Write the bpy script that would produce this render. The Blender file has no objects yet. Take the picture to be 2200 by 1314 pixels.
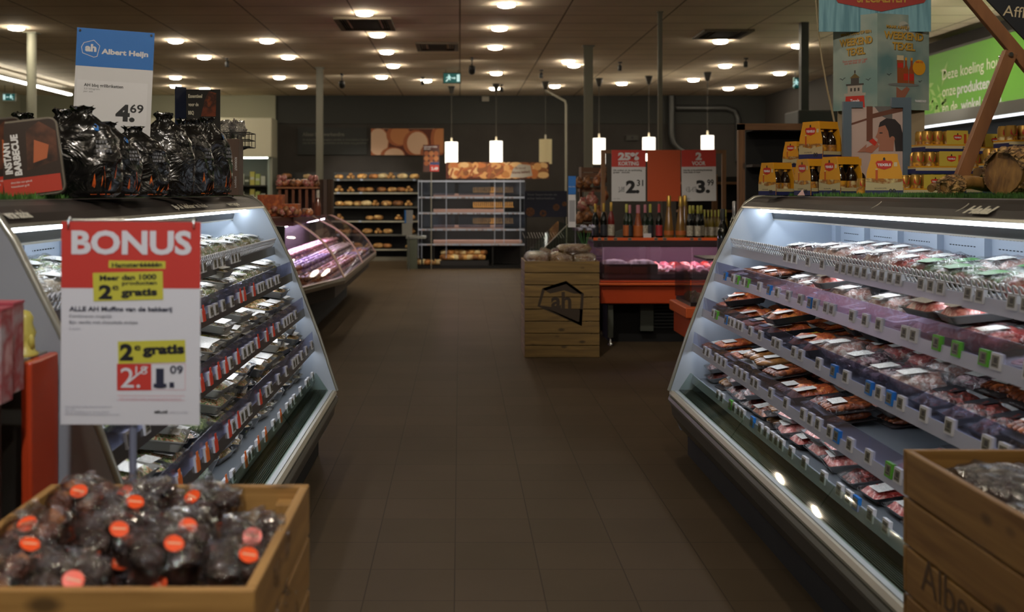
import bpy, math, random
from mathutils import Vector, Matrix, Euler, noise
random.seed(7)
SC = bpy.context.scene
COL = SC.collection
# ---------------------------------------------------------------- camera, world, exposure
F = 2350.0
cam = bpy.data.objects.new('camera', bpy.data.cameras.new('camera'))
COL.objects.link(cam); SC.camera = cam
cam.location = (0, 0, 1.5); cam.rotation_euler = (math.pi/2, 0, 0)
cam.data.sensor_width = 36; cam.data.lens = 36*F/2200
cam.data.shift_x = (1100-988)/2200; cam.data.shift_y = -(657-413)/2200
cam.data.clip_start = .05; cam.data.clip_end = 100
cam.data.dof.use_dof = True; cam.data.dof.focus_distance = 5.0; cam.data.dof.aperture_fstop = 3.2
w = bpy.data.worlds.new('world'); SC.world = w; w.use_nodes = True
w.node_tree.nodes['Background'].inputs[0].default_value = (.03, .035, .04, 1)
w.node_tree.nodes['Background'].inputs[1].default_value = 1
SC.view_settings.view_transform = 'Standard'; SC.view_settings.look = 'None'
SC.view_settings.exposure = 0.36; SC.view_settings.gamma = 1; SC.view_settings.use_curve_mapping = False
SC.cycles.max_bounces = 7; SC.cycles.diffuse_bounces = 4; SC.cycles.glossy_bounces = 3
SC.cycles.transparent_max_bounces = 14; SC.cycles.transmission_bounces = 4
SC.cycles.sample_clamp_indirect = 4; SC.cycles.caustics_reflective = False; SC.cycles.caustics_refractive = False
LAMP = 72.0      # strength of the ceiling downlights' lenses
SHELFFILL = 8.0   # strength of unseen strips added under the shelves to light the packs
STRIP = 15.0      # strength of the light strips in the refrigerated cases

def W(px, py, Y):
    return Vector(((px-988)/F*Y, Y, 1.5-(py-413)/F*Y))
def ZY(Y, py): return 1.5-(py-413)/F*Y
def XY(Y, px): return (px-988)/F*Y

# ---------------------------------------------------------------- materials
def lin(h):
    if isinstance(h, tuple): return h
    c = [int(h[i:i+2], 16)/255 for i in (0, 2, 4)]
    return tuple(x/12.92 if x <= .04045 else ((x+.055)/1.055)**2.4 for x in c)
_m = {}
def nodes(name):
    m = bpy.data.materials.new(name); m.use_nodes = True
    return m, m.node_tree.nodes, m.node_tree.links, m.node_tree.nodes['Principled BSDF']
def M(name, col='808080', rough=.5, metal=0., emit=0., coat=0., noise_=None, bump=None, spec=.5, rnd=0.):
    """noise_ = (scale, [colours], (stretch xyz)); bump = (scale, strength); rnd = value jitter per object"""
    if name in _m: return _m[name]
    m, N, L, P = nodes(name); _m[name] = m
    c = lin(col)
    P.inputs['Base Color'].default_value = (*c, 1); P.inputs['Roughness'].default_value = rough
    P.inputs['Metallic'].default_value = metal; P.inputs['Specular IOR Level'].default_value = spec
    P.inputs['Coat Weight'].default_value = coat; P.inputs['Coat Roughness'].default_value = .12
    out = None
    if noise_ or bump:
        tc = N.new('ShaderNodeTexCoord'); oi = N.new('ShaderNodeObjectInfo')
        off = N.new('ShaderNodeVectorMath'); off.operation = 'SCALE'; off.inputs[0].default_value = (7, 5, 3)
        L.new(oi.outputs['Random'], off.inputs['Scale'])
        add = N.new('ShaderNodeVectorMath'); add.operation = 'ADD'
        L.new(tc.outputs['Object'], add.inputs[0]); L.new(off.outputs[0], add.inputs[1])
        mp = N.new('ShaderNodeMapping'); L.new(add.outputs[0], mp.inputs[0])
    if noise_:
        sc, cols = noise_[0], noise_[1]
        if len(noise_) > 2: mp.inputs['Scale'].default_value = noise_[2]
        t = N.new('ShaderNodeTexNoise'); t.inputs['Scale'].default_value = sc; t.inputs['Detail'].default_value = 3
        L.new(mp.outputs[0], t.inputs['Vector'])
        r = N.new('ShaderNodeValToRGB'); e = r.color_ramp.elements
        n = len(cols)
        e[0].position = .34; e[1].position = .66
        for i in range(1, n-1): e.new(.34+.32*i/(n-1))
        for i, q in enumerate(cols): e[i].color = (*lin(q), 1)
        L.new(t.outputs[0], r.inputs[0]); out = r.outputs[0]
    if rnd:
        oi2 = N.new('ShaderNodeObjectInfo')
        mr = N.new('ShaderNodeMapRange'); mr.inputs[3].default_value = 1-rnd; mr.inputs[4].default_value = 1+rnd
        L.new(oi2.outputs['Random'], mr.inputs[0])
        hs = N.new('ShaderNodeHueSaturation'); L.new(mr.outputs[0], hs.inputs['Value'])
        if out: L.new(out, hs.inputs['Color'])
        else: hs.inputs['Color'].default_value = (*c, 1)
        out = hs.outputs[0]
    if out: L.new(out, P.inputs['Base Color'])
    if bump:
        t2 = N.new('ShaderNodeTexNoise'); t2.inputs['Scale'].default_value = bump[0]; t2.inputs['Detail'].default_value = 4
        t2.inputs['Distortion'].default_value = 1.2
        L.new(mp.outputs[0], t2.inputs['Vector'])
        b = N.new('ShaderNodeBump'); b.inputs['Strength'].default_value = bump[1]; b.inputs['Distance'].default_value = .02
        L.new(t2.outputs[0], b.inputs['Height']); L.new(b.outputs[0], P.inputs['Normal'])
        if coat: L.new(b.outputs[0], P.inputs['Coat Normal'])
    if emit:
        P.inputs['Emission Color'].default_value = (*c, 1); P.inputs['Emission Strength'].default_value = emit
    return m
def CLEAR(name, tint='ffffff', gloss=.1, rough=.06, bump=None, haze=0., hazecol='cfd4dc', trans=.96, fk=.45):
    """thin clear plastic or glass: see-through, with a sheen and a little haze"""
    if name in _m: return _m[name]
    m, N, L, P = nodes(name); _m[name] = m
    N.remove(P); o = N['Material Output']
    T = N.new('ShaderNodeBsdfTransparent'); T.inputs[0].default_value = tuple(x*trans for x in lin(tint)) + (1,)
    G = N.new('ShaderNodeBsdfGlossy'); G.inputs['Roughness'].default_value = rough; G.inputs[0].default_value = (1, 1, 1, 1)
    lw = N.new('ShaderNodeLayerWeight'); lw.inputs['Blend'].default_value = .25
    ma = N.new('ShaderNodeMath'); ma.operation = 'MULTIPLY_ADD'; ma.inputs[1].default_value = fk; ma.inputs[2].default_value = gloss
    L.new(lw.outputs['Fresnel'], ma.inputs[0]); ma.use_clamp = True
    mx = N.new('ShaderNodeMixShader'); L.new(ma.outputs[0], mx.inputs[0]); L.new(G.outputs[0], mx.inputs[2])
    src = T.outputs[0]
    if haze:
        D = N.new('ShaderNodeBsdfDiffuse'); D.inputs[0].default_value = (*lin(hazecol), 1)
        m2 = N.new('ShaderNodeMixShader'); m2.inputs[0].default_value = haze
        L.new(T.outputs[0], m2.inputs[1]); L.new(D.outputs[0], m2.inputs[2]); src = m2.outputs[0]
    L.new(src, mx.inputs[1]); L.new(mx.outputs[0], o.inputs[0])
    if bump:
        tc = N.new('ShaderNodeTexCoord'); oi = N.new('ShaderNodeObjectInfo')
        ad = N.new('ShaderNodeVectorMath'); ad.operation = 'ADD'
        sc = N.new('ShaderNodeVectorMath'); sc.operation = 'SCALE'; sc.inputs[0].default_value = (9, 4, 6); L.new(oi.outputs['Random'], sc.inputs['Scale'])
        L.new(tc.outputs['Object'], ad.inputs[0]); L.new(sc.outputs[0], ad.inputs[1])
        t = N.new('ShaderNodeTexNoise'); t.inputs['Scale'].default_value = bump[0]; t.inputs['Detail'].default_value = 3; t.inputs['Distortion'].default_value = 1.5
        L.new(ad.outputs[0], t.inputs['Vector'])
        b = N.new('ShaderNodeBump'); b.inputs['Strength'].default_value = bump[1]; b.inputs['Distance'].default_value = .02
        L.new(t.outputs[0], b.inputs['Height']); L.new(b.outputs[0], G.inputs['Normal']); L.new(b.outputs[0], lw.inputs['Normal'])
    return m
def TILES(name, c1, c2, mortar, sx, sy, msize, rough, bumpd=.2, off=0.):
    m, N, L, P = nodes(name)
    tc = N.new('ShaderNodeTexCoord'); mp = N.new('ShaderNodeMapping'); L.new(tc.outputs['Object'], mp.inputs[0])
    mp.inputs['Location'].default_value = (off, 0, 0)
    b = N.new('ShaderNodeTexBrick'); b.offset = 0; b.squash = 1
    b.inputs['Scale'].default_value = 1; b.inputs['Brick Width'].default_value = sx; b.inputs['Row Height'].default_value = sy
    b.inputs['Mortar Size'].default_value = msize; b.inputs['Mortar Smooth'].default_value = .3
    b.inputs['Color1'].default_value = (*lin(c1), 1); b.inputs['Color2'].default_value = (*lin(c2), 1); b.inputs['Mortar'].default_value = (*lin(mortar), 1)
    L.new(mp.outputs[0], b.inputs[0])
    n = N.new('ShaderNodeTexNoise'); n.inputs['Scale'].default_value = 1.3; n.inputs['Detail'].default_value = 5; L.new(tc.outputs['Object'], n.inputs[0])
    mr = N.new('ShaderNodeMapRange'); mr.inputs[3].default_value = .82; mr.inputs[4].default_value = 1.18; L.new(n.outputs[0], mr.inputs[0])
    hs = N.new('ShaderNodeHueSaturation'); L.new(b.outputs[0], hs.inputs['Color']); L.new(mr.outputs[0], hs.inputs['Value'])
    L.new(hs.outputs[0], P.inputs['Base Color']); P.inputs['Roughness'].default_value = rough; P.inputs['Specular IOR Level'].default_value = .03
    bp = N.new('ShaderNodeBump'); bp.inputs['Strength'].default_value = bumpd; bp.inputs['Distance'].default_value = .003; bp.invert = True
    L.new(b.outputs['Fac'], bp.inputs['Height']); L.new(bp.outputs[0], P.inputs['Normal'])
    return m
def WOOD(name, cols, axis, scale=1., rough=.6):
    """grain running along the given axis, with knots"""
    if name in _m: return _m[name]
    m, N, L, P = nodes(name); _m[name] = m
    tc = N.new('ShaderNodeTexCoord'); mp = N.new('ShaderNodeMapping'); L.new(tc.outputs['Object'], mp.inputs[0])
    s = [22*scale]*3; s[axis] = 1.6*scale; mp.inputs['Scale'].default_value = s
    n = N.new('ShaderNodeTexNoise'); n.inputs['Scale'].default_value = 1.6; n.inputs['Detail'].default_value = 4; n.inputs['Distortion'].default_value = .6
    L.new(mp.outputs[0], n.inputs[0])
    r = N.new('ShaderNodeValToRGB'); e = r.color_ramp.elements; e[0].position = .3; e[1].position = .7
    e[0].color = (*lin(cols[0]), 1); e[1].color = (*lin(cols[1]), 1); L.new(n.outputs[0], r.inputs[0])
    v = N.new('ShaderNodeTexVoronoi'); v.inputs['Scale'].default_value = 1
    m2 = N.new('ShaderNodeMapping'); s2 = [9.]*3; s2[axis] = 4.5; m2.inputs['Scale'].default_value = s2; L.new(tc.outputs['Object'], m2.inputs[0]); L.new(m2.outputs[0], v.inputs['Vector'])
    k = N.new('ShaderNodeMapRange'); k.inputs[1].default_value = .08; k.inputs[2].default_value = .17; k.inputs[3].default_value = .3; k.inputs[4].default_value = 1
    L.new(v.outputs['Distance'], k.inputs[0])
    mul = N.new('ShaderNodeMix'); mul.data_type = 'RGBA'; mul.blend_type = 'MULTIPLY'; mul.inputs[0].default_value = 1
    L.new(r.outputs[0], mul.inputs[6]); L.new(k.outputs[0], mul.inputs[7]); L.new(mul.outputs[2], P.inputs['Base Color'])
    P.inputs['Roughness'].default_value = rough
    b = N.new('ShaderNodeBump'); b.inputs['Strength'].default_value = .15; b.inputs['Distance'].default_value = .005; L.new(n.outputs[0], b.inputs['Height']); L.new(b.outputs[0], P.inputs['Normal'])
    return m

# ---------------------------------------------------------------- mesh building
_tx = {}
def text_geo(s, bold):
    k = (s, bold)
    if k in _tx: return _tx[k]
    cu = bpy.data.curves.new('t', 'FONT'); cu.body = s; cu.size = 1; cu.offset = bold; cu.resolution_u = 3
    ob = bpy.data.objects.new('t', cu); me = bpy.data.meshes.new_from_object(ob)
    v = [tuple(x.co) for x in me.vertices]; f = [tuple(p.vertices) for p in me.polygons]
    bpy.data.objects.remove(ob); bpy.data.curves.remove(cu); bpy.data.meshes.remove(me)
    xs = [a[0] for a in v] or [0, 1]; ys = [a[1] for a in v] or [0, 1]
    r = (v, f, min(xs), max(xs), min(ys), max(ys)); _tx[k] = r
    return r
class MB:
    def __init__(s): s.v = []; s.f = []; s.mi = []; s.sm = []; s.mats = []
    def _mi(s, m):
        if m not in s.mats: s.mats.append(m)
        return s.mats.index(m)
    def add(s, vs, fs, m, sm=False, mtx=None):
        b = len(s.v); i = s._mi(m)
        s.v += [tuple(mtx @ Vector(a)) for a in vs] if mtx is not None else [tuple(a) for a in vs]
        for f in fs: s.f.append(tuple(b+x for x in f)); s.mi.append(i); s.sm.append(sm)
        return s
    def box(s, x0, x1, y0, y1, z0, z1, m, mtx=None):
        v = [(x0, y0, z0), (x1, y0, z0), (x1, y1, z0), (x0, y1, z0), (x0, y0, z1), (x1, y0, z1), (x1, y1, z1), (x0, y1, z1)]
        return s.add(v, [(0, 3, 2, 1), (4, 5, 6, 7), (0, 1, 5, 4), (1, 2, 6, 5), (2, 3, 7, 6), (3, 0, 4, 7)], m, False, mtx)
    def prism(s, poly, a0, a1, m, axis='y', mtx=None, sm=False):
        """poly: 2D outline; axis y: (x,z) along y; z: (x,y) along z; x: (y,z) along x"""
        n = len(poly)
        q = {'y': lambda p, t: (p[0], t, p[1]), 'z': lambda p, t: (p[0], p[1], t), 'x': lambda p, t: (t, p[0], p[1])}[axis]
        v = [q(p, a0) for p in poly]+[q(p, a1) for p in poly]
        s.add(v, [tuple(range(n-1, -1, -1)), tuple(range(n, 2*n))], m, False, mtx)
        return s.add(v, [(i, (i+1) % n, n+(i+1) % n, n+i) for i in range(n)], m, sm, mtx)
    def lathe(s, prof, m, c=(0, 0, 0), seg=20, sm=True, mtx=None, sx=1, sy=1):
        v = []; f = []; n = len(prof)
        for r, z in prof:
            for k in range(seg):
                a = 2*math.pi*k/seg; v.append((c[0]+r*sx*math.cos(a), c[1]+r*sy*math.sin(a), c[2]+z))
        for i in range(n-1):
            for k in range(seg):
                k2 = (k+1) % seg; f.append((i*seg+k, i*seg+k2, (i+1)*seg+k2, (i+1)*seg+k))
        s.add(v, f, m, sm, mtx)
        caps = []
        if prof[0][0] > 1e-5: caps.append(tuple(range(seg-1, -1, -1)))
        if prof[-1][0] > 1e-5: caps.append(tuple((n-1)*seg+k for k in range(seg)))
        if caps: s.add(v, caps, m, False, mtx)
        return s
    def tube(s, pts, r, m, seg=8, closed=False, mtx=None):
        pts = [Vector(p) for p in pts]; n = len(pts); v = []; f = []
        up = Vector((0, 0, 1))
        for i, p in enumerate(pts):
            a = pts[i-1] if (i or closed) else p; b = pts[(i+1) % n] if (i < n-1 or closed) else p
            d = (b-a).normalized(); ref = up if abs(d.z) < .95 else Vector((1, 0, 0))
            if i == 0: u = d.cross(ref).normalized()
            else:
                u = (pu - d*pu.dot(d)); u = u.normalized() if u.length > 1e-6 else d.cross(ref).normalized()
            pu = u; w_ = d.cross(u)
            rr = r[i] if isinstance(r, (list, tuple)) else r
            for k in range(seg):
                t = 2*math.pi*k/seg; v.append(tuple(p+(u*math.cos(t)+w_*math.sin(t))*rr))
        for i in range(n if closed else n-1):
            j = (i+1) % n
            for k in range(seg): f.append((i*seg+k, i*seg+(k+1) % seg, j*seg+(k+1) % seg, j*seg+k))
        s.add(v, f, m, True, mtx)
        if not closed: s.add(v, [tuple(range(seg-1, -1, -1)), tuple((n-1)*seg+k for k in range(seg))], m, False, mtx)
        return s
    def blob(s, c, r, m, seg=14, rings=9, amp=.08, freq=3., seed=0., p=1., mtx=None, flat=None, sm=True):
        """lumpy closed form; p<1 squarer; flat: cut below this fraction"""
        v = []; f = []
        pw = lambda x: math.copysign(abs(x)**p, x)
        for i in range(rings+1):
            th = math.pi*i/rings
            for k in range(seg):
                ph = 2*math.pi*k/seg
                d = Vector((pw(math.sin(th))*pw(math.cos(ph)), pw(math.sin(th))*pw(math.sin(ph)), pw(-math.cos(th))))
                n_ = 1+amp*noise.noise(d*freq+Vector((seed*3.1, seed*1.7, seed)))*2
                z = d.z*n_
                if flat is not None: z = max(z, -flat)
                v.append((c[0]+r[0]*d.x*n_, c[1]+r[1]*d.y*n_, c[2]+r[2]*z))
        for i in range(rings):
            for k in range(seg): f.append((i*seg+k, i*seg+(k+1) % seg, (i+1)*seg+(k+1) % seg, (i+1)*seg+k))
        return s.add(v, f, m, sm, mtx)
    def rrect(s, w_, d, z0, z1, r, m, taper=1., c=(0, 0), mtx=None, top=True, bottom=True, seg=4, sm=False):
        """rounded-rectangle frustum; taper scales the bottom"""
        def ring(k, z):
            o = []
            for qx, qy, a0 in ((1, 1, 0), (-1, 1, 90), (-1, -1, 180), (1, -1, 270)):
                for i in range(seg+1):
                    a = math.radians(a0+90*i/seg)
                    o.append((c[0]+k*(qx*(w_/2-r)+r*math.cos(a)), c[1]+k*(qy*(d/2-r)+r*math.sin(a)), z))
            return o
        a, b = ring(taper, z0), ring(1, z1); n = len(a); v = a+b
        f = [(i, (i+1) % n, n+(i+1) % n, n+i) for i in range(n)]
        s.add(v, f, m, sm, mtx)
        if bottom: s.add(v, [tuple(range(n-1, -1, -1))], m, False, mtx)
        if top: s.add(v, [tuple(range(n, 2*n))], m, False, mtx)
        return s
    def hump(s, w_, d, z0, h, m, nx=10, ny=8, amp=.15, freq=20, seed=0, c=(0, 0), mtx=None, sm=True, edge=3):
        """a heap or a film domed over a rectangle"""
        v = []; f = []
        for j in range(ny+1):
            for i in range(nx+1):
                u, q = i/nx*2-1, j/ny*2-1
                e = (1-abs(u)**edge)*(1-abs(q)**edge)
                x, y = u*w_/2, q*d/2
                v.append((c[0]+x, c[1]+y, z0+h*e**.5*(1+amp*2*noise.noise(Vector((x*freq+seed*3, y*freq+seed, seed))))))
        for j in range(ny):
            for i in range(nx): k = j*(nx+1)+i; f.append((k, k+1, k+nx+2, k+nx+1))
        return s.add(v, f, m, sm, mtx)
    def poly(s, pts, m, y=0., mtx=None):
        """flat outline in the local XZ plane facing -Y"""
        return s.add([(p[0], y, p[1]) for p in pts], [tuple(range(len(pts)))], m, False, mtx)
    def rect(s, x0, x1, z0, z1, m, y=0., mtx=None, rot=0.):
        P = [(x0, z0), (x1, z0), (x1, z1), (x0, z1)]
        if rot:
            cx, cz = (x0+x1)/2, (z0+z1)/2; ca, sa = math.cos(rot), math.sin(rot)
            P = [(cx+(a-cx)*ca-(b-cz)*sa, cz+(a-cx)*sa+(b-cz)*ca) for a, b in P]
        return s.poly(P, m, y, mtx)
    def disc(s, x, z, r, m, y=0., seg=20, mtx=None, rz=None):
        return s.poly([(x+r*math.cos(2*math.pi*k/seg), z+(rz or r)*math.sin(2*math.pi*k/seg)) for k in range(seg)], m, y, mtx)
    def text(s, t, x, z, h, m, width=None, al='l', bold=0., y=-.0006, rot=0., mtx=None, shear=0.):
        """lettering in the local XZ plane, facing -Y; h is the height of the tallest letters"""
        v, f, xa, xb, ya, yb = text_geo(t, bold)
        capv = text_geo('H', bold); k = h/(capv[5]-capv[4]); kx = k
        if width: kx = width/(xb-xa)
        wd = (xb-xa)*kx; ox = x-(0 if al == 'l' else wd/2 if al == 'c' else wd)
        ca, sa = math.cos(rot), math.sin(rot); o = []
        for a in v:
            X = (a[0]-xa)*kx+shear*a[1]*k+ox-x; Z = a[1]*k
            o.append((x+X*ca-Z*sa, y, z+X*sa+Z*ca))
        return s.add(o, f, m, False, mtx)
    def build(s, name, parent=None, origin=None, bevel=0.):
        """origin: world point of the object's origin; parts take their parent's"""
        if parent is not None:
            o0 = parent.get('_o'); o0 = Vector(o0) if o0 is not None else Vector((0, 0, 0))
        elif origin is not None: o0 = Vector(origin)
        else:
            xs, ys, zs = zip(*s.v); o0 = Vector(((min(xs)+max(xs))/2, (min(ys)+max(ys))/2, min(zs)))
        me = bpy.data.meshes.new(name)
        me.from_pydata([(a[0]-o0.x, a[1]-o0.y, a[2]-o0.z) for a in s.v], [], s.f)
        for m in s.mats: me.materials.append(m)
        me.polygons.foreach_set('material_index', s.mi); me.polygons.foreach_set('use_smooth', s.sm); me.update()
        ob = bpy.data.objects.new(name, me); COL.objects.link(ob)
        if parent is not None: ob.parent = parent
        else: ob.location = o0
        ob['_o'] = tuple(o0)
        if bevel:
            b = ob.modifiers.new('b', 'BEVEL'); b.width = bevel; b.segments = 2; b.limit_method = 'ANGLE'
        return ob
def thing(name, label, cat, loc=(0, 0, 0), group=None):
    o = bpy.data.objects.new(name, None); COL.objects.link(o); o.location = loc; o['_o'] = tuple(loc)
    o.empty_display_size = .05
    o['label'] = label; o['category'] = cat
    if group: o['group'] = group
    return o
def tag(o, label, cat, group=None, kind=None):
    o['label'] = label; o['category'] = cat
    if group: o['group'] = group
    if kind: o['kind'] = kind
    return o
def structure(o): o['kind'] = 'structure'; return o
def kids(o): return [c for c in list(COL.objects) if c.parent == o] if False else list(o.children)
def copy_tree(o, parent=None):
    c = o.copy(); COL.objects.link(c)
    if parent is not None: c.parent = parent
    for ch in list(o.children): copy_tree(ch, c)
    return c
_used = set()
def place(proto, loc, rot=(0, 0, 0), label=None, group=None, scale=None):
    """the first time moves the prototype itself, then copies"""
    if proto.name in _used: o = copy_tree(proto)
    else: _used.add(proto.name); o = proto
    o.location = loc; o.rotation_euler = rot
    if scale is not None: o.scale = (scale,)*3 if not isinstance(scale, tuple) else scale
    if label: o['label'] = label
    if group: o['group'] = group
    return o
ORD = ['', 'first', 'second', 'third', 'fourth', 'fifth', 'sixth', 'seventh', 'eighth', 'ninth', 'tenth', 'eleventh', 'twelfth', 'thirteenth', 'fourteenth', 'fifteenth',
       'sixteenth', 'seventeenth', 'eighteenth', 'nineteenth', 'twentieth', 'twenty-first', 'twenty-second', 'twenty-third', 'twenty-fourth', 'twenty-fifth', 'twenty-sixth', 'twenty-seventh', 'twenty-eighth']

WHITE = M('white_print', 'c9c9cc', .6); RED = M('red_print', 'b8342a', .6); BLACK = M('black_ink', '14151a', .6)
YEL = M('yellow_print', 'b8b33a', .6); AHBLUE = M('blue_print', '1466b4', .55); ORANGE = M('orange_print', 'd0501f', .5)
GREYINK = M('grey_ink', '6a6c75', .6); DARKBLUE = M('navy_print', '1a2238', .6); TEALP = M('teal_print', '7fa0a0', .6)
STEEL = M('steel', '8d9094', .32, .9); DSTEEL = M('dark_metal', '2b2c2e', .45, .5); CHROME = M('chrome', 'b5b8bb', .18, 1.)
BLK = M('black_plastic', '101112', .4); MBLK = M('matt_black', '0c0c0d', .8)
# ---------------------------------------------------------------- the shell
CZ = 3.71; YB = 25.0; XL = -10.0; XR = 6.97; YF = -4.0
fl = MB().add([(XL, YF, 0), (XR, YF, 0), (XR, YB, 0), (XL, YB, 0)], [(0, 1, 2, 3)], TILES('floor_tiles', '504436', '4c4133', '3e352a', .335, .335, .003, .6, .25, .02))
structure(fl.build('floor', origin=(0, 0, 0)))
ce = MB().add([(XL, YF, CZ), (XL, YB, CZ), (XR, YB, CZ), (XR, YF, CZ)], [(0, 1, 2, 3)], TILES('ceiling_panels', 'f6e8d2', 'f2e4ce', '9a8870', 1.3, .65, .012, .85, .5, 0.))
structure(ce.build('ceiling', origin=(0, 0, 0)))
WD = M('wall_dark', '37322d', .8, noise_=(2, ['2b2723', '322e2a'])); WDU = M('wall_dark_upper', '30312e', .8)
WLG = M('wall_grey_green', '9a9a86', .8)
structure(MB().box(XL, XR, YB, YB+.2, 0, CZ, WD).build('wall_back'))
structure(MB().box(-4.2, XR, YB-.03, YB, 3.07, CZ, WDU).build('trim_1'))
structure(MB().box(XL, -4.2, YB-.1, YB, 2.2, CZ, WLG).build('trim_2'))
structure(MB().box(XR, XR+.2, YF, YB, 0, CZ, M('wall_side_dark', '34302c', .8)).build('wall_right'))
structure(MB().box(XL-.2, XL, YF, YB, 0, CZ, WLG).build('wall_left'))
structure(MB().box(XL, XR, YF-.2, YF, 0, CZ, WLG).build('wall_front'))
structure(MB().box(-4.15, XR, YB-.02, YB, 0, .1, M('skirting', '24221f', .6)).build('baseboard_back'))

# columns and poles
COLM = M('column_paint', '6f6e62', .5)
def column(px, y_top, w_, label, rnd=False, zb=0., mt=COLM):
    Y = F*(CZ-1.5)/(413-y_top); X = XY(Y, px)
    b = MB()
    if rnd: b.lathe([(w_/2, zb), (w_/2, CZ)], mt, (X, Y, 0), 20)
    else:
        h = w_/2; t = .012       # rolled steel section: two flanges and a web
        b.box(X-h, X+h, Y-h, Y-h+t, zb, CZ, mt).box(X-h, X+h, Y+h-t, Y+h, zb, CZ, mt).box(X-h*.8, X+h*.8, Y-h+t, Y+h-t, zb, CZ, mt)
    o = b.build('steel_column' if w_ > .08 else 'steel_pole')
    b2 = MB(); b2.box(X-w_*.7, X+w_*.7, Y-w_*.7, Y+w_*.7, CZ-.012, CZ-.001, mt); b2.build('head_plate', o)
    return tag(o, label, 'column')
column(687, 145, .115, 'square grey steel column rising behind the brown crates of the round deli counter')
column(1264, 98, .125, 'square grey steel column right of the unlit pendant lamp')
column(1418, 25, .05, 'thin steel pole rising behind the orange price board')
column(68, 70, .13, 'pale round column behind the charcoal bags beside the linear tube lamp', True, mt=M('pale_column', 'a9ab9a', .5))
column(2056, 88, .18, 'dark square column behind the blue holiday display', mt=M('dark_column', '2c2d2c', .6))

# ceiling downlights
LENS = M('lamp_lens', (1.0, .86, .66), .4, emit=LAMP); LTRIM = M('lamp_trim', 'c8c2b4', .4)
def downlight_proto():
    t = thing('downlight', '', 'ceiling lamp', (0, 0, 0), 'round recessed downlights in the panelled ceiling')
    MB().lathe([(.106, -.002), (.128, -.006), (.130, 0)], LTRIM, seg=24).build('trim_ring', t)
    MB().lathe([(.001, -.048), (.06, -.044), (.096, -.032), (.105, -.002)], LENS, seg=20).build('lens', t)
    return t
DL = downlight_proto()
UPL = M('added_uplight', (1, .88, .68), .4, emit=45); UPS = M('added_uplight_dim', (1, .88, .68), .4, emit=5)  # unseen glow added to brighten the ceiling from below
pix = [(35,58),(377,86),(574,86),(439,121),(619,121),(377,165),(377,184),(600,165),(648,185),(783,26),(811,73),(831,110),(845,140),(820,164),(916,172),(1088,8),(1073,59),(1064,100),
 (1066,156),(1063,189),(1192,184),(1221,131),(1233,139),(1336,178),(1548,87),(1558,140),(1490,170),(1565,189),(1616,184),(1675,156),(1716,97),(440,190)]
spots = [(XY(F*(CZ-1.5)/(413-y), x), F*(CZ-1.5)/(413-y)) for x, y in pix]
for i, (x, y) in enumerate(sorted(spots, key=lambda s: s[1])):
    place(DL, (x, y, CZ), (0, 0, 0), 'round recessed ceiling downlight')
for y in (-2.2, 1.2, 4.6, 8.0):                           # the rows go on above and behind the camera
    for x in (-4.8, -1.6, 1.2, 4.2):
        place(DL, (x, y, CZ), (0, 0, 0), 'round recessed ceiling downlight')
# small spot fittings
SPOT = thing('ceiling_spot', '', 'spotlight', (0, 0, 0), 'small swivel spots under the ceiling')
MB().lathe([(.035, -.02), (.035, 0)], DSTEEL, seg=12).tube([(0, 0, -.02), (0, 0, -.07)], .008, DSTEEL).build('bracket', SPOT)
MB().lathe([(.03, -.15), (.034, -.14), (.034, -.07), (.012, -.05)], DSTEEL, seg=14).build('housing', SPOT)
MB().lathe([(.001, -.151), (.024, -.149)], M('spot_lens', (1, .88, .7), .4, emit=14), seg=12).build('lens', SPOT)
for x, y in [(487,140),(908,179),(1163,164),(1332,148),(1603,140),(1078,194),(1770,40)]:
    Y = F*(CZ-1.5-.12)/(413-y); place(SPOT, (XY(Y, x), Y, CZ), (.2, 0, 0), 'small dark ceiling spot with one bright lens')
# spots added to brighten the displays, each a lamp body with its own light
def added_spot(x, y, target, power, label, ang=40, col=(1, .9, .78)):
    t = thing('added_spot', label, 'spotlight', (x, y, CZ), 'added display spots')
    MB().box(x-.02, x+.02, y-.1, y+.1, CZ-.03, CZ-.001, DSTEEL).tube([(x, y, CZ-.03), (x, y, CZ-.12)], .01, DSTEEL).build('bracket', t)
    d = (Vector(target)-Vector((x, y, CZ-.2))).normalized(); q = d.to_track_quat('-Z', 'Y').to_matrix().to_4x4(); mt = Matrix.Translation((x, y, CZ-.2)) @ q
    MB().lathe([(.05, -.06), (.055, -.05), (.055, .06), (.02, .09)], DSTEEL, seg=16, mtx=mt).build('housing', t)
    MB().lathe([(.001, -.062), (.046, -.061)], LENS, seg=16, mtx=mt).build('lens', t)
    L_ = bpy.data.lights.new('added_spot_light', 'SPOT'); L_.energy = power; L_.spot_size = math.radians(ang); L_.spot_blend = .6; L_.shadow_soft_size = .05; L_.color = col
    lo = bpy.data.objects.new('added_spot_light', L_); COL.objects.link(lo); lo.parent = t; lo.matrix_local = Matrix.Translation(Vector((0, 0, -.2))) @ q @ Matrix.Translation((0, 0, -.07))
added_spot(-.2, .2, (-.65, 2.2, 1.0), 190, 'added spot behind the camera aimed at the muffin crate', 40, (.93, .93, 1))
added_spot(.3, -.3, (1.3, 2.3, .95), 60, 'added spot behind the camera aimed at the stamped crate')
added_spot(-.4, 1.6, (-1.4, 4.0, 1.7), 130, 'added spot aimed at the charcoal bags')
added_spot(.9, 2.2, (2.1, 5.4, 1.8), 130, 'added spot aimed at the beer cartons')
added_spot(.4, 7.2, (1.3, 10.6, 1.0), 120, 'added spot aimed at the tall crate and price boards')
added_spot(-.3, 8.4, (-1.7, 12.0, 1.2), 200, 'added spot aimed at the round deli counter')
added_spot(.2, 18.0, (.2, 21.5, 1.3), 260, 'added spot aimed at the bakery stand')
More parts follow.
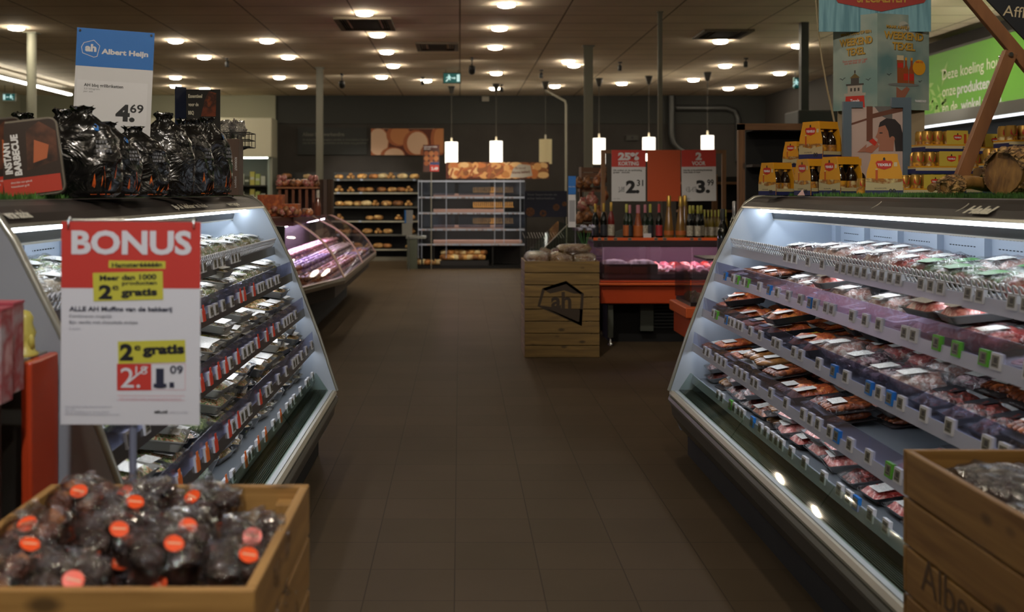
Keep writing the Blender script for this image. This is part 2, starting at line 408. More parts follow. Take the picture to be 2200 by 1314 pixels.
added_spot(-2.2, 20.4, (-2.2, 24.2, 1.3), 300, 'added spot aimed at the bread racks')
added_spot(5.0, 12.6, (6.62, 13.5, 2.9), 60, 'added spot aimed at the green wall sign', 70)
# ventilation cassettes
def cassette(px0, px1, y0, y1, label):
    ya, yb = F*(CZ-1.5)/(413-y0), F*(CZ-1.5)/(413-y1); ym = (ya+yb)/2; xa, xb = XY(ym, px0), XY(ym, px1)
    t = thing('air_vent', label, 'ventilation grille', ((xa+xb)/2, ym, CZ-.03))
    vm = M('vent_paint', '6d6250', .6); vd = M('vent_dark', '2b2620', .8)
    b = MB(); e = .06
    for a in ((xa, xb, ya, ya+e), (xa, xb, yb-e, yb), (xa, xa+e, ya+e, yb-e), (xb-e, xb, ya+e, yb-e)): b.box(a[0], a[1], a[2], a[3], CZ-.03, CZ-.002, vm)
    b.build('frame', t)
    b = MB(); b.box(xa+e*3, xb-e*3, ya+e*1.6, yb-e*1.6, CZ-.026, CZ-.004, vd); b.build('intake', t)
    for k in range(3):
        for sx in (0, 1):
            x = xa+e*1.2+k*.03 if sx == 0 else xb-e*1.2-k*.03
            MB().box(x-.006, x+.006, ya+e, yb-e, CZ-.028, CZ-.006, vd).build('blade', t)
cassette(725, 845, 36, 62, 'square air vent cassette in the ceiling beside the first row of downlights')
cassette(1500, 1605, 62, 80, 'flat air vent cassette in the ceiling above the beer display side')
cassette(895, 985, 90, 106, 'faint air vent in the ceiling above the running man exit sign')
# exit signs
def exit_sign(x0, x1, y0, y1, Y, label, flip=1, frame='0f3f3a'):
    c = W((x0+x1)/2, y1, Y); wd = (x1-x0)/F*Y; h = (y1-y0)/F*Y
    t = thing('exit_sign', label, 'emergency exit sign', (c.x, Y, c.z))
    g = M('exit_green', '1d6f70', .5, emit=.12); wt = M('exit_white', 'bfe4e4', .5, emit=.6)
    b = MB(); b.box(c.x-wd/2, c.x+wd/2, Y, Y+.05, c.z, c.z+h, M('exit_frame'+frame, frame, .5)); b.build('housing', t)
    mt = Matrix.Translation((c.x, Y-.001, c.z+h/2)) @ Matrix.Diagonal((h*flip, 1, h, 1))
    b = MB(); b.rect(-wd/h/2+.06, wd/h/2-.06, -.42, .42, g, 0, mt)
    s = MB()
    s.rect(.45, .72, -.33, .33, wt, -.002, mt)                                   # doorway
    s.poly([(-.0, -.05), (.22, -.05), (.22, -.13), (.36, 0), (.22, .13), (.22, .05), (-.0, .05)], wt, -.002, mt)   # arrow
    s.disc(-.28, .26, .075, wt, -.002, 12, mt)
    s.poly([(-.42, .12), (-.2, .2), (-.12, .1), (-.22, -.02), (-.3, -.02)], wt, -.002, mt)
    s.poly([(-.3, -.02), (-.2, 0), (-.1, -.16), (-.2, -.2)], wt, -.002, mt); s.poly([(-.34, 0), (-.24, -.04), (-.5, -.34), (-.6, -.3)], wt, -.002, mt)
    s.poly([(-.2, .14), (-.02, .02), (-.06, -.02), (-.22, .08)], wt, -.002, mt); s.poly([(-.4, .14), (-.56, .02), (-.52, -.03), (-.36, .08)], wt, -.002, mt)
    b.build('face', t); s.build('pictogram', t)
    r = MB()
    for dx in (-.35, .35): r.tube([(c.x+wd*dx, Y+.025, c.z+h), (c.x+wd*dx, Y+.025, CZ)], .004, DSTEEL)
    r.build('hanger', t)
exit_sign(952, 990, 156, 179, 19.7, 'green running man exit sign hanging above the middle of the aisle')
exit_sign(5, 33, 200, 217, 22.5, 'small exit sign in a pale frame near the round column', -1, '9a9c90')
exit_sign(1706, 1728, 166, 190, 20, 'small exit sign by the dark side wall above the beer cartons')
# linear tube lamp
t = thing('tube_lamp', 'long fluorescent tube lamp hanging along the aisle behind the round pale column', 'ceiling lamp', (-8.16, 21, 3.55))
MB().box(-8.2, -8.12, 18.6, 22.9, 3.56, 3.6, LTRIM).build('housing', t); MB().box(-8.2, -8.12, 18.6, 22.9, 3.53, 3.56, M('tube_light', (1, .97, .86), .4, emit=22)).build('tube', t)
b = MB()
for y in (19, 22.5): b.tube([(-8.16, y, 3.6), (-8.16, y, CZ)], .004, STEEL)
b.build('hanger', t)
# pendant lamps
SHON = M('shade_lit', (1.0, .93, .80), .7, emit=1.5); SHOFF = M('shade_unlit', 'c9bd96', .7, emit=.0)
for px, ct, st, sb, lab, on in [(970,185,305,350,'lit white drum pendant left of the exit sign cord, over the bread header board',1),(1066,180,303,350,'lit white drum pendant over the middle of the bread header board',1),
        (1172,175,299,352,'unlit cream drum pendant over the right end of the bread header board',0),(1287,168,297,352,'lit white drum pendant between the grey column and the price boards',1),
        (1394,163,295,345,'lit white drum pendant behind the blank orange board',1),(1520,155,291,338,'lit white drum pendant behind the 3.99 price board',1)]:
    Y = F*(CZ-1.5)/(413-ct); X = XY(Y, px); z1, z0 = ZY(Y, st), ZY(Y, sb); r = .128*Y/22
    t = thing('pendant_lamp', lab, 'pendant lamp', (X, Y, z0))
    MB().lathe([(.03, -.16), (.075, -.004)], M('pendant_rose', '2e2a24', .5), (X, Y, CZ), 14).build('ceiling_rose', t)
    MB().tube([(X, Y, CZ-.15), (X, Y, z1+.08)], .006, M('cord', '4c4a44', .6), 6).build('cord', t)
    MB().lathe([(.016, z1+.09), (.02, z1-.02)], LTRIM, (X, Y, 0), 10).build('lamp_holder', t)
    b = MB().lathe([(r, z0), (r, z1)], SHON if on else SHOFF, (X, Y, 0), 28)
    b.f.pop(); b.mi.pop(); b.sm.pop(); b.f.pop(); b.mi.pop(); b.sm.pop()
    b.lathe([(r-.004, z1), (r-.004, z0)], SHON if on else SHOFF, (X, Y, 0), 28); b.f.pop(); b.mi.pop(); b.sm.pop(); b.f.pop(); b.mi.pop(); b.sm.pop()
    b.build('lamp_shade', t)
    if on:
        MB().blob((X, Y, (z0+z1)/2), (.045, .045, .06), M('bulb', (1, .9, .7), .4, emit=70), 10, 7, 0).build('bulb', t)
# ducts and pipe on the back wall
DUCT = M('galvanised', '4a4b4a', .4, .5, bump=(14, .2))
dd = MB(); Y = YB-.11
dd.tube([W(1443, 205, Y), W(1443, 285, Y), W(1446, 305, Y), W(1458, 320, Y), W(1490, 335, Y)], .08, DUCT, 16)
tag(dd.build('ventilation_duct'), 'ribbed metal duct dropping from the ceiling behind the pendants', 'duct')
dd = MB().tube([W(1452, 232, Y), W(1560, 232, Y), W(1578, 238, Y), W(1586, 255, Y), W(1586, 345, Y)], .07, DUCT, 16)
tag(dd.build('ventilation_duct'), 'metal duct running sideways then turning down at a bend on the dark wall', 'duct')
dd = MB().tube([W(1172, 194, 20.5), W(1214, 217, 20.5), W(1216, 225, 20.5), (XY(20.5, 1216), 20.5, 0)], .022, M('pipe_paint', '8a877a', .5), 10)
tag(dd.build('pipe'), 'thin pale pipe dropping from the ceiling right of the unlit pendant', 'pipe')
b = MB(); c = W(1358, 296, YB-.02); b.box(c.x-.14, c.x+.14, YB-.06, YB-.01, c.z-.06, c.z+.06, M('box_paint', '35332e', .6)); o = b.build('junction_box'); tag(o, 'small socket box on the dark back wall between two pendants', 'wall box')
MB().disc(c.x, c.z, .03, BLK, YB-.062).build('socket', o)
b = MB(); c = W(1043, 213, YB-.02); b.box(c.x-.08, c.x+.08, YB-.12, YB-.03, c.z-.05, c.z+.06, M('sensor_paint', '8a867a', .6)); tag(b.build('wall_sensor'), 'small pale sensor high on the back wall near the exit sign', 'sensor')
# posters on the back wall
t = thing('wall_text_panel', 'dark panel with faint lettering on the back wall left of the bread picture', 'wall panel', W(715, 330, YB-.05))
a, c = W(640, 332, YB-.05), W(788, 274, YB-.05)
MB().box(a.x, c.x, YB-.05, YB-.001, a.z, c.z, M('text_panel', '1f2220', .7)).build('board', t)
b = MB(); gi = M('faint_ink', '5c5a52', .7); y = YB-.052
b.text('Alleen handwerkendige', W(650, 292, y).x, W(0, 292, y).z, .085, gi, width=.95, bold=.02, y=y)
b.text('de ambachtelijke recepten worden in onze bakkerij bereid', W(650, 302, y).x, W(0, 302, y).z, .05, gi, width=1.5, y=y)
b.text('met de lekkerste ingredienten en de beste zorg gebakken', W(650, 309, y).x, W(0, 309, y).z, .05, gi, width=1.46, y=y); b.build('lettering', t)
BR = [M('bread_crust', '9b5a38', .8), M('bread_crumb', 'c9a78c', .8), M('bread_shade', '5a2c1e', .8), M('bread_gold', 'b4764a', .8)]
t = thing('bread_picture', 'wide picture of sliced loaves on the dark back wall', 'picture', W(875, 333, YB-.06))
a, c = W(797, 333, YB-.06), W(953, 276, YB-.06); wd, hh = c.x-a.x, c.z-a.z
MB().box(a.x, c.x, YB-.05, YB-.001, a.z, c.z, BR[1]).build('board', t)
b = MB(); y = YB-.051
mt = Matrix.Translation((a.x, y, a.z)) @ Matrix.Diagonal((wd, 1, hh, 1))
def clip(p): return [(min(max(q[0], 0), 1), min(max(q[1], 0), 1)) for q in p]
def el(x, z, rx, rz, m, yy, rot=0): 
    ca, sa = math.cos(rot), math.sin(rot)
    b.poly(clip([(x+rx*math.cos(u)*ca-rz*math.sin(u)*sa, z+rx*math.cos(u)*sa+rz*math.sin(u)*ca) for u in [k*math.pi/9 for k in range(18)]]), m, yy, mt)
b.rect(.18, 1, 0, .99, BR[2], -.001, mt)
for i, q in enumerate([(.08, .5, .17, .6), (.38, .75, .17, .42), (.62, .45, .18, .5), (.95, .6, .13, .6), (.3, .0, .17, .3), (.8, .1, .12, .3)]):
    el(q[0], q[1], q[2], q[3], BR[0], -.002-i*.0004); el(q[0]+.02, q[1], q[2]*.8, q[3]*.86, BR[1 if i % 2 == 0 else 3], -.0022-i*.0004)
b.build('print', t)
# ---------------------------------------------------------------- open refrigerated cases
CASE = M('case_lining', 'a9b4c2', .5); CASEP = M('case_perforated', '9fa9b8', .5); HOLE = M('slot_dark', '2b3038', .7)
PANEL = M('case_side', '8a8c90', .45); BUMP = M('bumper', '4c4d4b', .3, .5); LEDGE = M('ledge', 'aab3bb', .35); CREAM = M('cream_trim', 'a9a595', .4)
CANOPY = M('canopy', '2b2523', .5, spec=.3); GRILLE = M('air_grille', '343a34', .5, 0); KICK = M('kick', '0d0d0d', .7)
LIGHT = M('case_light', (.86, .93, 1.0), .4, emit=STRIP); TRIMM = M('edge_trim', '9a988c', .3, .6)
GUARD = CLEAR('shelf_guard', 'e6eaff', .05, .1, None, .05, 'a8aecb', .95, .35); GLASS = CLEAR('case_glass', 'e6efe9', .01, .03, None, 0, trans=.95, fk=.12)
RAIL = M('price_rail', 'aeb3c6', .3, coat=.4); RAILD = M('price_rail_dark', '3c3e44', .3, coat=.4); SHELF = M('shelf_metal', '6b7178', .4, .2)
TAGW = M('tag_white', 'c4c6cc', .4); TAGB = M('tag_blue', '1a72c4', .4); TAGG = M('tag_green', '57a52c', .4); SCR = M('tag_screen', '6c6a5c', .35); INKY = M('tag_ink', '35342e', .5)
FLAGR = M('flag_red', 'd5432c', .45); FLAGO = M('flag_orange', 'e2702a', .45)
SHFILL = M('added_shelf_light', (.9, .94, 1.0), .4, emit=SHELFFILL)
SH = [(.345, 1.17), (.246, 1.02), (.176, .817), (.12, .62), (.12, .437)]       # front edge of the five decks: set-back, height
def tag_proto(m):
    b = MB().box(-.014, -.002, -.026, .026, -.023, .023, m).box(-.0155, -.014, -.018, .018, -.016, .016, SCR)
    b.box(-.016, -.0155, -.013, .005, -.004, .011, INKY).box(-.016, -.0155, -.012, .013, -.012, -.008, INKY)
    return b
def case(x0, s, y0, y1, side, other, D=1.1):
    nm = side
    t = thing('refrigerated_case', 'long open refrigerated case with '+other, 'refrigerated case', (x0+s*.5, (y0+y1)/2, 0))
    P = lambda pl: [(x0+s*u, z) for u, z in pl]
    L = lambda pl, m, n, a=y0, c=y1, par=t: MB().prism(P(pl), a, c, m).build(n, par)
    L([(.10, .0), (D-.02, .0), (D-.02, .14), (.10, .14)], KICK, 'kick_plate')
    L([(.0, .31), (.012, .23), (.06, .15), (.1, .13), (D, .13), (D, .31)], BUMP, 'base')
    L([(-.014, .318), (-.008, .30), (.02, .295), (.02, .33), (-.008, .335)], M('bumper_grey', '77776f', .35, .4), 'bumper')
    L([(-.006, .352), (.0, .336), (.02, .336), (.018, .366), (.004, .368)], CREAM, 'edge_strip')
    L([(.018, .35), (.05, .35), (.05, .368), (.02, .370)], LEDGE, 'ledge')
    b = MB()
    for k in range(9): u = .054+k*.0085; b.box(min(x0+s*u, x0+s*(u+.0045)), max(x0+s*u, x0+s*(u+.0045)), y0, y1, .352, .372, GRILLE)
    b.box(min(x0+s*.05, x0+s*.14), max(x0+s*.05, x0+s*.14), y0, y1, .33, .35, KICK); b.build('air_grille', t)
    L([(.13, .31), (1.0, .31), (1.0, .36), (.13, .36)], SHELF, 'deck_tray')
    # three sheets of front glass
    n = 3; g = .004
    for k in range(n):
        a = y0+.02+(y1-y0-.04)*k/n; c = y0+.02+(y1-y0-.04)*(k+1)/n-g
        L([(.04, .368), (.046, .368), (.115, .47), (.109, .47)], GLASS, 'front_glass', a, c)
    L([(.955, .3), (1.0, .3), (1.0, 1.45), (.955, 1.45)], CASE, 'back_panel')
    # perforated uprights and slots on the back panel
    k = 0; y = y0+.06
    while y < y1-.05:
        o = L([(.925, .36), (.955, .36), (.955, 1.42), (.925, 1.42)], CASE, 'upright', y, y+.075); y += .44
    b = MB(); y = y0+.2
    while y < y1-.2:
        for z in (1.23, 1.27, 1.31, 1.35):
            for q in range(9):
                yy = y+q*.028; b.box(min(x0+s*.9545, x0+s*.953), max(x0+s*.9545, x0+s*.953), yy, yy+.014, z, z+.004, HOLE)
        y += .44
    b.build('vent_slots', t)
    # canopy with light
    L([(.415, 1.420), (.44, 1.445), (.475, 1.464), (.53, 1.476), (D, 1.476), (D, 1.455), (.56, 1.455), (.43, 1.414)], CANOPY, 'canopy')
    L([(.408, 1.412), (.43, 1.408), (.434, 1.416), (.415, 1.421)], TRIMM, 'canopy_lower_trim')
    L([(.53, 1.4765), (.545, 1.4765), (.545, 1.480), (.53, 1.480)], TRIMM, 'canopy_upper_trim')
    L([(.512, 1.396), (.532, 1.388), (.54, 1.4), (.52, 1.408)], LIGHT, 'light_strip')
    L([(.56, 1.455), (.60, 1.455), (.60, 1.345), (.59, 1.345)], BLK, 'air_curtain_lip')
    L([(.586, 1.343), (.60, 1.343), (.60, 1.349), (.586, 1.349)], TRIMM, 'lip_trim')
    L([(.64, 1.425), (.67, 1.425), (.67, 1.438), (.64, 1.438)], LIGHT, 'hidden_light_strip')  # unseen strip behind the lip, put in to light the back panel
    L([(.60, 1.44), (1.0, 1.44), (1.0, 1.455), (.60, 1.455)], CASE, 'top_lining')
    # end panels
    out = [(0, .30), (.0, .36), (.106, .682), (.266, 1.108), (.40, 1.375), (.44, 1.435), (.49, 1.468), (.54, 1.475), (D, 1.475), (D, .14), (.06, .14)]
    for yy, e in ((y0, -.025), (y1, .025)):
        o = L(out, PANEL if yy == y0 else CASE, 'end_panel', min(yy, yy+e), max(yy, yy+e))
        MB().tube([(x0+s*(u-.004), yy+e/2, z+.003) for u, z in out[1:9]], .012, TRIMM, 6).build('edge_trim', o)
    L([(D-.02, .31), (D, .31), (D, 1.455), (D-.02, 1.455)], PANEL, 'rear_cladding')
    # decks
    protos = {}
    for i, (u, z) in enumerate(SH):
        sh = L([(u+.012, z-.012), (.955, z-.012), (.955, z), (u+.012, z)], SHELF, 'shelf', y0+.01, y1-.01)
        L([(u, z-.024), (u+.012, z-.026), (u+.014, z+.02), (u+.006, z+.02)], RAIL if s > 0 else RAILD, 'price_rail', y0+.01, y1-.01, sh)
        if i < 4:
            L([(u+.03, z-.022), (u+.045, z-.022), (u+.045, z-.0125), (u+.03, z-.0125)], SHFILL, 'added_shelf_light', y0+.03, y1-.03, sh)  # unseen strip added under the shelf to light the packs below
            b = MB(); y = y0+.25
            while y < y1-.1:
                b.prism(P([(u+.05, z-.012), (.92, z-.012), (.92, z-.06)]), y, y+.006, SHELF); y += .86
            b.build('bracket', sh)
        if i == 0:      # white wire fence of round loops
            b = MB(); y = y0+.03; wm = M('fence_white', 'c2c2c6', .4)
            while y < y1-.03:
                pts = [(x0+s*(u+.004-.012*math.sin(q/8*math.pi)), y+.017*math.cos(2*math.pi*q/16), z+.045+.025*math.sin(2*math.pi*q/16)) for q in range(16)]
                b.tube(pts, .0028, wm, 5, True); y += .036
            b.tube([(x0+s*(u+.004), y0+.01, z+.045), (x0+s*(u+.004), y1-.01, z+.045)], .0025, wm, 5)
            b.build('loop_fence', sh)
        elif i < 4:
            ys = [y0+.012, y0+(y1-y0)*.26, y0+(y1-y0)*.51, y0+(y1-y0)*.76, y1-.012]
            for a, c in zip(ys, ys[1:]): L([(u+.006, z+.012), (u+.0085, z+.012), (u+.016, z+.085), (u+.0135, z+.085)], GUARD, 'clear_guard', a+.002, c-.002, sh)
        # price tags
        y = y0+.12+random.random()*.1; nn = 0
        while y < y1-.06 and nn < 24:
            r = random.random(); kind = 'w'
            if s > 0 and i > 0 and r < .17: kind = 'b' if r < .11 else 'g'
            tm = {'w': TAGW, 'b': TAGB, 'g': TAGG}[kind]
            if kind not in protos:
                protos[kind] = tag_proto(tm).build('price_tag'); o = protos[kind]
                if s < 0: o.data.transform(Matrix.Scale(-1, 4, (1, 0, 0))); o.data.flip_normals()
            else: o = protos[kind].copy(); COL.objects.link(o)
            o.parent = sh; o.location = Vector((x0+s*(u+.002), y, z-.001))-Vector(t['_o']); o.rotation_euler = (0, s*.12, 0)
            if kind != 'w': o['label'] = ('blue' if kind == 'b' else 'green')+' framed price tag'
            if s < 0 and i > 0 and random.random() < .5 and y < y0+2.5:
                fk = 'fr' if (i < 4 and y > y0+.9) else 'fo'; fm = FLAGR if fk == 'fr' else FLAGO
                if fk not in protos:
                    protos[fk] = MB().box(.004, .006, -.042, -.02, .0, .062, fm).build('price_flag'); f_ = protos[fk]
                else: f_ = protos[fk].copy(); COL.objects.link(f_)
                f_.parent = sh; f_.location = o.location+Vector((.006, 0, 0)); f_.rotation_euler = o.rotation_euler; f_['label'] = ('red' if fm is FLAGR else 'orange')+' price flag'
                ck = fk+'c'
                if ck not in protos: protos[ck] = MB().box(.004, .0065, .03, .07, -.02, .02, fm).build('promotion_card'); g_ = protos[ck]
                else: g_ = protos[ck].copy(); COL.objects.link(g_)
                g_.parent = sh; g_.location = f_.location; g_.rotation_euler = f_.rotation_euler; g_['label'] = ('red' if fm is FLAGR else 'orange')+' promotion card'
            if i == 0: y += random.choice([.075, .075, .1, .19])
            else: y += random.choice([.07, .09, .13, .17, .22])
            nn += 1
    return t, P
CR, PR = case(1.204, 1, 2.62, 6.26, 'right', 'meats, lettered Halal on the canopy', 1.72)
CL_, PL = case(-.709, -1, 2.725, 6.26, 'left', 'salads and ready meals under the charcoal bags')
# canopy lettering: the face from (.415,1.42) up to (.475,1.464)
CREAMI = M('cream_ink', 'dcd8c8', .6)
def canopy_text(case_o, x0, s, items):
    b = MB()
    fx, fz = .06, .044; ln = math.hypot(fx, fz)
    for txt, y, h, wdt in items:
        # local x runs along the aisle, local z up the sloping face, local -y outward
        if s > 0: ex = Vector((0, -1, 0)); ez = Vector((fx, 0, fz))/ln
        else: ex = Vector((0, 1, 0)); ez = Vector((-fx, 0, fz))/ln
        ey = ez.cross(ex)
        o = Vector((x0+s*.424, y, 1.4275)); mt = Matrix((( ex.x, ey.x, ez.x, o.x), (ex.y, ey.y, ez.y, o.y), (ex.z, ey.z, ez.z, o.z), (0, 0, 0, 1)))
        b.text(txt, 0, 0, h, CREAMI, width=wdt, bold=.05 if txt == 'Halal' else .03, y=-.009, mtx=mt, shear=.35 if txt == 'Halal' else 0)
    b.build('lettering', case_o)
canopy_text(CR, 1.204, 1, [('Halal', 3.53, .04, .17)])
canopy_text(CL_, -.709, -1, [('verse salades', 2.735, .034, .16), ('ijs & lekker in huis', 4.35, .03, .55), ('wraps', 5.35, .03, .26)])
b = MB()
for y in (3.66, 4.4): 
    pts = [(1.204+.42-.002+.004*k, y-.09*math.sin(k/10*1.57), 1.419+.0045*k) for k in range(11)]
    b.tube(pts, .0018, CREAMI, 5)
b.build('curved_line', CR)

# artificial grass on the case tops
def turf(x0, s, y0, y1, label, D=1.08):
    g1 = M('turf_green', '3a6a22', .7, rnd=.0, noise_=(30, ['1f4514', '4f8030'])); b = MB()
    b.box(min(x0+s*.545, x0+s*1.08), max(x0+s*.545, x0+s*D), y0, y1, 1.4765, 1.482, g1)
    rr = random.Random(3)
    for k in range(7500):
        u = .538+rr.random()**2*.5; y = y0+rr.random()*(y1-y0); a = rr.random()*6.28; h = .010+rr.random()*.014
        dx, dy = math.cos(a)*.0022, math.sin(a)*.0022; tx, ty = (rr.random()-.5)*.012, (rr.random()-.5)*.012; x = x0+s*u
        b.add([(x-dx, y-dy, 1.481), (x+dx, y+dy, 1.481), (x+tx, y+ty, 1.481+h)], [(0, 1, 2)], g1)
    tag(b.build('artificial_grass'), label, 'artificial grass', kind='stuff')
turf(1.204, 1, 2.62, 6.24, 'green artificial grass mat under the beer cartons', 1.7); turf(-.709, -1, 2.725, 6.24, 'green artificial grass mat under the charcoal bags')

# ---------------------------------------------------------------- packages (local: x = width along the shelf, -y = front)
FILM = CLEAR('film', 'ffffff', .015, .1, (15, .9), .0, 'c8ccd4', .99, .2)
BAGF = CLEAR('bag_film', 'ffffff', .05, .09, (18, 1.3), .04, 'c4c8cc', .97, .26)
MEATS = [M('meat_red', '8e3028', .4, noise_=(40, ['c05a4c', '8c1c18', 'a83428', 'c8948a']), bump=(60, .4), coat=.3), M('meat_brown', '6e3a20', .4, noise_=(30, ['a85c2e', '5a2814', '8a4420']), bump=(50, .4), coat=.3),
         M('meat_pink', 'b0706a', .4, noise_=(30, ['dca49a', 'a84c46', 'c87c72', 'd8c0b8']), bump=(50, .3), coat=.3), M('meat_orange', 'a8552a', .4, noise_=(30, ['d8823c', '94381a', 'c0602c']), bump=(50, .4), coat=.3),
         M('meat_dark', '3c1612', .4, noise_=(30, ['6c2c22', '2c100c', '8a3a30']), bump=(50, .4), coat=.3)]
GREENS = [M('salad_mix', '6a7a3a', .5, noise_=(70, ['a4b45a', '2e5a1c', 'd8d0a8', 'b05028', '5c7c30']), bump=(60, .6), coat=.2), M('pasta_mix', 'a08a58', .5, noise_=(60, ['dcc894', '94682c', '6c7c34', 'c06030', 'e0d8b0']), bump=(60, .6), coat=.2),
          M('spinach', '2c4420', .5, noise_=(60, ['1c3014', '42602c']), bump=(50, .7), coat=.3), M('wrap_mix', 'b8b09a', .5, noise_=(45, ['e0dccc', 'a0865c', '6f8f46', 'e4e0d4']), bump=(50, .5), coat=.2),
          M('meal_print', '9a8a6a', .5, noise_=(45, ['ece6d4', 'b0783c', 'e8e0c8', '6c7a34', 'dcb450']), bump=(40, .2), coat=.2)]
TRAYB = M('tray_black', '222426', .3); TRAYC = M('tray_grey', '7a7c7e', .3, .3); TRAYW = M('tray_white', 'a9a9a8', .4)
LABW = M('label_white', 'bdbdb8', .45, noise_=(90, ['e0e0dc', 'a8a59e', 'dcdcd8'], (1, 6, 1))); LABB = M('label_black', '1c1c20', .4); LABY = M('label_yellow', 'c4ae3a', .45); LABG = M('label_green', '3f7a34', .45)
def proto(name, cat):
    t = thing(name, '', cat, (0, 0, -50)); t['_o'] = (0, 0, 0); t.location = (0, 0, 0); return t
def mk_tray(name, cat, w_, d, h, tray, food, lab=None, labm=LABW, seed=0, heap=.018, film=FILM):
    t = proto(name, cat); h *= .68; heap *= 1.25
    b = MB().rrect(w_, d, 0, h, .015, tray, .86, top=False).rrect(w_*1.04, d*1.04, h-.003, h, .016, tray, 1, bottom=False, top=False)
    b.rrect(w_*.9, d*.9, h*.45, h*.46, .012, tray, 1, bottom=False); b.build('tray', t)
    MB().hump(w_*.92, d*.9, h*.5, heap+h*.35, food, 12, 10, .28, 34, seed).build('filling', t)
    MB().hump(w_*1.03, d*1.03, h+.001, heap*.6+.005, film, 10, 8, .3, 26, seed+5, edge=6).build('film', t)
    if lab:
        b = MB(); x0, x1, y0, y1 = [a*b_ for a, b_ in zip(lab, (w_, w_, d, d))]; z = h+heap*.6+.009
        b.add([(x0, y0, z-.003), (x1, y0, z-.003), (x1, y1, z), (x0, y1, z)], [(0, 1, 2, 3)], labm); b.build('sticker', t)
    return t
def mk_sausages(name, n, mat, wd, ln, seed, film=FILM):
    t = proto(name, 'sausages')
    r = wd/n/2*.92
    MB().rrect(wd*1.12, ln*1.18, 0, .004, .01, M('card_back', '2a2524', .4), 1).build('backing_card', t)
    for k in range(n):
        x = -wd/2+(k+.5)*wd/n; pts = [(x+.004*math.sin(q*1.3+seed+k), -ln/2+ln*q/8, .004+r) for q in range(9)]
        MB().tube(pts, [r*.35, r*.85, r, r*1.02, r, r*1.02, r, r*.85, r*.35], mat, 8).build('sausage', t)
    MB().hump(wd*1.1, ln*1.14, .003, r*2.1, film, 12, 8, .12, 28, seed, edge=5).build('film', t)
    b = MB(); z = r*2.1+.008; b.add([(-wd*.3, -ln*.32, z), (wd*.3, -ln*.32, z), (wd*.3, ln*.02, z+.001), (-wd*.3, ln*.02, z+.001)], [(0, 1, 2, 3)], LABW); b.build('sticker', t)
    return t
def mk_bag(name, cat, w_, d, h, food, seed, lab=LABW, film=BAGF, labr=(-.2, .25, -.3, .1)):
    t = proto(name, cat)
    MB().blob((0, 0, h*.42), (w_*.42, d*.42, h*.42), food, 14, 10, .22, 2.6, seed, .8, flat=.9).build('filling', t)
    b = MB().blob((0, 0, h*.46), (w_*.5, d*.5, h*.5), film, 18, 12, .16, 3.4, seed+3, .75, flat=.86)
    b.add([(-w_*.4, d*.42, h*.3), (w_*.4, d*.42, h*.3), (w_*.48, d*.62, h*.5), (-w_*.48, d*.62, h*.46)], [(0, 1, 2, 3)], film); b.build('bag', t)
    if lab is not None:
        MB().hump(w_*(labr[1]-labr[0]), d*(labr[3]-labr[2]), h*.93, .006, lab, 4, 4, .2, 20, seed, c=(w_*(labr[0]+labr[1])/2, d*(labr[2]+labr[3])/2)).build('sticker', t)
    return t
def mk_bowl(name, food, film, tray, seed, r=.075, h=.055, lab=LABW):
    t = proto(name, 'bowl')
    MB().lathe([(r*.72, 0), (r*.95, h*.8), (r, h), (r*.94, h*.98), (r*.9, h*.6)], tray, seg=24).build('bowl', t)
    MB().blob((0, 0, h*.66), (r*.9, r*.9, h*.42), food, 16, 8, .12, 5, seed, flat=.5).build('filling', t)
    MB().lathe([(r*1.03, h), (r*1.03, h+.006), (r*.8, h+.016), (.001, h+.018)], film, seg=24).build('lid', t)
    MB().add([(-r*.55, -r*.4, h+.0195), (r*.5, -r*.5, h+.0195), (r*.6, r*.2, h+.0195), (-r*.45, r*.3, h+.0195)], [(0, 1, 2, 3)], lab).build('sticker', t)
    return t
def mk_slices(name, mat, seed, lab=LABW):
    t = proto(name, 'sliced meat')
    MB().rrect(.15, .21, 0, .006, .012, M('card_pale', '8f8a84', .4), 1).build('backing_card', t)
    b = MB()
    for k in range(5): b.lathe([(.045, .006+k*.002), (.045, .0078+k*.002)], mat, (0, -.05+k*.02, 0), 20, True)
    b.build('slices', t)
    MB().hump(.148, .2, .005, .014, FILM, 8, 8, .25, 22, seed, edge=6).build('film', t)
    MB().add([(-.07, .035, .0205), (.07, .035, .0205), (.07, .098, .0205), (-.07, .098, .0205)], [(0, 1, 2, 3)], lab).build('sticker', t)
    return t
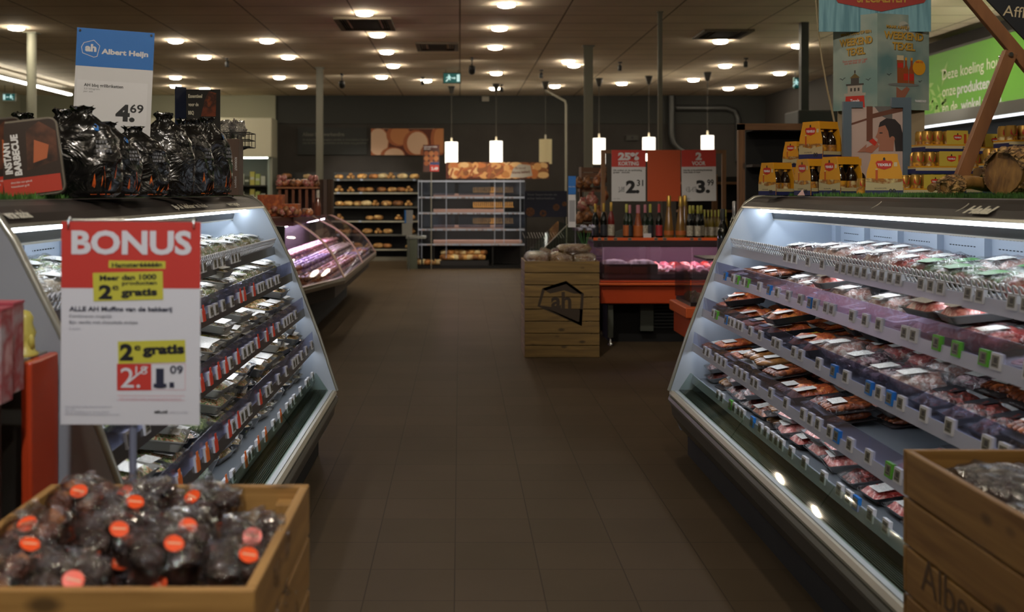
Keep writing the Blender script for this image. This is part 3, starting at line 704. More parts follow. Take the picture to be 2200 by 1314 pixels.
# (prototype, description, depth of the pack)
RP = {
 'minced': (mk_tray('meat_tray', 'meat', .17, .22, .04, TRAYB, MEATS[0], (-.1, .42, -.4, -.12), seed=1), 'black tray of red meat', .23),
 'steak': (mk_tray('meat_tray', 'meat', .16, .2, .035, TRAYC, MEATS[4], (-.42, .1, -.1, .3), LABB, 2), 'grey tray of dark meat', .21),
 'pink': (mk_tray('meat_tray', 'meat', .18, .22, .04, TRAYC, MEATS[2], (-.3, .3, -.42, -.18), LABW, 3, .024), 'clear tray of pink meat', .23),
 'burger': (mk_tray('meat_tray', 'meat', .19, .15, .035, TRAYB, MEATS[1], (-.45, -.05, -.4, .4), LABW, 4), 'black tray of brown patties', .16),
 'marinated': (mk_tray('meat_tray', 'meat', .16, .22, .045, TRAYB, MEATS[3], (0, .44, -.38, 0), LABW, 5, .022), 'tray of orange marinated meat', .23),
 'sausage': (mk_sausages('sausage_pack', 5, MEATS[1], .15, .17, 1), 'pack of brown sausages', .2),
 'thinsausage': (mk_sausages('sausage_pack', 7, MEATS[3], .15, .19, 2), 'pack of thin orange sausages', .22),
 'goldsausage': (mk_sausages('sausage_pack', 3, M('sausage_gold', '8a5a28', .35, noise_=(20, ['a06e34', '5a3414']), coat=.4), .12, .24, 3), 'pack of long golden sausages', .27),
 'bagred': (mk_bag('meat_bag', 'meat', .17, .2, .075, MEATS[0], 1), 'clear bag of red meat', .22),
 'bagwhite': (mk_bag('meat_bag', 'meat', .2, .2, .085, M('meat_pale', 'b39a90', .4, noise_=(30, ['c6b6ae', '9c6a5c', 'c8c0bc']), bump=(40, .4), coat=.4), 2, LABW), 'puffy pale bag of meat', .22),
 'bagpurple': (mk_bag('meat_bag', 'meat', .18, .2, .07, M('meat_plum', '6a2a3c', .4, noise_=(30, ['84384a', '3c1420', 'c0a0a4']), bump=(40, .4), coat=.4), 3, LABW), 'bag of plum coloured meat', .22),
 'baggreen': (mk_bag('meat_bag', 'meat', .2, .21, .075, M('meat_leaf', '4c4a2c', .4, noise_=(18, ['7a3a30', '2f5a24', 'b9b9b0']), bump=(40, .4), coat=.4), 4, LABG), 'bag of meat with green print', .22),
 'slices': (mk_slices('slice_pack', MEATS[2], 1), 'flat pack of pink slices', .21),
 'slicesdark': (mk_slices('slice_pack', MEATS[4], 2, LABY), 'flat pack of dark slices', .21),
}
TRAYL = M('tray_pale', '7e7c76', .35)
LP = {
 'mealprint': (mk_tray('meal_tray', 'ready meal', .16, .22, .05, TRAYL, GREENS[4], (-.42, .42, -.42, .02), LABW, 6, .006), 'ready meal tray with pale sleeve', .23),
 'pasta': (mk_tray('meal_tray', 'ready meal', .19, .19, .05, TRAYC, GREENS[1], (-.35, .42, -.42, -.1), LABW, 7, .012), 'grey tray of pasta meal', .2),
 'leaf': (mk_tray('meal_tray', 'salad', .19, .24, .05, TRAYL, GREENS[0], (-.4, .1, -.4, -.14), LABW, 8, .014), 'tray of mixed leaf salad', .25),
 'bowlsalad': (mk_bowl('salad_bowl', GREENS[0], FILM, TRAYB, 1), 'round black bowl of salad', .16),
 'bowlpasta': (mk_bowl('salad_bowl', GREENS[1], FILM, TRAYC, 2, lab=LABW), 'round grey bowl of pasta salad', .16),
 'wrapbag': (mk_bag('wrap_bag', 'wrap', .17, .2, .085, GREENS[3], 5, LABW), 'bagged wheat wrap', .22),
 'sandwich': (mk_bag('wrap_bag', 'wrap', .15, .18, .08, M('wrap_white', 'b9b4a6', .5, noise_=(30, ['c6c2b6', '9a8a6c', 'cfccc4']), bump=(30, .4), coat=.3), 6, LABW), 'white bagged wrap', .2),
 'spinach': (mk_bag('leaf_bag', 'salad', .22, .24, .08, GREENS[2], 7, LABG, labr=(-.1, .2, -.3, 0)), 'bag of dark green leaves', .25),
 'endive': (mk_bag('leaf_bag', 'salad', .22, .24, .08, M('endive', '6f8a3c', .5, noise_=(40, ['9aac64', '3c5c20', 'b8c08a']), bump=(40, .6), coat=.3), 8, None), 'bag of light green leaves', .25),
}
OR2 = ['topmost', 'second', 'third', 'fourth', 'bottom']
rr = random.Random(11)
HT = {k: max(v.co.z for c in p[0].children for v in c.data.vertices) for lib in (RP, LP) for k, p in lib.items()}
def fill(x0, s, side, deck, y0, y1, seq, stack=1, rows=2, gap=.012, tilt=0.1, skip=()):
    """seq(y) -> prototype key; walks from the far end towards the camera"""
    u, z = SH[deck]; lib = RP if s > 0 else LP
    if deck == 4: u += .02
    for row in range(rows):
        y = y1-.1; n = 0
        while y > y0:
            key = seq(y, row); n += 1
            if key is None: y -= .17; continue
            pr, desc, d = lib[key]
            bw = .21 if pr.name.startswith(('wrap', 'leaf', 'meat_bag')) else .185
            hh = .05 if key in ('slices', 'slicesdark') else .075 if key not in ('minced', 'steak', 'burger') else .06
            ns = stack if callable(stack) is False else stack(key, row)
            for k in range(ns):
                cu = u+.05+d/2+row*(d+.03)+rr.uniform(-.012, .012)
                rz = (-math.pi/2 if s > 0 else math.pi/2)+rr.uniform(-.16, .16)
                lab = f'{desc}, {"upper " if k else ""}{"front" if row == 0 else "rear"} {ORD[n]} from far end, {OR2[deck]} {"right" if s > 0 else "left"}-case shelf'
                # the front of every pack faces the aisle and leans a little towards it
                place(pr, (x0+s*cu, y, z+.002+d/2*math.sin(tilt)+k*(HT[key]+.003)), (tilt+rr.uniform(0, .02), rr.uniform(-.02, .02), rz), lab, f'{pr.name.split(".")[0].replace("_", " ")}s on the case shelves', scale=(rr.uniform(.94, 1.04), 1, rr.uniform(.9, 1.1)))
            y -= (bw+gap)*rr.uniform(.95, 1.08)
def pick(keys, r): return keys[int(r.random()*len(keys)) % len(keys)]
R0, R1 = 2.75, 6.24
def sR(deck):
    def f(y, row):
        if deck == 0: return None if y > 5.5 else (pick(['bagwhite', 'bagpurple', 'bagwhite'], rr) if y > 4.2 else pick(['baggreen', 'bagwhite', 'baggreen', 'bagred'], rr))
        if deck == 1: return pick(['sausage', 'slices', 'sausage'], rr) if y > 5.2 else (None if (row and y > 4.3) else pick(['bagred', 'slicesdark', 'pink', 'bagwhite'], rr) if y > 3.3 else pick(['slices', 'bagred', 'bagwhite'], rr))
        if deck == 2: return pick(['thinsausage', 'marinated', 'slicesdark'], rr) if y > 4.6 else pick(['bagred', 'bagwhite', 'marinated', 'bagpurple'], rr) if y > 3.5 else pick(['steak', 'sausage', 'pink'], rr)
        if deck == 3: return pick(['goldsausage', 'goldsausage', 'thinsausage'], rr) if y > 5.1 else pick(['marinated', 'burger', 'steak', 'sausage'], rr) if y > 4.0 else (None if y > 3.6 else pick(['steak', 'minced', 'slices'], rr))
        return pick(['goldsausage', 'steak', 'burger'], rr) if y > 4.9 else pick(['minced', 'minced', 'steak', 'pink', 'baggreen'], rr)
    return f
def sL(deck):
    def f(y, row):
        if deck == 0: return pick(['wrapbag', 'sandwich', 'wrapbag'], rr)
        if deck == 1: return pick(['sandwich', 'mealprint', 'wrapbag'], rr) if y > 4.2 else pick(['leaf', 'mealprint'], rr)
        if deck == 2: return pick(['mealprint', 'pasta', 'mealprint'], rr) if y > 3.9 else pick(['leaf', 'bowlpasta', 'endive'], rr)
        if deck == 3: return pick(['mealprint', 'pasta', 'bowlsalad'], rr) if y > 4.2 else pick(['endive', 'leaf', 'bowlsalad'], rr)
        return pick(['pasta', 'mealprint', 'bowlpasta', 'bowlsalad'], rr) if y > 4.0 else pick(['spinach', 'leaf', 'bowlsalad'], rr)
    return f
def st(key, row):
    if 'bag' in key or key in ('spinach', 'endive', 'sandwich'): return 1
    if key in ('mealprint', 'pasta', 'leaf'): return 2 if rr.random() < .7 else 3
    return 1 if rr.random() < .4 else 2
for dk in range(5):
    fill(1.204, 1, 'right', dk, R0, R1, sR(dk), stack=(1 if dk == 0 else st), rows=2, tilt=.12)
    fill(-.709, -1, 'left', dk, 2.85, R1, sL(dk), stack=(1 if dk == 0 else st), rows=2, tilt=.12)
# prototypes that were never placed are taken away again
for lib in (RP, LP):
    for pr, *_ in lib.values():
        if pr.name not in _used:
            for c in list(pr.children): bpy.data.objects.remove(c)
            bpy.data.objects.remove(pr)
# ---------------------------------------------------------------- slatted crates
CW = (('8a6636', 'b08850'))
def crate(x0, x1, y0, y1, top, label, n=8, open_d=.34, wood=('6e4f28', '9a7540'), text=None, logo=False):
    t = thing('wooden_crate', label, 'crate', ((x0+x1)/2, (y0+y1)/2, 0))
    wx = WOOD('slat_x'+wood[0], wood, 0); wy = WOOD('slat_y'+wood[0], wood, 1); wz = WOOD('post_z'+wood[0], wood, 2); th = .018; h = top/n
    for k in range(n):
        a, b_ = k*h+.003, (k+1)*h-.004
        MB().box(x0, x1, y0, y0+th, a, b_, wx).build('front_slat', t, bevel=.003)
        MB().box(x0, x1, y1-th, y1, a, b_, wx).build('rear_slat', t, bevel=.003)
        MB().box(x0, x0+th, y0+th+.001, y1-th-.001, a, b_, wy).build('side_slat', t, bevel=.003)
        MB().box(x1-th, x1, y0+th+.001, y1-th-.001, a, b_, wy).build('side_slat', t, bevel=.003)
    for X, Y in ((x0+th, y0+th), (x1-th-.045, y0+th), (x0+th, y1-th-.045), (x1-th-.045, y1-th-.045)):
        MB().box(X+.001, X+.045, Y+.001, Y+.045, 0, top-.03, wz).build('corner_post', t, bevel=.002)
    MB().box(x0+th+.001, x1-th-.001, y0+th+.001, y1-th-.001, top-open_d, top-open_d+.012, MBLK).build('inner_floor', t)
    ink = M('stamp_ink', '33281e', .8); inkw = M('stamp_ink_light', '4e3820', .8)
    if text:                                                # stamped on the side facing the aisle
        b = MB()
        for s_, z, hh, wd in text:
            mt = Matrix(((0, 1, 0, x0), (-1, 0, 0, (y0+y1)/2), (0, 0, 1, 0), (0, 0, 0, 1)))
            b.text(s_, 0, z, hh, inkw, width=wd, al='c', bold=.0, y=-.0012, mtx=mt)
        b.build('stamped_lettering', t)
    if logo:
        b = MB(); cx = (x0+x1)/2+.0; S = .36; yy = y0-.0012
        mt = Matrix.Translation((cx, 0, top*.58)) @ Matrix.Diagonal((S, 1, S, 1))
        out = [(-.62, -.12), (-.5, .33), (.1, .52), (.55, .2), (.5, -.62)]
        inn = [(-.55, -.10), (-.44, .27), (.1, .44), (.48, .16), (.43, -.52)]
        for i in range(5):
            j = (i+1) % 5; b.poly([out[i], out[j], inn[j], inn[i]], ink, yy, mt)
        b.poly([(-.5, .33), (.1, .52), (.55, .2), (.3, .2), (.05, .28), (-.3, .2)], ink, yy, mt)
        b.poly([(-.55, -.1), (.5, -.62), (.52, -.2), (.1, -.18)], ink, yy, mt)
        b.text('ah', -.02, -.16, .42, ink, al='c', bold=.03, y=yy-.0003, mtx=mt)
        b.build('stamped_logo', t)
    return t
crate(.587, 1.268, 9.93, 10.5, .879, 'tall slatted crate stamped with a dark pentagon logo standing at the aisle end', logo=True, open_d=.06, wood=('5e4a28', '806638'))
crate(-.862, -.317, 1.69, 2.305, .89, 'light slatted crate holding the muffin packs below the red bonus sign', wood=('86602c', 'a87e42'))
crate(1.044, 1.80, 1.75, 2.578, .9, 'light slatted crate stamped Albert Heijn, holding clear lettered bags', wood=('725024', '94703a'), text=[('Albert Heijn', .605, .075, .62), ('Supermarkt', .49, .06, .5)])
# loaves on the tall crate
GOLD = M('gold_cello', '8a6c34', .3, noise_=(30, ['b0924e', '5a401c', '8a6c34']), bump=(30, .9), coat=.8)
def loaf_bag(c, r, label, rz=0., g='cellophane bags of bread on the tall crate'):
    t = thing('bread_bag', label, 'bread', c, g)
    MB().blob((c[0], c[1], c[2]+r[2]*.9), (r[0]*.88, r[1]*.88, r[2]*.88), M('loaf', '94703c', .7, noise_=(12, ['a8854a', '6a4620'])), 16, 10, .06, 3, c[0]*9, .8, flat=.9).build('loaf', t)
    MB().blob((c[0], c[1], c[2]+r[2]*.93), r, GOLDF, 20, 12, .09, 4, c[0]*5, .7, flat=.9).build('bag', t)
    t.rotation_euler = (0, 0, rz); return t
GOLDF = CLEAR('gold_film', 'e8cf9a', .22, .12, (32, 1.3), .12, 'a08a56', .9)
for i, (x, y, z, l) in enumerate([(.72, 10.05, .832, 'front left'), (.93, 10.04, .832, 'front middle'), (1.14, 10.05, .832, 'front right'), (.72, 10.3, .832, 'rear left'), (.95, 10.31, .832, 'rear middle'), (1.15, 10.3, .832, 'rear right')]):
    loaf_bag((x, y, z), (.115, .1, .058), f'golden cellophane bread bag lying {l} in the tall crate')
loaf_bag((1.06, 10.12, .94), (.16, .075, .045), 'long golden bread bag lying on top of the others on the tall crate')
# muffin packs in the near left crate
CELLO = CLEAR('crinkled_cello', 'ffffff', .07, .06, (14, 1.6), .0, 'a8a8ae', .98)
def muffin_pack(name_lab, dark, seed):
    t = proto('muffin_pack', 'muffins')
    mm = M('muffin_dark', '2b1812', .5, noise_=(30, ['3c2218', '180c08']), bump=(50, .6), coat=.2) if dark else M('muffin_blond', '8a5228', .5, noise_=(20, ['a86a34', '5c2e16', '3a1c10']), bump=(50, .6), coat=.2)
    cup = M('muffin_case', '4a2a1a', .7)
    for sx in (-1, 1):
        for sy in (-1, 1):
            mf = MB().blob((sx*.036, sy*.036, .05), (.036, .036, .028), mm, 14, 8, .12, 3, seed+sx+sy*2, flat=.4).build('muffin', t)
            MB().lathe([(.024, .004), (.032, .042)], cup, (sx*.036, sy*.036, 0), 14).build('paper_cup', mf)
    MB().blob((0, 0, .043), (.084, .084, .047), CELLO, 20, 12, .14, 3.6, seed, .72, flat=.9).build('bag', t)
    MB().blob((.01, .0, .098), (.03, .022, .018), CELLO, 10, 6, .5, 3, seed+4).build('gathered_top', t)
    b = MB().lathe([(.001, .0012), (.0205, .001), (.021, 0)], M('orange_sticker', 'e8501c', .35, coat=.4), (0, 0, 0), 20, False)
    b.add([(-.014, -.002, .0014), (.014, -.002, .0014), (.014, .003, .0014), (-.014, .003, .0014)], [(0, 1, 2, 3)], M('sticker_cream', 'dba07a', .5))
    b.v = [(a[0], a[1]*.94, a[2]) for a in b.v]
    o = b.build('round_sticker', t); o.location = (.012, -.045, .088); o.rotation_euler = (.55, .1, 0); return t
MD, MBn = muffin_pack('', True, 1), muffin_pack('', False, 2)
pos = []
zr = random.Random(5); n = 0
names = ['front', 'second', 'third', 'rear']; cols = ['left', 'left middle', 'right middle', 'right']
rows_ = ['front', 'second', 'third', 'fourth', 'rear']; cs_ = ['leftmost', 'left-centre', 'right-centre', 'rightmost']
for layer in range(3):
    for j in range(5):
        for i in range(4):
            if layer == 2 and (i, j) in ((3, 3), (3, 4), (3, 0), (2, 3), (2, 0), (0, 3), (1, 1)): continue
            if layer >= 1 and i == 3 and j >= 3: continue
            if layer == 0 and not (i == 3 and j >= 2): continue
            x = -.772+i*.128+zr.uniform(-.006, .006); y = 1.788+j*.110+zr.uniform(-.005, .005)
            z = [.665, .758, .832][layer]+zr.uniform(-.008, .01)-(.015 if i == 3 and layer else 0)
            blond = (i == 0 and (layer != 1 or j in (1, 3))) and (i, j) != (0, 1)
            place(MBn if blond else MD, (x, y, z), (zr.uniform(-.15, .3), zr.uniform(-.25, .25), zr.uniform(-.7, .7)),
                  f'{"golden" if blond else "dark chocolate"} muffin pack in the slatted crate, {["lower", "middle", "top"][layer]} layer, {rows_[j]} row, {cs_[i]}', 'bagged muffins in the crate', scale=.83)
# clear lettered bags in the near right crate
GB = CLEAR('grey_cello', 'e4e4ea', .18, .12, (22, 1.4), .2, '8c8c94', .9)
def clear_bag(seed):
    t = proto('clear_bag', 'bag')
    MB().blob((0, 0, .05), (.13, .095, .042), M('bag_filling', '4a3c3a', .6, noise_=(18, ['6a4a40', '2a2426', '8a7a78'])), 16, 10, .15, 3, seed, .8, flat=.9).build('filling', t)
    MB().blob((0, 0, .055), (.15, .11, .055), GB, 20, 12, .14, 4, seed+2, .7, flat=.9).build('bag', t)
    b = MB(); mt = Matrix.Translation((0, 0, .112)) @ Matrix.Rotation(-math.pi/2, 4, 'X')
    b.text('BROOD', 0, .0, .022, WHITE, width=.12, al='c', bold=.02, mtx=mt); b.text('vers van vandaag', 0, -.02, .01, WHITE, width=.11, al='c', mtx=mt)
    b.build('print', t); return t
CB = clear_bag(3)
for i, (x, y, z, l) in enumerate([(1.24, 2.42, .70, 'rear left corner'), (1.55, 2.42, .71, 'rear right'), (1.25, 2.18, .69, 'second row left'), (1.53, 2.18, .70, 'second row right'), (1.25, 1.94, .68, 'front left'), (1.53, 1.94, .68, 'front right'), (1.4, 2.3, .78, 'top of the pile near the rear'), (1.42, 2.08, .775, 'top of the pile near the front')]):
    place(CB, (x, y, z+.075), (.08*(i % 3-1), .1*(i % 2), .4*(i-3)), f'clear crinkled bag, {l} of the stamped crate', 'clear bags in the stamped crate')
for j in range(2):
    for i in range(2): place(CB, (1.25+.29*i, 2.0+.35*j, .64), (0, 0, .2+i), f'clear crinkled bag underneath, {["front", "rear"][j]} {["left", "right"][i]} of the stamped crate', 'clear bags in the stamped crate')

# ---------------------------------------------------------------- red bonus sign on a pole
Y = 2.36; s_ = Y/F
t = thing('bonus_sign', 'red and white BONUS price sign on a pole above the muffin crate', 'price sign', (-.71, Y, .0))
bx = MB(); X = lambda p: (p-988)*s_; Z = lambda p: 1.5-(p-413)*s_
cx, cz = X(280), Z(694); wd, hh = 297*s_, 436*s_
mt = Matrix.Translation((cx, Y, cz)) @ Matrix.Rotation(math.radians(.3), 4, 'Y') @ Matrix.Diagonal((s_, 1, s_, 1)) @ Matrix.Translation((-280, 0, 694)) @ Matrix.Diagonal((1, 1, -1, 1))
# from here the sheet is drawn in sheet units, x to the right and z downwards
bx.v = []
def R_(b, x0, x1, y0, y1, m, d=0., rot=0.): b.rect(x0, x1, y0, y1, m, -.0003*d, mt, rot)
B = MB(); B.box(131, 430, 0, .0016, 476, 912, WHITE, mt); B.build('board', t)
B = MB(); R_(B, 131, 430, 476, 619, RED, 1)
R_(B, 233, 355, 560, 576, YEL, 2, .01); R_(B, 200, 350, 584, 645, YEL, 3, -.03)
R_(B, 254, 399, 731, 779, YEL, 2, -.03); R_(B, 252, 326, 781, 838, RED, 2, -.01)
for a in ((326, 399, 780, 781), (326, 399, 836, 837), (398, 399, 780, 837), (252, 398, 849, 850), (252, 398, 859, 860)): R_(B, *a, M('pink_line', 'c98a90', .6), 1)
B.build('colour_fields', t)
def T_(b, s, x, y, h, m, width=None, al='l', bold=0., d=4, rot=0.):
    # flip back so that letters stand upright
    k = Matrix.Translation((x, 0, y)) @ Matrix.Rotation(rot, 4, 'Y') @ Matrix.Diagonal((1, 1, -1, 1))
    b.text(s, 0, 0, h, m, width=width, al=al, bold=bold, y=-.0003*d, mtx=mt @ k)
B = MB(); NV = M('navy_ink', '23263a', .6)
T_(B, 'BONUS', 282, 544, 51, WHITE, 258, 'c', .035); T_(B, 'Hamsterééééén', 294, 573, 10, BLACK, 108, 'c', .03, rot=.02)
T_(B, 'Meer dan 1000', 275, 601, 12, BLACK, 122, 'c', .04, rot=.03); T_(B, '2', 212, 641, 31, BLACK, 29, 'l', .05); T_(B, 'e', 241, 623, 15, BLACK, 14, 'l', .015)
T_(B, 'producten', 262, 612, 9, BLACK, 75, 'l', .03, rot=.02); T_(B, 'gratis', 260, 635, 17, BLACK, 78, 'l', .05, rot=.02)
T_(B, 'ALLE AH Muffins van de bakkerij', 149, 668, 10, NV, 221, 'l', .03); T_(B, 'Combineren mogelijk', 149, 682, 6.5, GREYINK, 92)
T_(B, 'Bijv. vanille met chocolade stukjes', 149, 695, 6.5, GREYINK, 147, bold=.01); T_(B, '2 stuks', 149, 708, 5, M('pale_ink', '9a9ba5', .6), 24)
T_(B, '2', 258, 772, 36, BLACK, 29, 'l', .05); T_(B, 'e', 289, 752, 16, BLACK, 14, 'l', .015); T_(B, 'gratis', 307, 760, 22, BLACK, 90, 'l', .05, rot=.03)
T_(B, '2.', 260, 832, 42, WHITE, 42, 'l'); T_(B, '18', 292, 803, 17, WHITE, 25); T_(B, '1', 336, 830, 42, NV, 17, 'l', .05); R_(B, 331, 359, 823, 831, NV, 5); R_(B, 365, 375, 820, 831, NV, 5); T_(B, '09', 366, 801, 17, NV, 28, 'l', .02)
B.poly([(266, 826), (269, 829), (319, 788), (316, 786)], WHITE, -.0015, mt)
T_(B, 'Ook met andere acties, de korting wordt verrekend', 258, 857, 4, M('pink_ink', 'c8909a', .6), 132)
for k, wdd in enumerate((100, 21, 94, 117)): T_(B, ['Deze aanbieding is geldig zolang de voorraad strekt', 'en niet', 'Prijs per verpakking en per stuk kan afwijken', 'Kijk voor de voorwaarden op de verpakking van het product'][k], 142, 875+k*5.5, 4, M('pale_ink', '9a9ba5', .6), wdd)
T_(B, 'ah.nl', 333, 886, 6, BLACK, 28, bold=.06); T_(B, 'geldig t/m zondag', 366, 886, 4, M('pale_ink', '9a9ba5', .6), 38)
B.build('lettering', t)
B = MB()
for p in (148, 417): B.tube([(X(p), Y-.003, Z(490)), (X(p), Y-.003, Z(474)), (X(p), Y+.008, Z(466)), (X(p), Y+.015, Z(474))], .0022, CHROME, 6)
B.build('clip', t)
MB().tube([(X(282), Y+.012, .0), (X(282), Y+.012, 1.42)], .0085, M('pole_grey', '8c93a8', .35, .5), 12).tube([(X(146), Y+.012, Z(474)), (X(419), Y+.012, Z(474))], .004, CHROME, 8).build('pole', t)
MB().lathe([(.06, 0), (.06, .008), (.02, .016)], DSTEEL, (X(282), Y+.012, 0), 24).build('base', t)

# ---------------------------------------------------------------- blue price sign and charcoal bags on the left case
t = thing('price_sign', 'blue and white Albert Heijn price sign reading 4.69 among the charcoal bags', 'price sign', (0, 0, 0)); t['_o'] = (0, 0, 0)
k = .28/166.; mt = Matrix.Diagonal((k, 1, k, 1)) @ Matrix.Diagonal((1, 1, -1, 1)) @ Matrix.Translation((-242, 0, -250))
B = MB(); B.box(158, 325, 0, .003, 60, 312, WHITE, mt); B.build('board', t)
B = MB(); R_(B, 158, 325, 60, 145, AHBLUE, 1); R_(B, 163, 315, 176, 281, M('card_white', 'd0d0d4', .5), 2); B.build('colour_fields', t)
B = MB(); T_(B, 'Albert Heijn', 212, 115, 12, WHITE, 101, 'l', .04); T_(B, 'AH bbq grillbriketten', 178, 190, 7, BLACK, 84, 'l', .02); T_(B, '2,5 kilogram', 178, 197, 4, GREYINK, 34); T_(B, 'per zak', 178, 203, 4, GREYINK, 20)
T_(B, '4.', 248, 262, 38, BLACK, 42, 'l', .05); T_(B, '69', 279, 243, 19, BLACK, 29, 'l', .02)
pen = [(169, 103), (174, 93), (195, 86), (208, 98), (203, 122), (196, 124), (172, 116)]
for i in range(7):
    a, c = Vector(pen[i]), Vector(pen[(i+1) % 7]); n_ = Vector((-(c-a).y, (c-a).x)).normalized()*.6
    B.poly([tuple(a-n_), tuple(c-n_), tuple(c+n_), tuple(a+n_)], WHITE, -.001, mt)
T_(B, 'ah', 189, 111, 17, WHITE, 24, 'c', .05)
B.build('lettering', t)
for p in (165, 318): MB().disc(p, 66, 2.6, BLK, -.004, 12, mt).build('fixing_pin', t)
MB().tube([(0, .008, -.34), (0, .008, .2)], .006, CHROME).build('pole', t); MB().box(-.06, .06, -.03, .05, -.345, -.338, DSTEEL).build('foot', t)
t.location = (XY(4.15, 242), 4.15, ZY(4.15, 246)); t.rotation_euler = (0, math.radians(2.5), math.radians(14))

BAGM = M('charcoal_plastic', '0b0b0c', .25, bump=(9, 1.0), coat=.5)
FLAME = M('flame_print', 'b0501c', .35, noise_=(24, ['f0842c', '9a3c14', 'e8702a']), bump=(14, .9)); SILV = M('bag_print', '6c6e74', .4, bump=(14, .9))
def charcoal_bag(seed, w_, d, h, pr):
    t = proto('charcoal_bag', 'charcoal bag'); rb = random.Random(seed)
    seg, rings = 48, 40; prof = [(0, .80), (.05, .95), (.2, 1.0), (.45, 1.0), (.65, .9), (.78, .7), (.88, .40), (.93, .22), (.965, .22), (1.0, .30)]
    def rad(z):
        for (a, ra), (c, rc) in zip(prof, prof[1:]):
            if a <= z <= c: q = (z-a)/(c-a); q = q*q*(3-2*q); return ra+(rc-ra)*q
        return prof[-1][1]
    V = lambda x, y, z: x
    b = MB(); v = []; f = []
    def surf(z, a, off=0):
        r = rad(z); cx, cy = math.cos(a), math.sin(a)
        sx = math.copysign(abs(cx)**.75, cx); sy = math.copysign(abs(cy)**.75, cy)
        n1 = abs(noise.noise(Vector((cx*2.2+seed, cy*2.2, z*3))))*1.3; n2 = abs(noise.noise(Vector((cx*5, cy*5+seed, z*8))))*.4
        pl = .16*math.sin(a*11+seed)*max(0, (z-.72)/.28) if z > .72 else 0
        k = r*(1.06-.17*n1-.10*n2+pl)+off
        return (w_/2*sx*k, d/2*sy*k, h*z+(.02*noise.noise(Vector((cx*3, cy*3, seed))) if z > .9 else 0))
    for i in range(rings+1):
        for q in range(seg): v.append(surf(i/rings, 2*math.pi*q/seg))
    for i in range(rings):
        for q in range(seg): f.append((i*seg+q, i*seg+(q+1) % seg, (i+1)*seg+(q+1) % seg, (i+1)*seg+q))
    b.add(v, f, BAGM, True); b.add([v[q] for q in range(seg)], [tuple(range(seg-1, -1, -1))], BAGM)
    b.add([v[rings*seg+q] for q in range(seg)], [tuple(range(seg))], BAGM)
    body = b.build('bag', t)
    if pr:      # printed flames and lettering on the face turned to the aisle
        b = MB()
        for kk in range(4):
            a0 = -1.35+kk*.27; zt = .14+.24*rb.random()
            q = [surf(.03, a0, .012), surf(.03, a0+.17, .012), surf(zt*.6, a0+.12, .012), surf(zt, a0+.08, .014), surf(zt*.6, a0+.03, .012)]
            b.add(q, [(0, 1, 2, 3, 4)], FLAME)
        b.build('flame_print', t)
        b = MB()
        for kk in range(3):
            z = .60-kk*.05; a0, a1 = -1.2, -.85+.2*rb.random(); ny = 5
            for q in range(ny):
                u0 = a0+(a1-a0)*q/ny; u1 = u0+(a1-a0)/ny*.7
                b.add([surf(z, u0, .012), surf(z, u1, .012), surf(z+.032, u1, .012), surf(z+.032, u0, .012)], [(0, 1, 2, 3)], SILV)
        b.build('lettering', t)
        q = [surf(.74, -1.15, .014), surf(.74, -.95, .014), surf(.79, -.92, .014), surf(.82, -1.05, .014), surf(.79, -1.2, .014)]
        if seed < 3: MB().add(q, [(0, 1, 2, 3, 4)], AHBLUE).build('pentagon_mark', t)
    return t
A = charcoal_bag(1.3, .24, .15, .34, True); Bb = charcoal_bag(5.1, .25, .15, .33, True); Cc = charcoal_bag(9.2, .24, .15, .33, False)
ZT = 1.484
def bagat(p, px, Y, rz, h, lab): place(p, (XY(Y, px), Y, ZT), (0, 0, rz), lab, 'black charcoal bags on the left case', scale=(1, 1, h))
bagat(Cc, 50, 4.05, .2, .92, 'black charcoal bag behind the instant barbecue packs, no print visible')
bagat(Cc, 135, 4.22, .6, 1.0, 'black charcoal bag with a raised knotted top left of the blue sign')
bagat(A, 178, 3.55, .15, .85, 'large shiny charcoal bag with orange flames in front of the blue sign')
bagat(A, 228, 3.76, .75, .74, 'narrow charcoal bag with white lettering overlapping the blue sign')
bagat(Bb, 286, 3.96, .5, .76, 'charcoal bag below the 4.69 price with an orange flame at its foot')
bagat(Cc, 352, 4.42, .3, 1.0, 'black charcoal bag just right of the blue sign')
bagat(Bb, 398, 4.75, .8, 1.0, 'charcoal bag in front of the dark barbecue board, left')
bagat(A, 446, 5.05, .9, 1.04, 'charcoal bag in front of the dark barbecue board, right')
bagat(Bb, 415, 5.35, .5, 1.12, 'charcoal bag in the second row under the dark barbecue board')
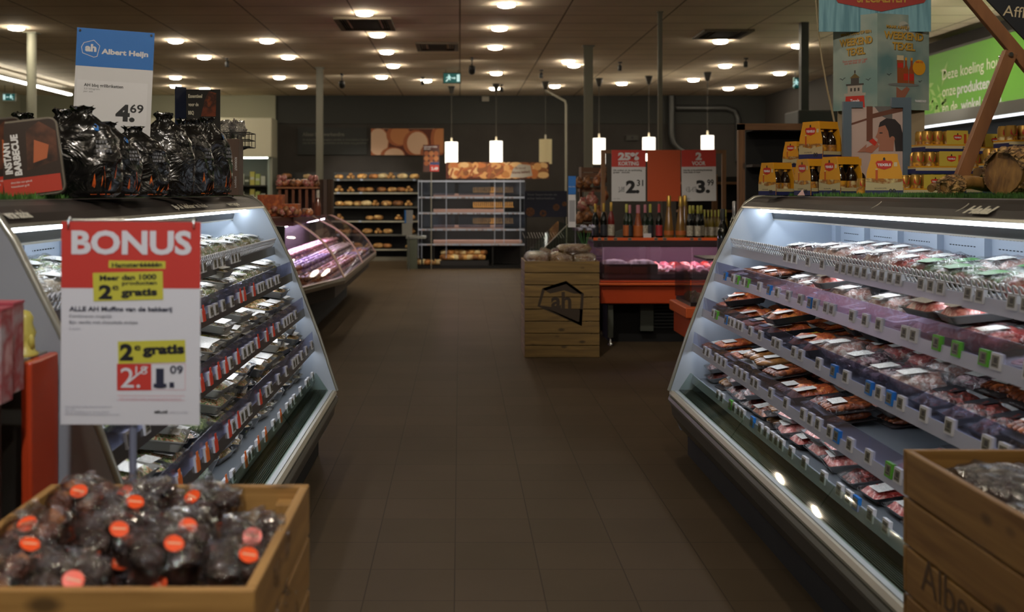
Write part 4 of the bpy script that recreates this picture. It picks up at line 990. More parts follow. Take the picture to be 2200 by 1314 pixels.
# instant barbecue packs
def instant(lab, px, Y, rz, lean, mats, name='instant_barbecue'):
    t = thing(name, '', 'barbecue pack'); 
    b = MB(); w_, h = .185, .235
    mt = Matrix.Rotation(math.pi/2, 4, 'X')
    b.rrect(w_, h, -.012, .02, .025, M('foil_tray', '8e8880', .25, .8), 1, (0, h/2), mt, True, True); b.build('foil_tray', t)
    b = MB(); b.rrect(w_*.94, h*.95, .0202, .0212, .02, mats[0], 1, (0, h/2), mt); b.build('sleeve', t)
    b = MB(); 
    b.rect(-w_*.44, w_*.44, .008, .06, mats[1], -.0216); b.poly([(-.01, .08), (.08, .1), (.085, .19), (.04, .225), (.0, .2)], mats[2], -.0216)
    b.poly([(.01, .1), (.05, .11), (.06, .15), (.02, .17)], M('grill_food', 'a0522a', .5), -.0218)
    b.text('INSTANT', -.052, .075, .021, WHITE, .1, rot=math.pi/2, bold=.05, y=-.022); b.text('BARBECUE', -.026, .068, .021, WHITE, .125, rot=math.pi/2, bold=.05, y=-.022)
    b.text('direct klaar voor gebruik', -.06, .045, .006, WHITE, .06, y=-.022); b.text('houtskool grill', -.06, .033, .006, WHITE, .05, y=-.022); b.build('print', t)
    t['label'] = lab; t.location = (XY(Y, px), Y, ZT+.002); t.rotation_euler = (lean, math.radians(-8), rz)
KR = (M('pack_dark', '2a1d18', .35, coat=.5), M('pack_red', 'a83426', .35, coat=.5), M('pack_brown', '4a2c20', .35, coat=.5, noise_=(20, ['5c3626', '221410'])))
instant('rounded instant barbecue pack with white lettering and a red foot leaning on the bags', 76, 3.3, .25, -.12, KR)
instant('dark instant barbecue pack at the very edge beside the red-footed one', 5, 3.28, .9, -.1, KR)
# barbecue board behind the bags
t = thing('barbecue_board', 'dark folded promotion board reading Essentieel voor de BBQ behind the bags', 'promotion board', W(428, 300, 5.9))
Y = 5.9; a, c = W(400, 250, Y), W(473, 192, Y); e = W(384, 190, 5.75)
B = MB(); B.box(a.x, c.x, Y, Y+.006, ZT, c.z, M('board_dark', '1c1a1a', .5)); B.build('front_panel', t)
B = MB(); B.prism([(a.x, Y), (a.x-.035, Y-.08), (a.x-.041, Y-.078), (a.x-.006, Y+.004)], ZT, c.z+.01, M('board_navy', '1b2540', .5), 'z'); B.build('side_panel', t)
B = MB(); y = Y-.002; fx = M('fire_print', '8a3c1a', .5, noise_=(14, ['a8501e', '3a1a10', '7a3416']))
B.poly([(a.x+.08, a.z), (a.x+.16, a.z), (c.x-.02, c.z-.02), (c.x-.06, c.z-.01), (a.x+.1, a.z+.09)], fx, y)
for k, q in enumerate(('Essentieel', 'voor de', 'BBQ')): B.text(q, a.x+.012, c.z-.045-k*.045, .02, CREAMI, [.075, .055, .03][k], bold=.03, y=y-.0006)
B.build('print', t)
# taupe carton and wire basket at the far end
Y = 5.75; x0_, x1_ = XY(Y, 478), XY(Y, 513); z1 = ZY(Y, 298)
t = thing('wood_chip_carton', 'tall taupe carton with white lettering at the end of the charcoal bags', 'carton', ((x0_+x1_)/2, Y, ZT))
MB().box(x0_, x1_, Y, Y+.12, ZT, z1, M('taupe', '5a463c', .6)).build('carton', t, bevel=.002)
B = MB()
for i in range(2):
    B.text('ROOKHOUT', x0_+.03+i*.035, ZT+.2, .012, WHITE, .07, rot=-math.pi/2, y=Y-.001, bold=.03); B.text('snippers', x0_+.03+i*.035, ZT+.1, .012, WHITE, .06, rot=-math.pi/2, y=Y-.001)
B.build('lettering', t)
t = thing('wire_basket', 'black wire basket on a bracket holding clear bags beside the taupe carton', 'basket', W(505, 310, 5.95))
B = MB(); x0_, x1_, z0_, z1 = XY(5.95, 462), XY(5.95, 541), ZY(5.95, 316), ZY(5.95, 286); y0_, y1_ = 5.88, 6.05
for z in (z0_, (z0_+z1)/2, z1): B.tube([(x0_, y0_, z), (x1_, y0_, z), (x1_, y1_, z), (x0_, y1_, z)], .0035, BLK, 6, True)
for k in range(11):
    x = x0_+(x1_-x0_)*k/10
    for yy in (y0_, y1_): B.tube([(x, yy, z0_), (x, yy, z1)], .002, BLK, 5)
    B.tube([(x, y0_, z0_), (x, y1_, z0_)], .002, BLK, 5)
B.build('wire_frame', t)
B = MB(); B.prism([(x1_-.01, z0_), (x1_-.06, z0_-.02), (x1_-.09, z0_-.09), (x1_-.105, z0_-.3), (x1_-.12, ZT), (x1_-.135, ZT), (x1_-.125, z0_)], 5.96, 5.97, BLK); B.build('bracket', t)
for k in range(2):
    o = MB().blob(((x0_+.06+k*.06), 5.96, z1+.02), (.05, .05, .05), GB, 14, 10, .3, 3, k*3+1); tag(o.build('clear_bag'), ['clear bag lying over the left rim of the black wire basket', 'clear bag sticking up from the middle of the black wire basket'][k], 'bag')
# ---------------------------------------------------------------- orange sided unit at the near end of the left case
OP = M('orange_side', 'b03a18', .35, coat=.3); GS = M('grey_shelf', '7c7c78', .5)
t = thing('display_unit', 'orange sided display unit with a grey top against the left case end', 'display unit', (-1.3, 2.5, 0))
MB().box(-1.004, -.979, 2.50, 2.67, .0, 1.112, OP).build('orange_side_panel', t, bevel=.006)
MB().box(-1.9, -1.006, 2.49, 2.67, 1.08, 1.115, GS).build('rear_shelf', t, bevel=.003)
MB().box(-1.9, -1.02, 1.7, 2.45, 1.045, 1.07, GS).build('top_shelf', t, bevel=.003)
MB().box(-1.9, -1.1, 2.46, 2.485, .0, 1.04, MBLK).build('rear_panel', t); MB().box(-1.9, -1.03, 1.7, 2.45, 0, .12, KICK).build('plinth', t)
MB().box(-1.9, -1.88, 1.7, 2.45, .13, 1.04, MBLK).build('inner_panel', t)
MB().box(-1.06, -1.025, 2.40, 2.445, .121, 1.044, M('dark_frame', '2c1c18', .5)).build('post', t)
b = MB(); m2 = M('blue_bag', '39446e', .3, noise_=(14, ['4a5684', '1c2446', '7f88ae']), bump=(14, .6), coat=.5)
b.blob((-1.14, 2.24, .70), (.09, .1, .17), m2, 18, 14, .06, 3, 2, .7); o = b.build('blue_bag'); tag(o, 'blue plastic bag standing inside the dark opening of the orange sided unit', 'bag')
MB().text('cola', -1.2, .82, .03, WHITE, .1, y=2.125).build('lettering', o)
MB().box(-1.85, -1.07, 1.75, 2.4, .5, .528, GS).build('inner_shelf', t)
for k, (px, Y) in enumerate([(24, 2.36), (-2, 2.24)]):
    x = XY(Y, px)-.02; t = thing('carton', ['red and white carton with pink top standing beside the yellow figure', 'red and white carton at the very edge in front of another'][k], 'carton', (x, Y, 1.07), 'red and white cartons on the grey shelf')
    rw = M('carton_red_white', 'a88080', .5, noise_=(14, ['b88f8c', '8c2c2c', 'a09090'])); MB().box(x-.036, x+.036, Y-.03, Y+.03, 1.07, 1.26, rw).build('carton', t, bevel=.002)
    B = MB(); B.rect(x-.012, x+.012, 1.075, 1.255, M('deep_red', '5c1a1c', .5), Y-.0312); B.rect(x-.03, x+.03, 1.077, 1.105, M('bright_red', 'a03030', .5), Y-.0315); B.build('print', t)
    MB().box(x-.037, x+.037, Y-.031, Y+.031, 1.26, 1.265, M('pink_top', 'a8404c', .5)).build('lid', t)
ym = M('yellow_wax', 'b0a24a', .45); c = W(53, 758, 2.58); c.z = 1.115
b = MB().lathe([(.03, 0), (.032, .006), (.024, .012), (.022, .04), (.026, .055), (.018, .075), (.02, .09), (.012, .104), (.001, .108)], ym, (c.x, c.y, c.z), 18)
b.blob((c.x-.018, c.y-.01, c.z+.04), (.008, .008, .02), ym, 8, 6, .1).blob((c.x+.02, c.y-.01, c.z+.035), (.008, .01, .018), ym, 8, 6, .1)
tag(b.build('yellow_figure'), 'small pale yellow figure standing on the grey shelf beside the bonus sign', 'figurine')
# ---------------------------------------------------------------- beer display on the right case
YELC = M('beer_yellow', 'c58a1c', .4, coat=.3); YELD = M('beer_print', 'a8761c', .4, noise_=(30, ['c08a24', '7c4a1c', 'b8a878'])); REDL = M('beer_red', 'b02c20', .4); NAVY = M('beer_navy', '1e2250', .45)
SAND = M('beer_sand', 'a79a74', .5); GLB = M('brown_glass', '1a0f08', .1, spec=.8); CREAM2 = M('beer_cream', 'b8a888', .5)
def bottle_geo(b, x, y, z, h, r, m, cap, lab=None, labz=(.12, .36), neck=None):
    b.lathe([(r*.9, 0), (r, .01*h+.002), (r, .5*h), (r*.8, .6*h), (r*.38, .74*h), (r*.33, .93*h)], m, (x, y, z), 14)
    b.lathe([(r*.4, .93*h), (r*.4, h), (r*.3, h+.001)], cap, (x, y, z), 12)
    if neck: b.lathe([(r*.42, .76*h), (r*.38, .88*h)], neck, (x, y, z), 12)
    if lab: b.lathe([(r*1.015, labz[0]*h), (r*1.015, labz[1]*h)], lab, (x, y, z), 14)
def shield(b, x, z, s, y, mt=None):
    b.poly([(x-s, z+.25*s), (x-s*.8, z+.5*s), (x-.3*s, z+.5*s), (x, z+.72*s), (x+.3*s, z+.5*s), (x+s*.8, z+.5*s), (x+s, z+.25*s), (x+s*.8, z-.35*s), (x, z-.6*s), (x-s*.8, z-.35*s)], REDL, y, mt)
    b.disc(x, z+.72*s, .14*s, BLACK, y-.0004, 10, mt, .2*s)
    b.text('TEXELS', x, z-.14*s, .32*s, WHITE, 1.55*s, 'c', .05, y=y-.0006, mtx=mt)
def beer_carton(big=True, front=True):
    """six-pack carrier: printed ends, open sides that show the bottles (local: print faces -y)"""
    t = proto('beer_carton', 'beer carton'); w_, d, h = .155, .13, .185
    top = .1
    for y, e in ((-d/2, -1), (d/2, 1)):
        b = MB(); b.prism([(-w_/2, 0), (w_/2, 0), (w_/2-.004, h*.55), (top/2, h), (-top/2, h), (-w_/2+.004, h*.55)], y, y-e*.003, YELC); b.build('end_panel', t)
    b = MB(); b.box(-top/2, top/2, -d/2+.003, d/2-.003, h-.003, h, REDL); b.box(-top/2-.006, -top/2, -d/2+.003, d/2-.003, h*.80, h-.001, YELC).box(top/2, top/2+.006, -d/2+.003, d/2-.003, h*.80, h-.001, YELC); b.build('handle_band', t)
    b = MB(); b.box(-w_/2, w_/2, -d/2+.003, d/2-.003, 0, .004, NAVY)
    for sx in (-1, 1): b.box(sx*w_/2-.0015, sx*w_/2+.0015, -d/2+.003, d/2-.003, 0, h*.2, NAVY); b.box(sx*w_/2-.0025, sx*w_/2+.0025, -d/2+.004, d/2-.004, h*.11, h*.2, SAND)
    b.build('tray', t)
    for sx in (-1, 1):
        for k in range(2):
            b = MB(); bottle_geo(b, sx*.037, -.031+k*.062, .005, h*.92, .029, GLB, REDL, YELD, (.14, .38), YELC); b.build('bottle', t)
    for e in (-1, 1):
        mt = Matrix.Rotation(0 if e < 0 else math.pi, 4, 'Z'); b = MB(); y = -d/2-.0006
        b.rect(-w_/2, w_/2, 0, h*.13, NAVY, y, mt); b.poly([(-w_/2, h*.13), (w_/2, h*.13), (w_/2, h*.34), (0, h*.28), (-w_/2, h*.36)], SAND, y, mt)
        b.poly([(-w_/2, h*.34), (0, h*.28), (w_/2, h*.33), (w_/2, h*.40), (-w_/2, h*.42)], YELD, y, mt)
        b.rect(-.036, -.026, h*.38, h*.62, M('beer_amber', 'a8481c', .4), y-.0004, mt); b.rect(-.036, -.026, h*.62, h*.65, CREAM2, y-.0004, mt)
        shield(b, 0, h*.74, .036, y-.0005, mt); b.rect(.04, .054, h*.7, h*.8, CREAM2, y-.0004, mt)
        if e < 0: b.text('00', .02, h*.06, .02, BLACK, .028, bold=.03, y=y-.0006, mtx=mt); b.text('SKUUMKOPPE', -.04, h*.16, .006, BLACK, .05, y=y-.0006, mtx=mt)
        b.build('print', t)
    return t
def can_geo(b, x, y, z, h=.125, r=.033):
    b.lathe([(r*.8, 0), (r, .008), (r, h-.014), (r*.82, h-.002), (r*.84, h), (r*.7, h-.003)], M('can_gold', 'a07a34', .38, .6), (x, y, z), 16)
    b.lathe([(r*1.01, h*.12), (r*1.01, h*.5)], YELD, (x, y, z), 16)
    b.add([(x+r*1.03*math.sin(a), y-r*1.03*math.cos(a), z+q) for a, q in ((-.7, h*.62), (-.35, h*.55), (0, h*.53), (.35, h*.55), (.7, h*.62), (.6, h*.82), (0, h*.88), (-.6, h*.82))], [tuple(range(8))], REDL)
def can_tray():
    t = proto('can_tray', 'beer cans')
    b = MB(); b.box(-.145, .145, -.075, .075, 0, .003, NAVY).box(-.145, .145, -.076, -.074, 0, .028, NAVY).box(-.145, .145, .074, .076, 0, .028, NAVY).box(-.146, -.144, -.075, .075, 0, .028, NAVY).box(.144, .146, -.075, .075, 0, .028, NAVY)
    b.box(-.1455, .1455, -.0765, .0765, .018, .036, CREAM2).box(-.1458, .1458, -.077, .077, .036, .045, YELC); b.build('tray', t)
    for i in range(4):
        for j in range(2): b = MB(); can_geo(b, -.108+i*.072, -.036+j*.072, .004); b.build('can', t)
    b = MB(); b.box(.0, .147, -.078, -.0772, .045, .132, M('wrap_print', 'b8a040', .35, coat=.5)); shield(b, .075, .088, .03, -.0786); b.rect(.118, .136, .05, .11, M('beer_amber', 'a8481c', .4), -.0784)
    b.text('00', .11, .012, .02, BLACK, .03, bold=.03, y=-.0784); b.build('wrap_print', t)
    return t
BC = beer_carton(); CT = can_tray(); ZR = 1.485
def onR(p, px, Y, z, rz, lab, sc=1.0, g=None): return place(p, (XY(Y, px), Y, z), (0, 0, rz), lab, g or ('beer cartons on the right case' if p is BC else 'beer can trays on the right case'), scale=sc)
H = .235
R9 = math.radians
onR(BC, 1668, 5.86, ZR, -R9(68), 'yellow beer carton standing alone at the far end of the grass mat', 0.936)
onR(BC, 1716, 5.95, ZR, -R9(80), 'beer carton hidden in shade under the two stacked cartons', 0.816)
onR(BC, 1712, 5.97, ZR+.153, -R9(60), 'yellow beer carton leaning at the left of the stack', 0.744)
onR(BC, 1748, 5.50, ZR, -R9(76), 'yellow beer carton at the foot of the stack, beside the lone carton', 0.984)
onR(BC, 1762, 5.62, ZR+.185, -R9(62), 'topmost yellow beer carton of the stack', 1.032)
onR(BC, 1806, 5.30, ZR, -R9(70), 'yellow beer carton between the stack and the large 00 carton', 1.008)
onR(BC, 1850, 5.42, ZR, -R9(76), 'yellow beer carton partly hidden behind the large 00 carton', 0.984)
onR(BC, 1900, 4.95, ZR, -R9(22), 'large yellow beer carton facing forward with red shield and 00', 1.008)
b = MB(); can_geo(b, XY(5.05, 1851), 5.05, ZR, .08, .022); tag(b.build('beer_can'), 'single golden beer can left of the large 00 carton', 'beer can')
onR(CT, 1972, 5.15, ZR, R9(4), 'bottom can tray right of the large 00 carton', .74)
onR(CT, 2003, 5.35, ZR+.105, R9(6), 'middle can tray of the stack beside the poster', .82)
onR(CT, 2018, 5.55, ZR+.22, R9(10), 'topmost can tray of the stack beside the poster', .8)
onR(CT, 2108, 5.55, ZR, R9(8), 'bottom can tray hidden behind the leaning wooden strut', .84)
onR(CT, 2098, 5.65, ZR+.11, R9(8), 'middle can tray behind the leaning wooden strut', .8)
onR(CT, 2100, 5.70, ZR+.214, R9(12), 'topmost can tray behind the leaning wooden strut', .78)
onR(CT, 2185, 5.2, ZR+.0, R9(6), 'bottom can tray behind the bark covered log', .9)
onR(CT, 2172, 5.28, ZR+.115, R9(6), 'middle can tray behind the bark covered log', .86)
onR(CT, 2202, 5.3, ZR+.228, R9(6), 'topmost can tray at the edge above the bark covered log', .84)
b = MB(); c = W(1723, 414, 5.2); c.z = ZR; b.add([(c.x-.014, c.y, c.z), (c.x+.014, c.y, c.z), (c.x+.006, c.y+.01, c.z+.03), (c.x+.012, c.y+.02, c.z), (c.x-.016, c.y+.02, c.z)], [(0, 1, 2), (4, 2, 3), (0, 2, 4), (1, 3, 2), (0, 4, 3, 1)], M('card_red_white', 'b0908c', .5)); tag(b.build('folded_card'), 'tiny folded white card on the grass before the beer cartons', 'card')
# cardboard holiday display
Yd = 5.85; a, m_, c = XY(Yd+.1, 1790), XY(Yd-.06, 1885), XY(Yd+.04, 1996); z0, z1 = ZY(Yd, 236), ZY(Yd, 32)
t = thing('cardboard_display', 'tall folded cardboard display printed WEEKEND TEXEL rising above the beer cartons', 'promotion display', ((a+c)/2, Yd+.1, ZR))
sky = M('sky_print', '5f7a78', .6, noise_=(3, ['4f6e70', '8a948a', '66807c'])); CLD = M('cloud_print', '9a9a90', .6); GOLDP = M('gold_letters', 'a8822c', .5); GSH = M('gold_shadow', '5c4a20', .5)
def face(x0, y0, x1, y1, nm, parent):
    ln = math.hypot(x1-x0, y1-y0); ex = Vector(((x1-x0)/ln, (y1-y0)/ln, 0)); ey = Vector((-ex.y, ex.x, 0)); ez = Vector((0, 0, 1))
    mt = Matrix(((ex.x, ey.x, 0, x0), (ex.y, ey.y, 0, y0), (0, 0, 1, z0), (0, 0, 0, 1)))
    MB().box(0, ln, 0, .006, 0, z1-z0, sky, mt).build(nm, parent); return mt, ln
hh = z1-z0
mtL, lnL = face(a, Yd+.1, m_, Yd-.06, 'left_panel', t); mtR, lnR = face(m_, Yd-.06, c, Yd+.04, 'right_panel', t)
MB().box(m_+.0, c-.02, Yd+.05, Yd+.056, ZR, z0+.3, M('card_plain', '8a7a60', .7)).build('rear_support', t); MB().box(a+.03, a+.25, Yd+.11, Yd+.12, ZR, z0+.1, M('card_plain', '8a7a60', .7)).build('rear_support', t)
def gull(b, x, z, s, mt): b.poly([(x-s, z+.3*s), (x-.4*s, z+.35*s), (x, z), (x+.5*s, z+.5*s), (x+s, z+.5*s), (x+.5*s, z+.3*s), (x, z-.2*s), (x-.4*s, z+.15*s)], BLACK, -.002, mt)
b = MB(); wl = lnL
for k, (s1, w_, z, hgt, bo) in enumerate([('MAAK KANS OP EEN', .68, .80, .016, .02), ('WEEKEND', .74, .69, .040, .03), ('TEXEL', .42, .585, .040, .03)]):
    b.text(s1, wl*.52+.004, hh*z-.004, hgt, GSH, wl*w_, 'c', bo, y=-.0012, mtx=mtL, rot=.04); b.text(s1, wl*.52, hh*z, hgt, GOLDP, wl*w_, 'c', bo, y=-.0018, mtx=mtL, rot=.04)
b.text('Deze actie loopt van 1 juni', wl*.5, hh*.515, .012, REDL, wl*.55, 'c', 0, y=-.0018, mtx=mtL, rot=.05); b.text('tot en met 31 juli', wl*.5, hh*.49, .012, REDL, wl*.48, 'c', 0, y=-.0018, mtx=mtL, rot=.05)
TW = M('tower_white', '9c9286', .6); TD = M('tower_dark', '3a3430', .6)
x = wl*.5
b.poly([(x-.055, 0), (x+.055, 0), (x+.05, hh*.15), (x-.05, hh*.15)], REDL, -.0014, mtL); b.rect(x-.058, x+.058, hh*.15, hh*.18, TW, -.0016, mtL); b.rect(x-.04, x+.04, hh*.18, hh*.26, TW, -.0014, mtL); b.rect(x-.048, x+.048, hh*.26, hh*.28, TD, -.0016, mtL)
b.rect(x-.022, x+.022, hh*.28, hh*.34, TD, -.0014, mtL); b.poly([(x-.028, hh*.34), (x+.028, hh*.34), (x, hh*.39)], GSH, -.0016, mtL); b.rect(x-.004, x+.004, hh*.39, hh*.42, TD, -.0014, mtL)
for q in (-.02, 0, .02): b.rect(x+q-.005, x+q+.005, hh*.2, hh*.235, TD, -.0018, mtL)
b.text('Texels', x, hh*.08, .02, WHITE, .05, 'c', .03, y=-.002, mtx=mtL); b.text('BIERBROUWERIJ', x, hh*.01, .018, WHITE, .085, 'c', .06, y=-.002, mtx=mtL)
gull(b, wl*.22, hh*.33, .02, mtL); gull(b, wl*.8, hh*.31, .018, mtL)
wr = lnR
for k, (s1, w_, z, hgt, bo) in enumerate([('MAAK KANS OP EEN', .66, .85, .016, .02), ('WEEKEND', .76, .74, .040, .03), ('TEXEL', .44, .63, .040, .03)]):
    b.text(s1, wr*.5+.004, hh*z-.004, hgt, GSH, wr*w_, 'c', bo, y=-.0012, mtx=mtR, rot=-.02); b.text(s1, wr*.5, hh*z, hgt, GOLDP, wr*w_, 'c', bo, y=-.0018, mtx=mtR, rot=-.02)
AMB = M('glass_amber', '8a4420', .4); 
b.poly([(wr*.38, hh*.27), (wr*.5, hh*.27), (wr*.5, hh*.56), (wr*.37, hh*.56)], AMB, -.0014, mtR); b.rect(wr*.37, wr*.5, hh*.52, hh*.57, CREAM2, -.0018, mtR); b.rect(wr*.385, wr*.49, hh*.44, hh*.49, REDL, -.0018, mtR)
for q in (.545, .655):
    b.poly([(wr*(q-.05), hh*.27), (wr*(q+.05), hh*.27), (wr*(q+.05), hh*.42), (wr*(q+.02), hh*.47), (wr*(q+.02), hh*.54), (wr*(q-.02), hh*.54), (wr*(q-.02), hh*.47), (wr*(q-.05), hh*.42)], AMB, -.0015, mtR)
    b.rect(wr*(q-.045), wr*(q+.045), hh*.31, hh*.38, REDL, -.0018, mtR); b.rect(wr*(q-.02), wr*(q+.02), hh*.52, hh*.55, YELC, -.0018, mtR)
b.disc(wr*.5, hh*.262, wr*.3, M('tray_print', '6a6c6a', .4), -.0016, 24, mtR, hh*.018); b.disc(wr*.8, hh*.45, wr*.125, YELC, -.002, 24, mtR)
b.text('scan mij', wr*.8, hh*.5, .012, REDL, wr*.14, 'c', .02, y=-.0026, mtx=mtR)
b.poly([(wr*.36, hh*.1), (wr*.45, hh*.06), (wr*.62, hh*.22), (wr*.56, hh*.245), (wr*.46, hh*.2), (wr*.36, hh*.24)], M('skin_print', '8a5440', .6), -.0018, mtR)
gull(b, wr*.22, hh*.36, .018, mtR); gull(b, wr*.82, hh*.3, .014, mtR); b.text('THUISBEZORGD', wr*.72, hh*.085, .012, WHITE, wr*.22, bold=.05, y=-.002, mtx=mtR)
for q in range(7): 
    cx_, cz_ = wr*(.5+.07*q), hh*(.93-.03*(q % 3)); b.disc(min(cx_, wr*.93), cz_-.02, .03+.008*(q % 2), CLD, -.0008, 14, mtR, .02)
b.build('print', t)
# blue plank header with the red banner
a2, c2 = XY(Yd-.1, 1773), XY(Yd-.1, 2018); zz0 = ZY(Yd-.1, 62)
MB().box(a2, c2, Yd-.0, Yd+.004, zz0, zz0+.4, M('blue_planks', '557f8c', .6, noise_=(6, ['4f7a88', '6f9aa6', '44707e'], (6, 1, .3)))).build('plank_header', t)
hd = MB(); xm = (a2+c2)/2; zt = ZY(Yd, 0)
hd.poly([(XY(Yd, 1783), zt+.05), (XY(Yd, 1800), ZY(Yd, 6)), (XY(Yd, 1893), ZY(Yd, 25)), (XY(Yd, 1985), ZY(Yd, 6)), (XY(Yd, 2002), zt+.05), (xm, zt+.2)], M('banner_red', '8a2a24', .5), Yd-.003)
hd.text('SPECIALITEIT', XY(Yd, 1895), ZY(Yd, 5), .042, GOLDP, .27, 'c', .03, y=Yd-.005); hd.build('red_banner', t)
# framed poster of a person drinking
Yp = 5.35; x0_, x1_, z0, z1 = XY(Yp, 1812), XY(Yp, 1958), ZR+.001, ZY(Yp, 218)
t = thing('framed_poster', 'grey blue framed poster of a person with dark hair drinking from a glass', 'poster', ((x0_+x1_)/2, Yp, ZR))
FB = M('frame_blue_grey', '4c5a66', .5); e = (x1_-x0_)*.12
b = MB(); b.box(x0_, x0_+e, Yp, Yp+.02, z0, z1, FB).box(x1_-e, x1_, Yp, Yp+.02, z0, z1, FB).box(x0_+e, x1_-e, Yp, Yp+.02, z0, z0+.04, FB)
b.box(x0_+e, x0_+e*2.4, Yp, Yp+.02, z1-.03, z1, FB).box(x1_-e*2.4, x1_-e, Yp, Yp+.02, z1-.03, z1, FB).box(x1_-e*2.4, x1_, Yp, Yp+.02, z1, z1+.02, FB); b.build('frame', t)
MB().box(x0_+e, x1_-e, Yp+.008, Yp+.014, z0+.04, z1-.028, M('poster_pale', 'a8928a', .5)).build('sheet', t)
b = MB(); mt = Matrix.Translation((x0_+e, Yp+.0075, ZY(Yp, 335))) @ Matrix.Diagonal((x1_-x0_-2*e, 1, ZY(Yp, 228)-ZY(Yp, 335), 1))
PW = M('window_wood_print', '5c3424', .6); SK = M('face_print', '94604c', .6); HR = M('hair_print', '221a1c', .6)
b.rect(.30, .42, .3, 1, PW, -.0004, mt); b.poly([(0, .62), (.3, .72), (.3, .76), (0, .66)], PW, -.0003, mt); b.poly([(.42, .85), (1, 1.0), (1, .9), (.42, .76)], PW, -.0003, mt); b.poly([(.45, 1), (.8, 1), (.8, .7), (.6, .8)], M('window_grey', '5a5654', .6), -.0002, mt)
b.poly([(.53, .1), (.55, .25), (.50, .27), (.52, .34), (.47, .38), (.51, .46), (.53, .56), (.60, .66), (.75, .7), (.85, .5), (.82, .1)], SK, -.0008, mt)
b.poly([(.53, .58), (.56, .68), (.68, .76), (.85, .74), (.96, .62), (1.0, .45), (1.0, .1), (.86, .1), (.84, .3), (.74, .38), (.72, .5), (.66, .62)], HR, -.0012, mt); b.disc(.80, .34, .05, SK, -.0016, 12, mt, .06)
b.poly([(.18, .1), (.5, .28), (.54, .2), (.4, .06)], M('glass_print', '9a5a44', .5), -.0014, mt); b.poly([(.34, .3), (.42, .36), (.5, .28), (.46, .2)], REDL, -.0017, mt); b.poly([(.12, .08), (.3, .24), (.28, .08)], SK, -.002, mt)
b.rect(.55, .61, .455, .475, HR, -.0014, mt); b.build('print', t)
# wooden easel with dark board
WB = WOOD('easel_wood', ('6a4226', '8a5a36'), 2, .6); WBx = M('easel_brown', '74492a', .5, noise_=(9, ['805432', '5e3a20'], (1, 1, .2)))
t = thing('wooden_easel', 'brown wooden A-shaped easel leaning over the beer trays at the right', 'easel', W(2090, 380, 4.6))
def beam(p, q, w_, th, m, nm, par):
    p, q = Vector(p), Vector(q); d = (q-p); ln = d.length; d.normalize(); y = Vector((0, 1, 0)); x = y.cross(d).normalized(); y = d.cross(x)
    mt = Matrix(((x.x, y.x, d.x, p.x), (x.y, y.y, d.y, p.y), (x.z, y.z, d.z, p.z), (0, 0, 0, 1)))
    return MB().box(-w_/2, w_/2, -th/2, th/2, 0, ln, m, mt).build(nm, par, bevel=.003)
Ye = 4.6
p1, p2 = W(2072, -20, Ye), W(2290, 240, Ye); beam(p1, p2, .052, .03, WBx, 'upper_rail', t)
p1, p2 = W(2170, 112, Ye-.035), W(2062, 388, Ye-.035); o = beam(p1, p2, .055, .03, WBx, 'leg', t)
c = W(2170, 112, Ye-.05); MB().tube([(c.x, c.y-.012, c.z-.01), (c.x, c.y+.08, c.z-.01)], .009, CHROME, 10).build('bolt', t)
beam(W(2290, 236, Ye), W(2330, 416, Ye), .05, .03, WBx, 'leg', t)
t = thing('beer_board', 'dark blue board lettered Affligem behind the easel top', 'sign board', W(2190, 40, Ye+.06))
a, c, d_ = W(2110, -10, Ye+.06), W(2290, 180, Ye+.06), W(2300, -20, Ye+.06)
MB().prism([(a.x, a.z), (c.x, c.z), (d_.x, d_.z+.05), (a.x, a.z+.1)], Ye+.055, Ye+.065, M('board_blue_black', '14171e', .5)).build('board', t)
b = MB(); q = W(2155, 33, Ye+.05); b.text('Affligem', q.x, q.z, .045, CREAM2, .22, bold=.0, y=Ye+.053, rot=-.12); b.disc(q.x+.06, q.z+.09, .018, M('board_mark', '2a4478', .5), Ye+.053); b.build('lettering', t)
# thin cord
t = MB().tube([W(1752, -10, 5.9), W(1757, 60, 5.9), W(1766, 130, 5.9), W(1777, 190, 5.9), W(1788, 240, 5.9), W(1794, 268, 5.9), W(1799, 335, 5.9)], [.004, .004, .005, .005, .006, .006, .005], M('cane', '8a7a5c', .5), 8); tag(t.build('bamboo_cane'), 'thin pale cane rising in a curve from the topmost beer carton', 'cane')
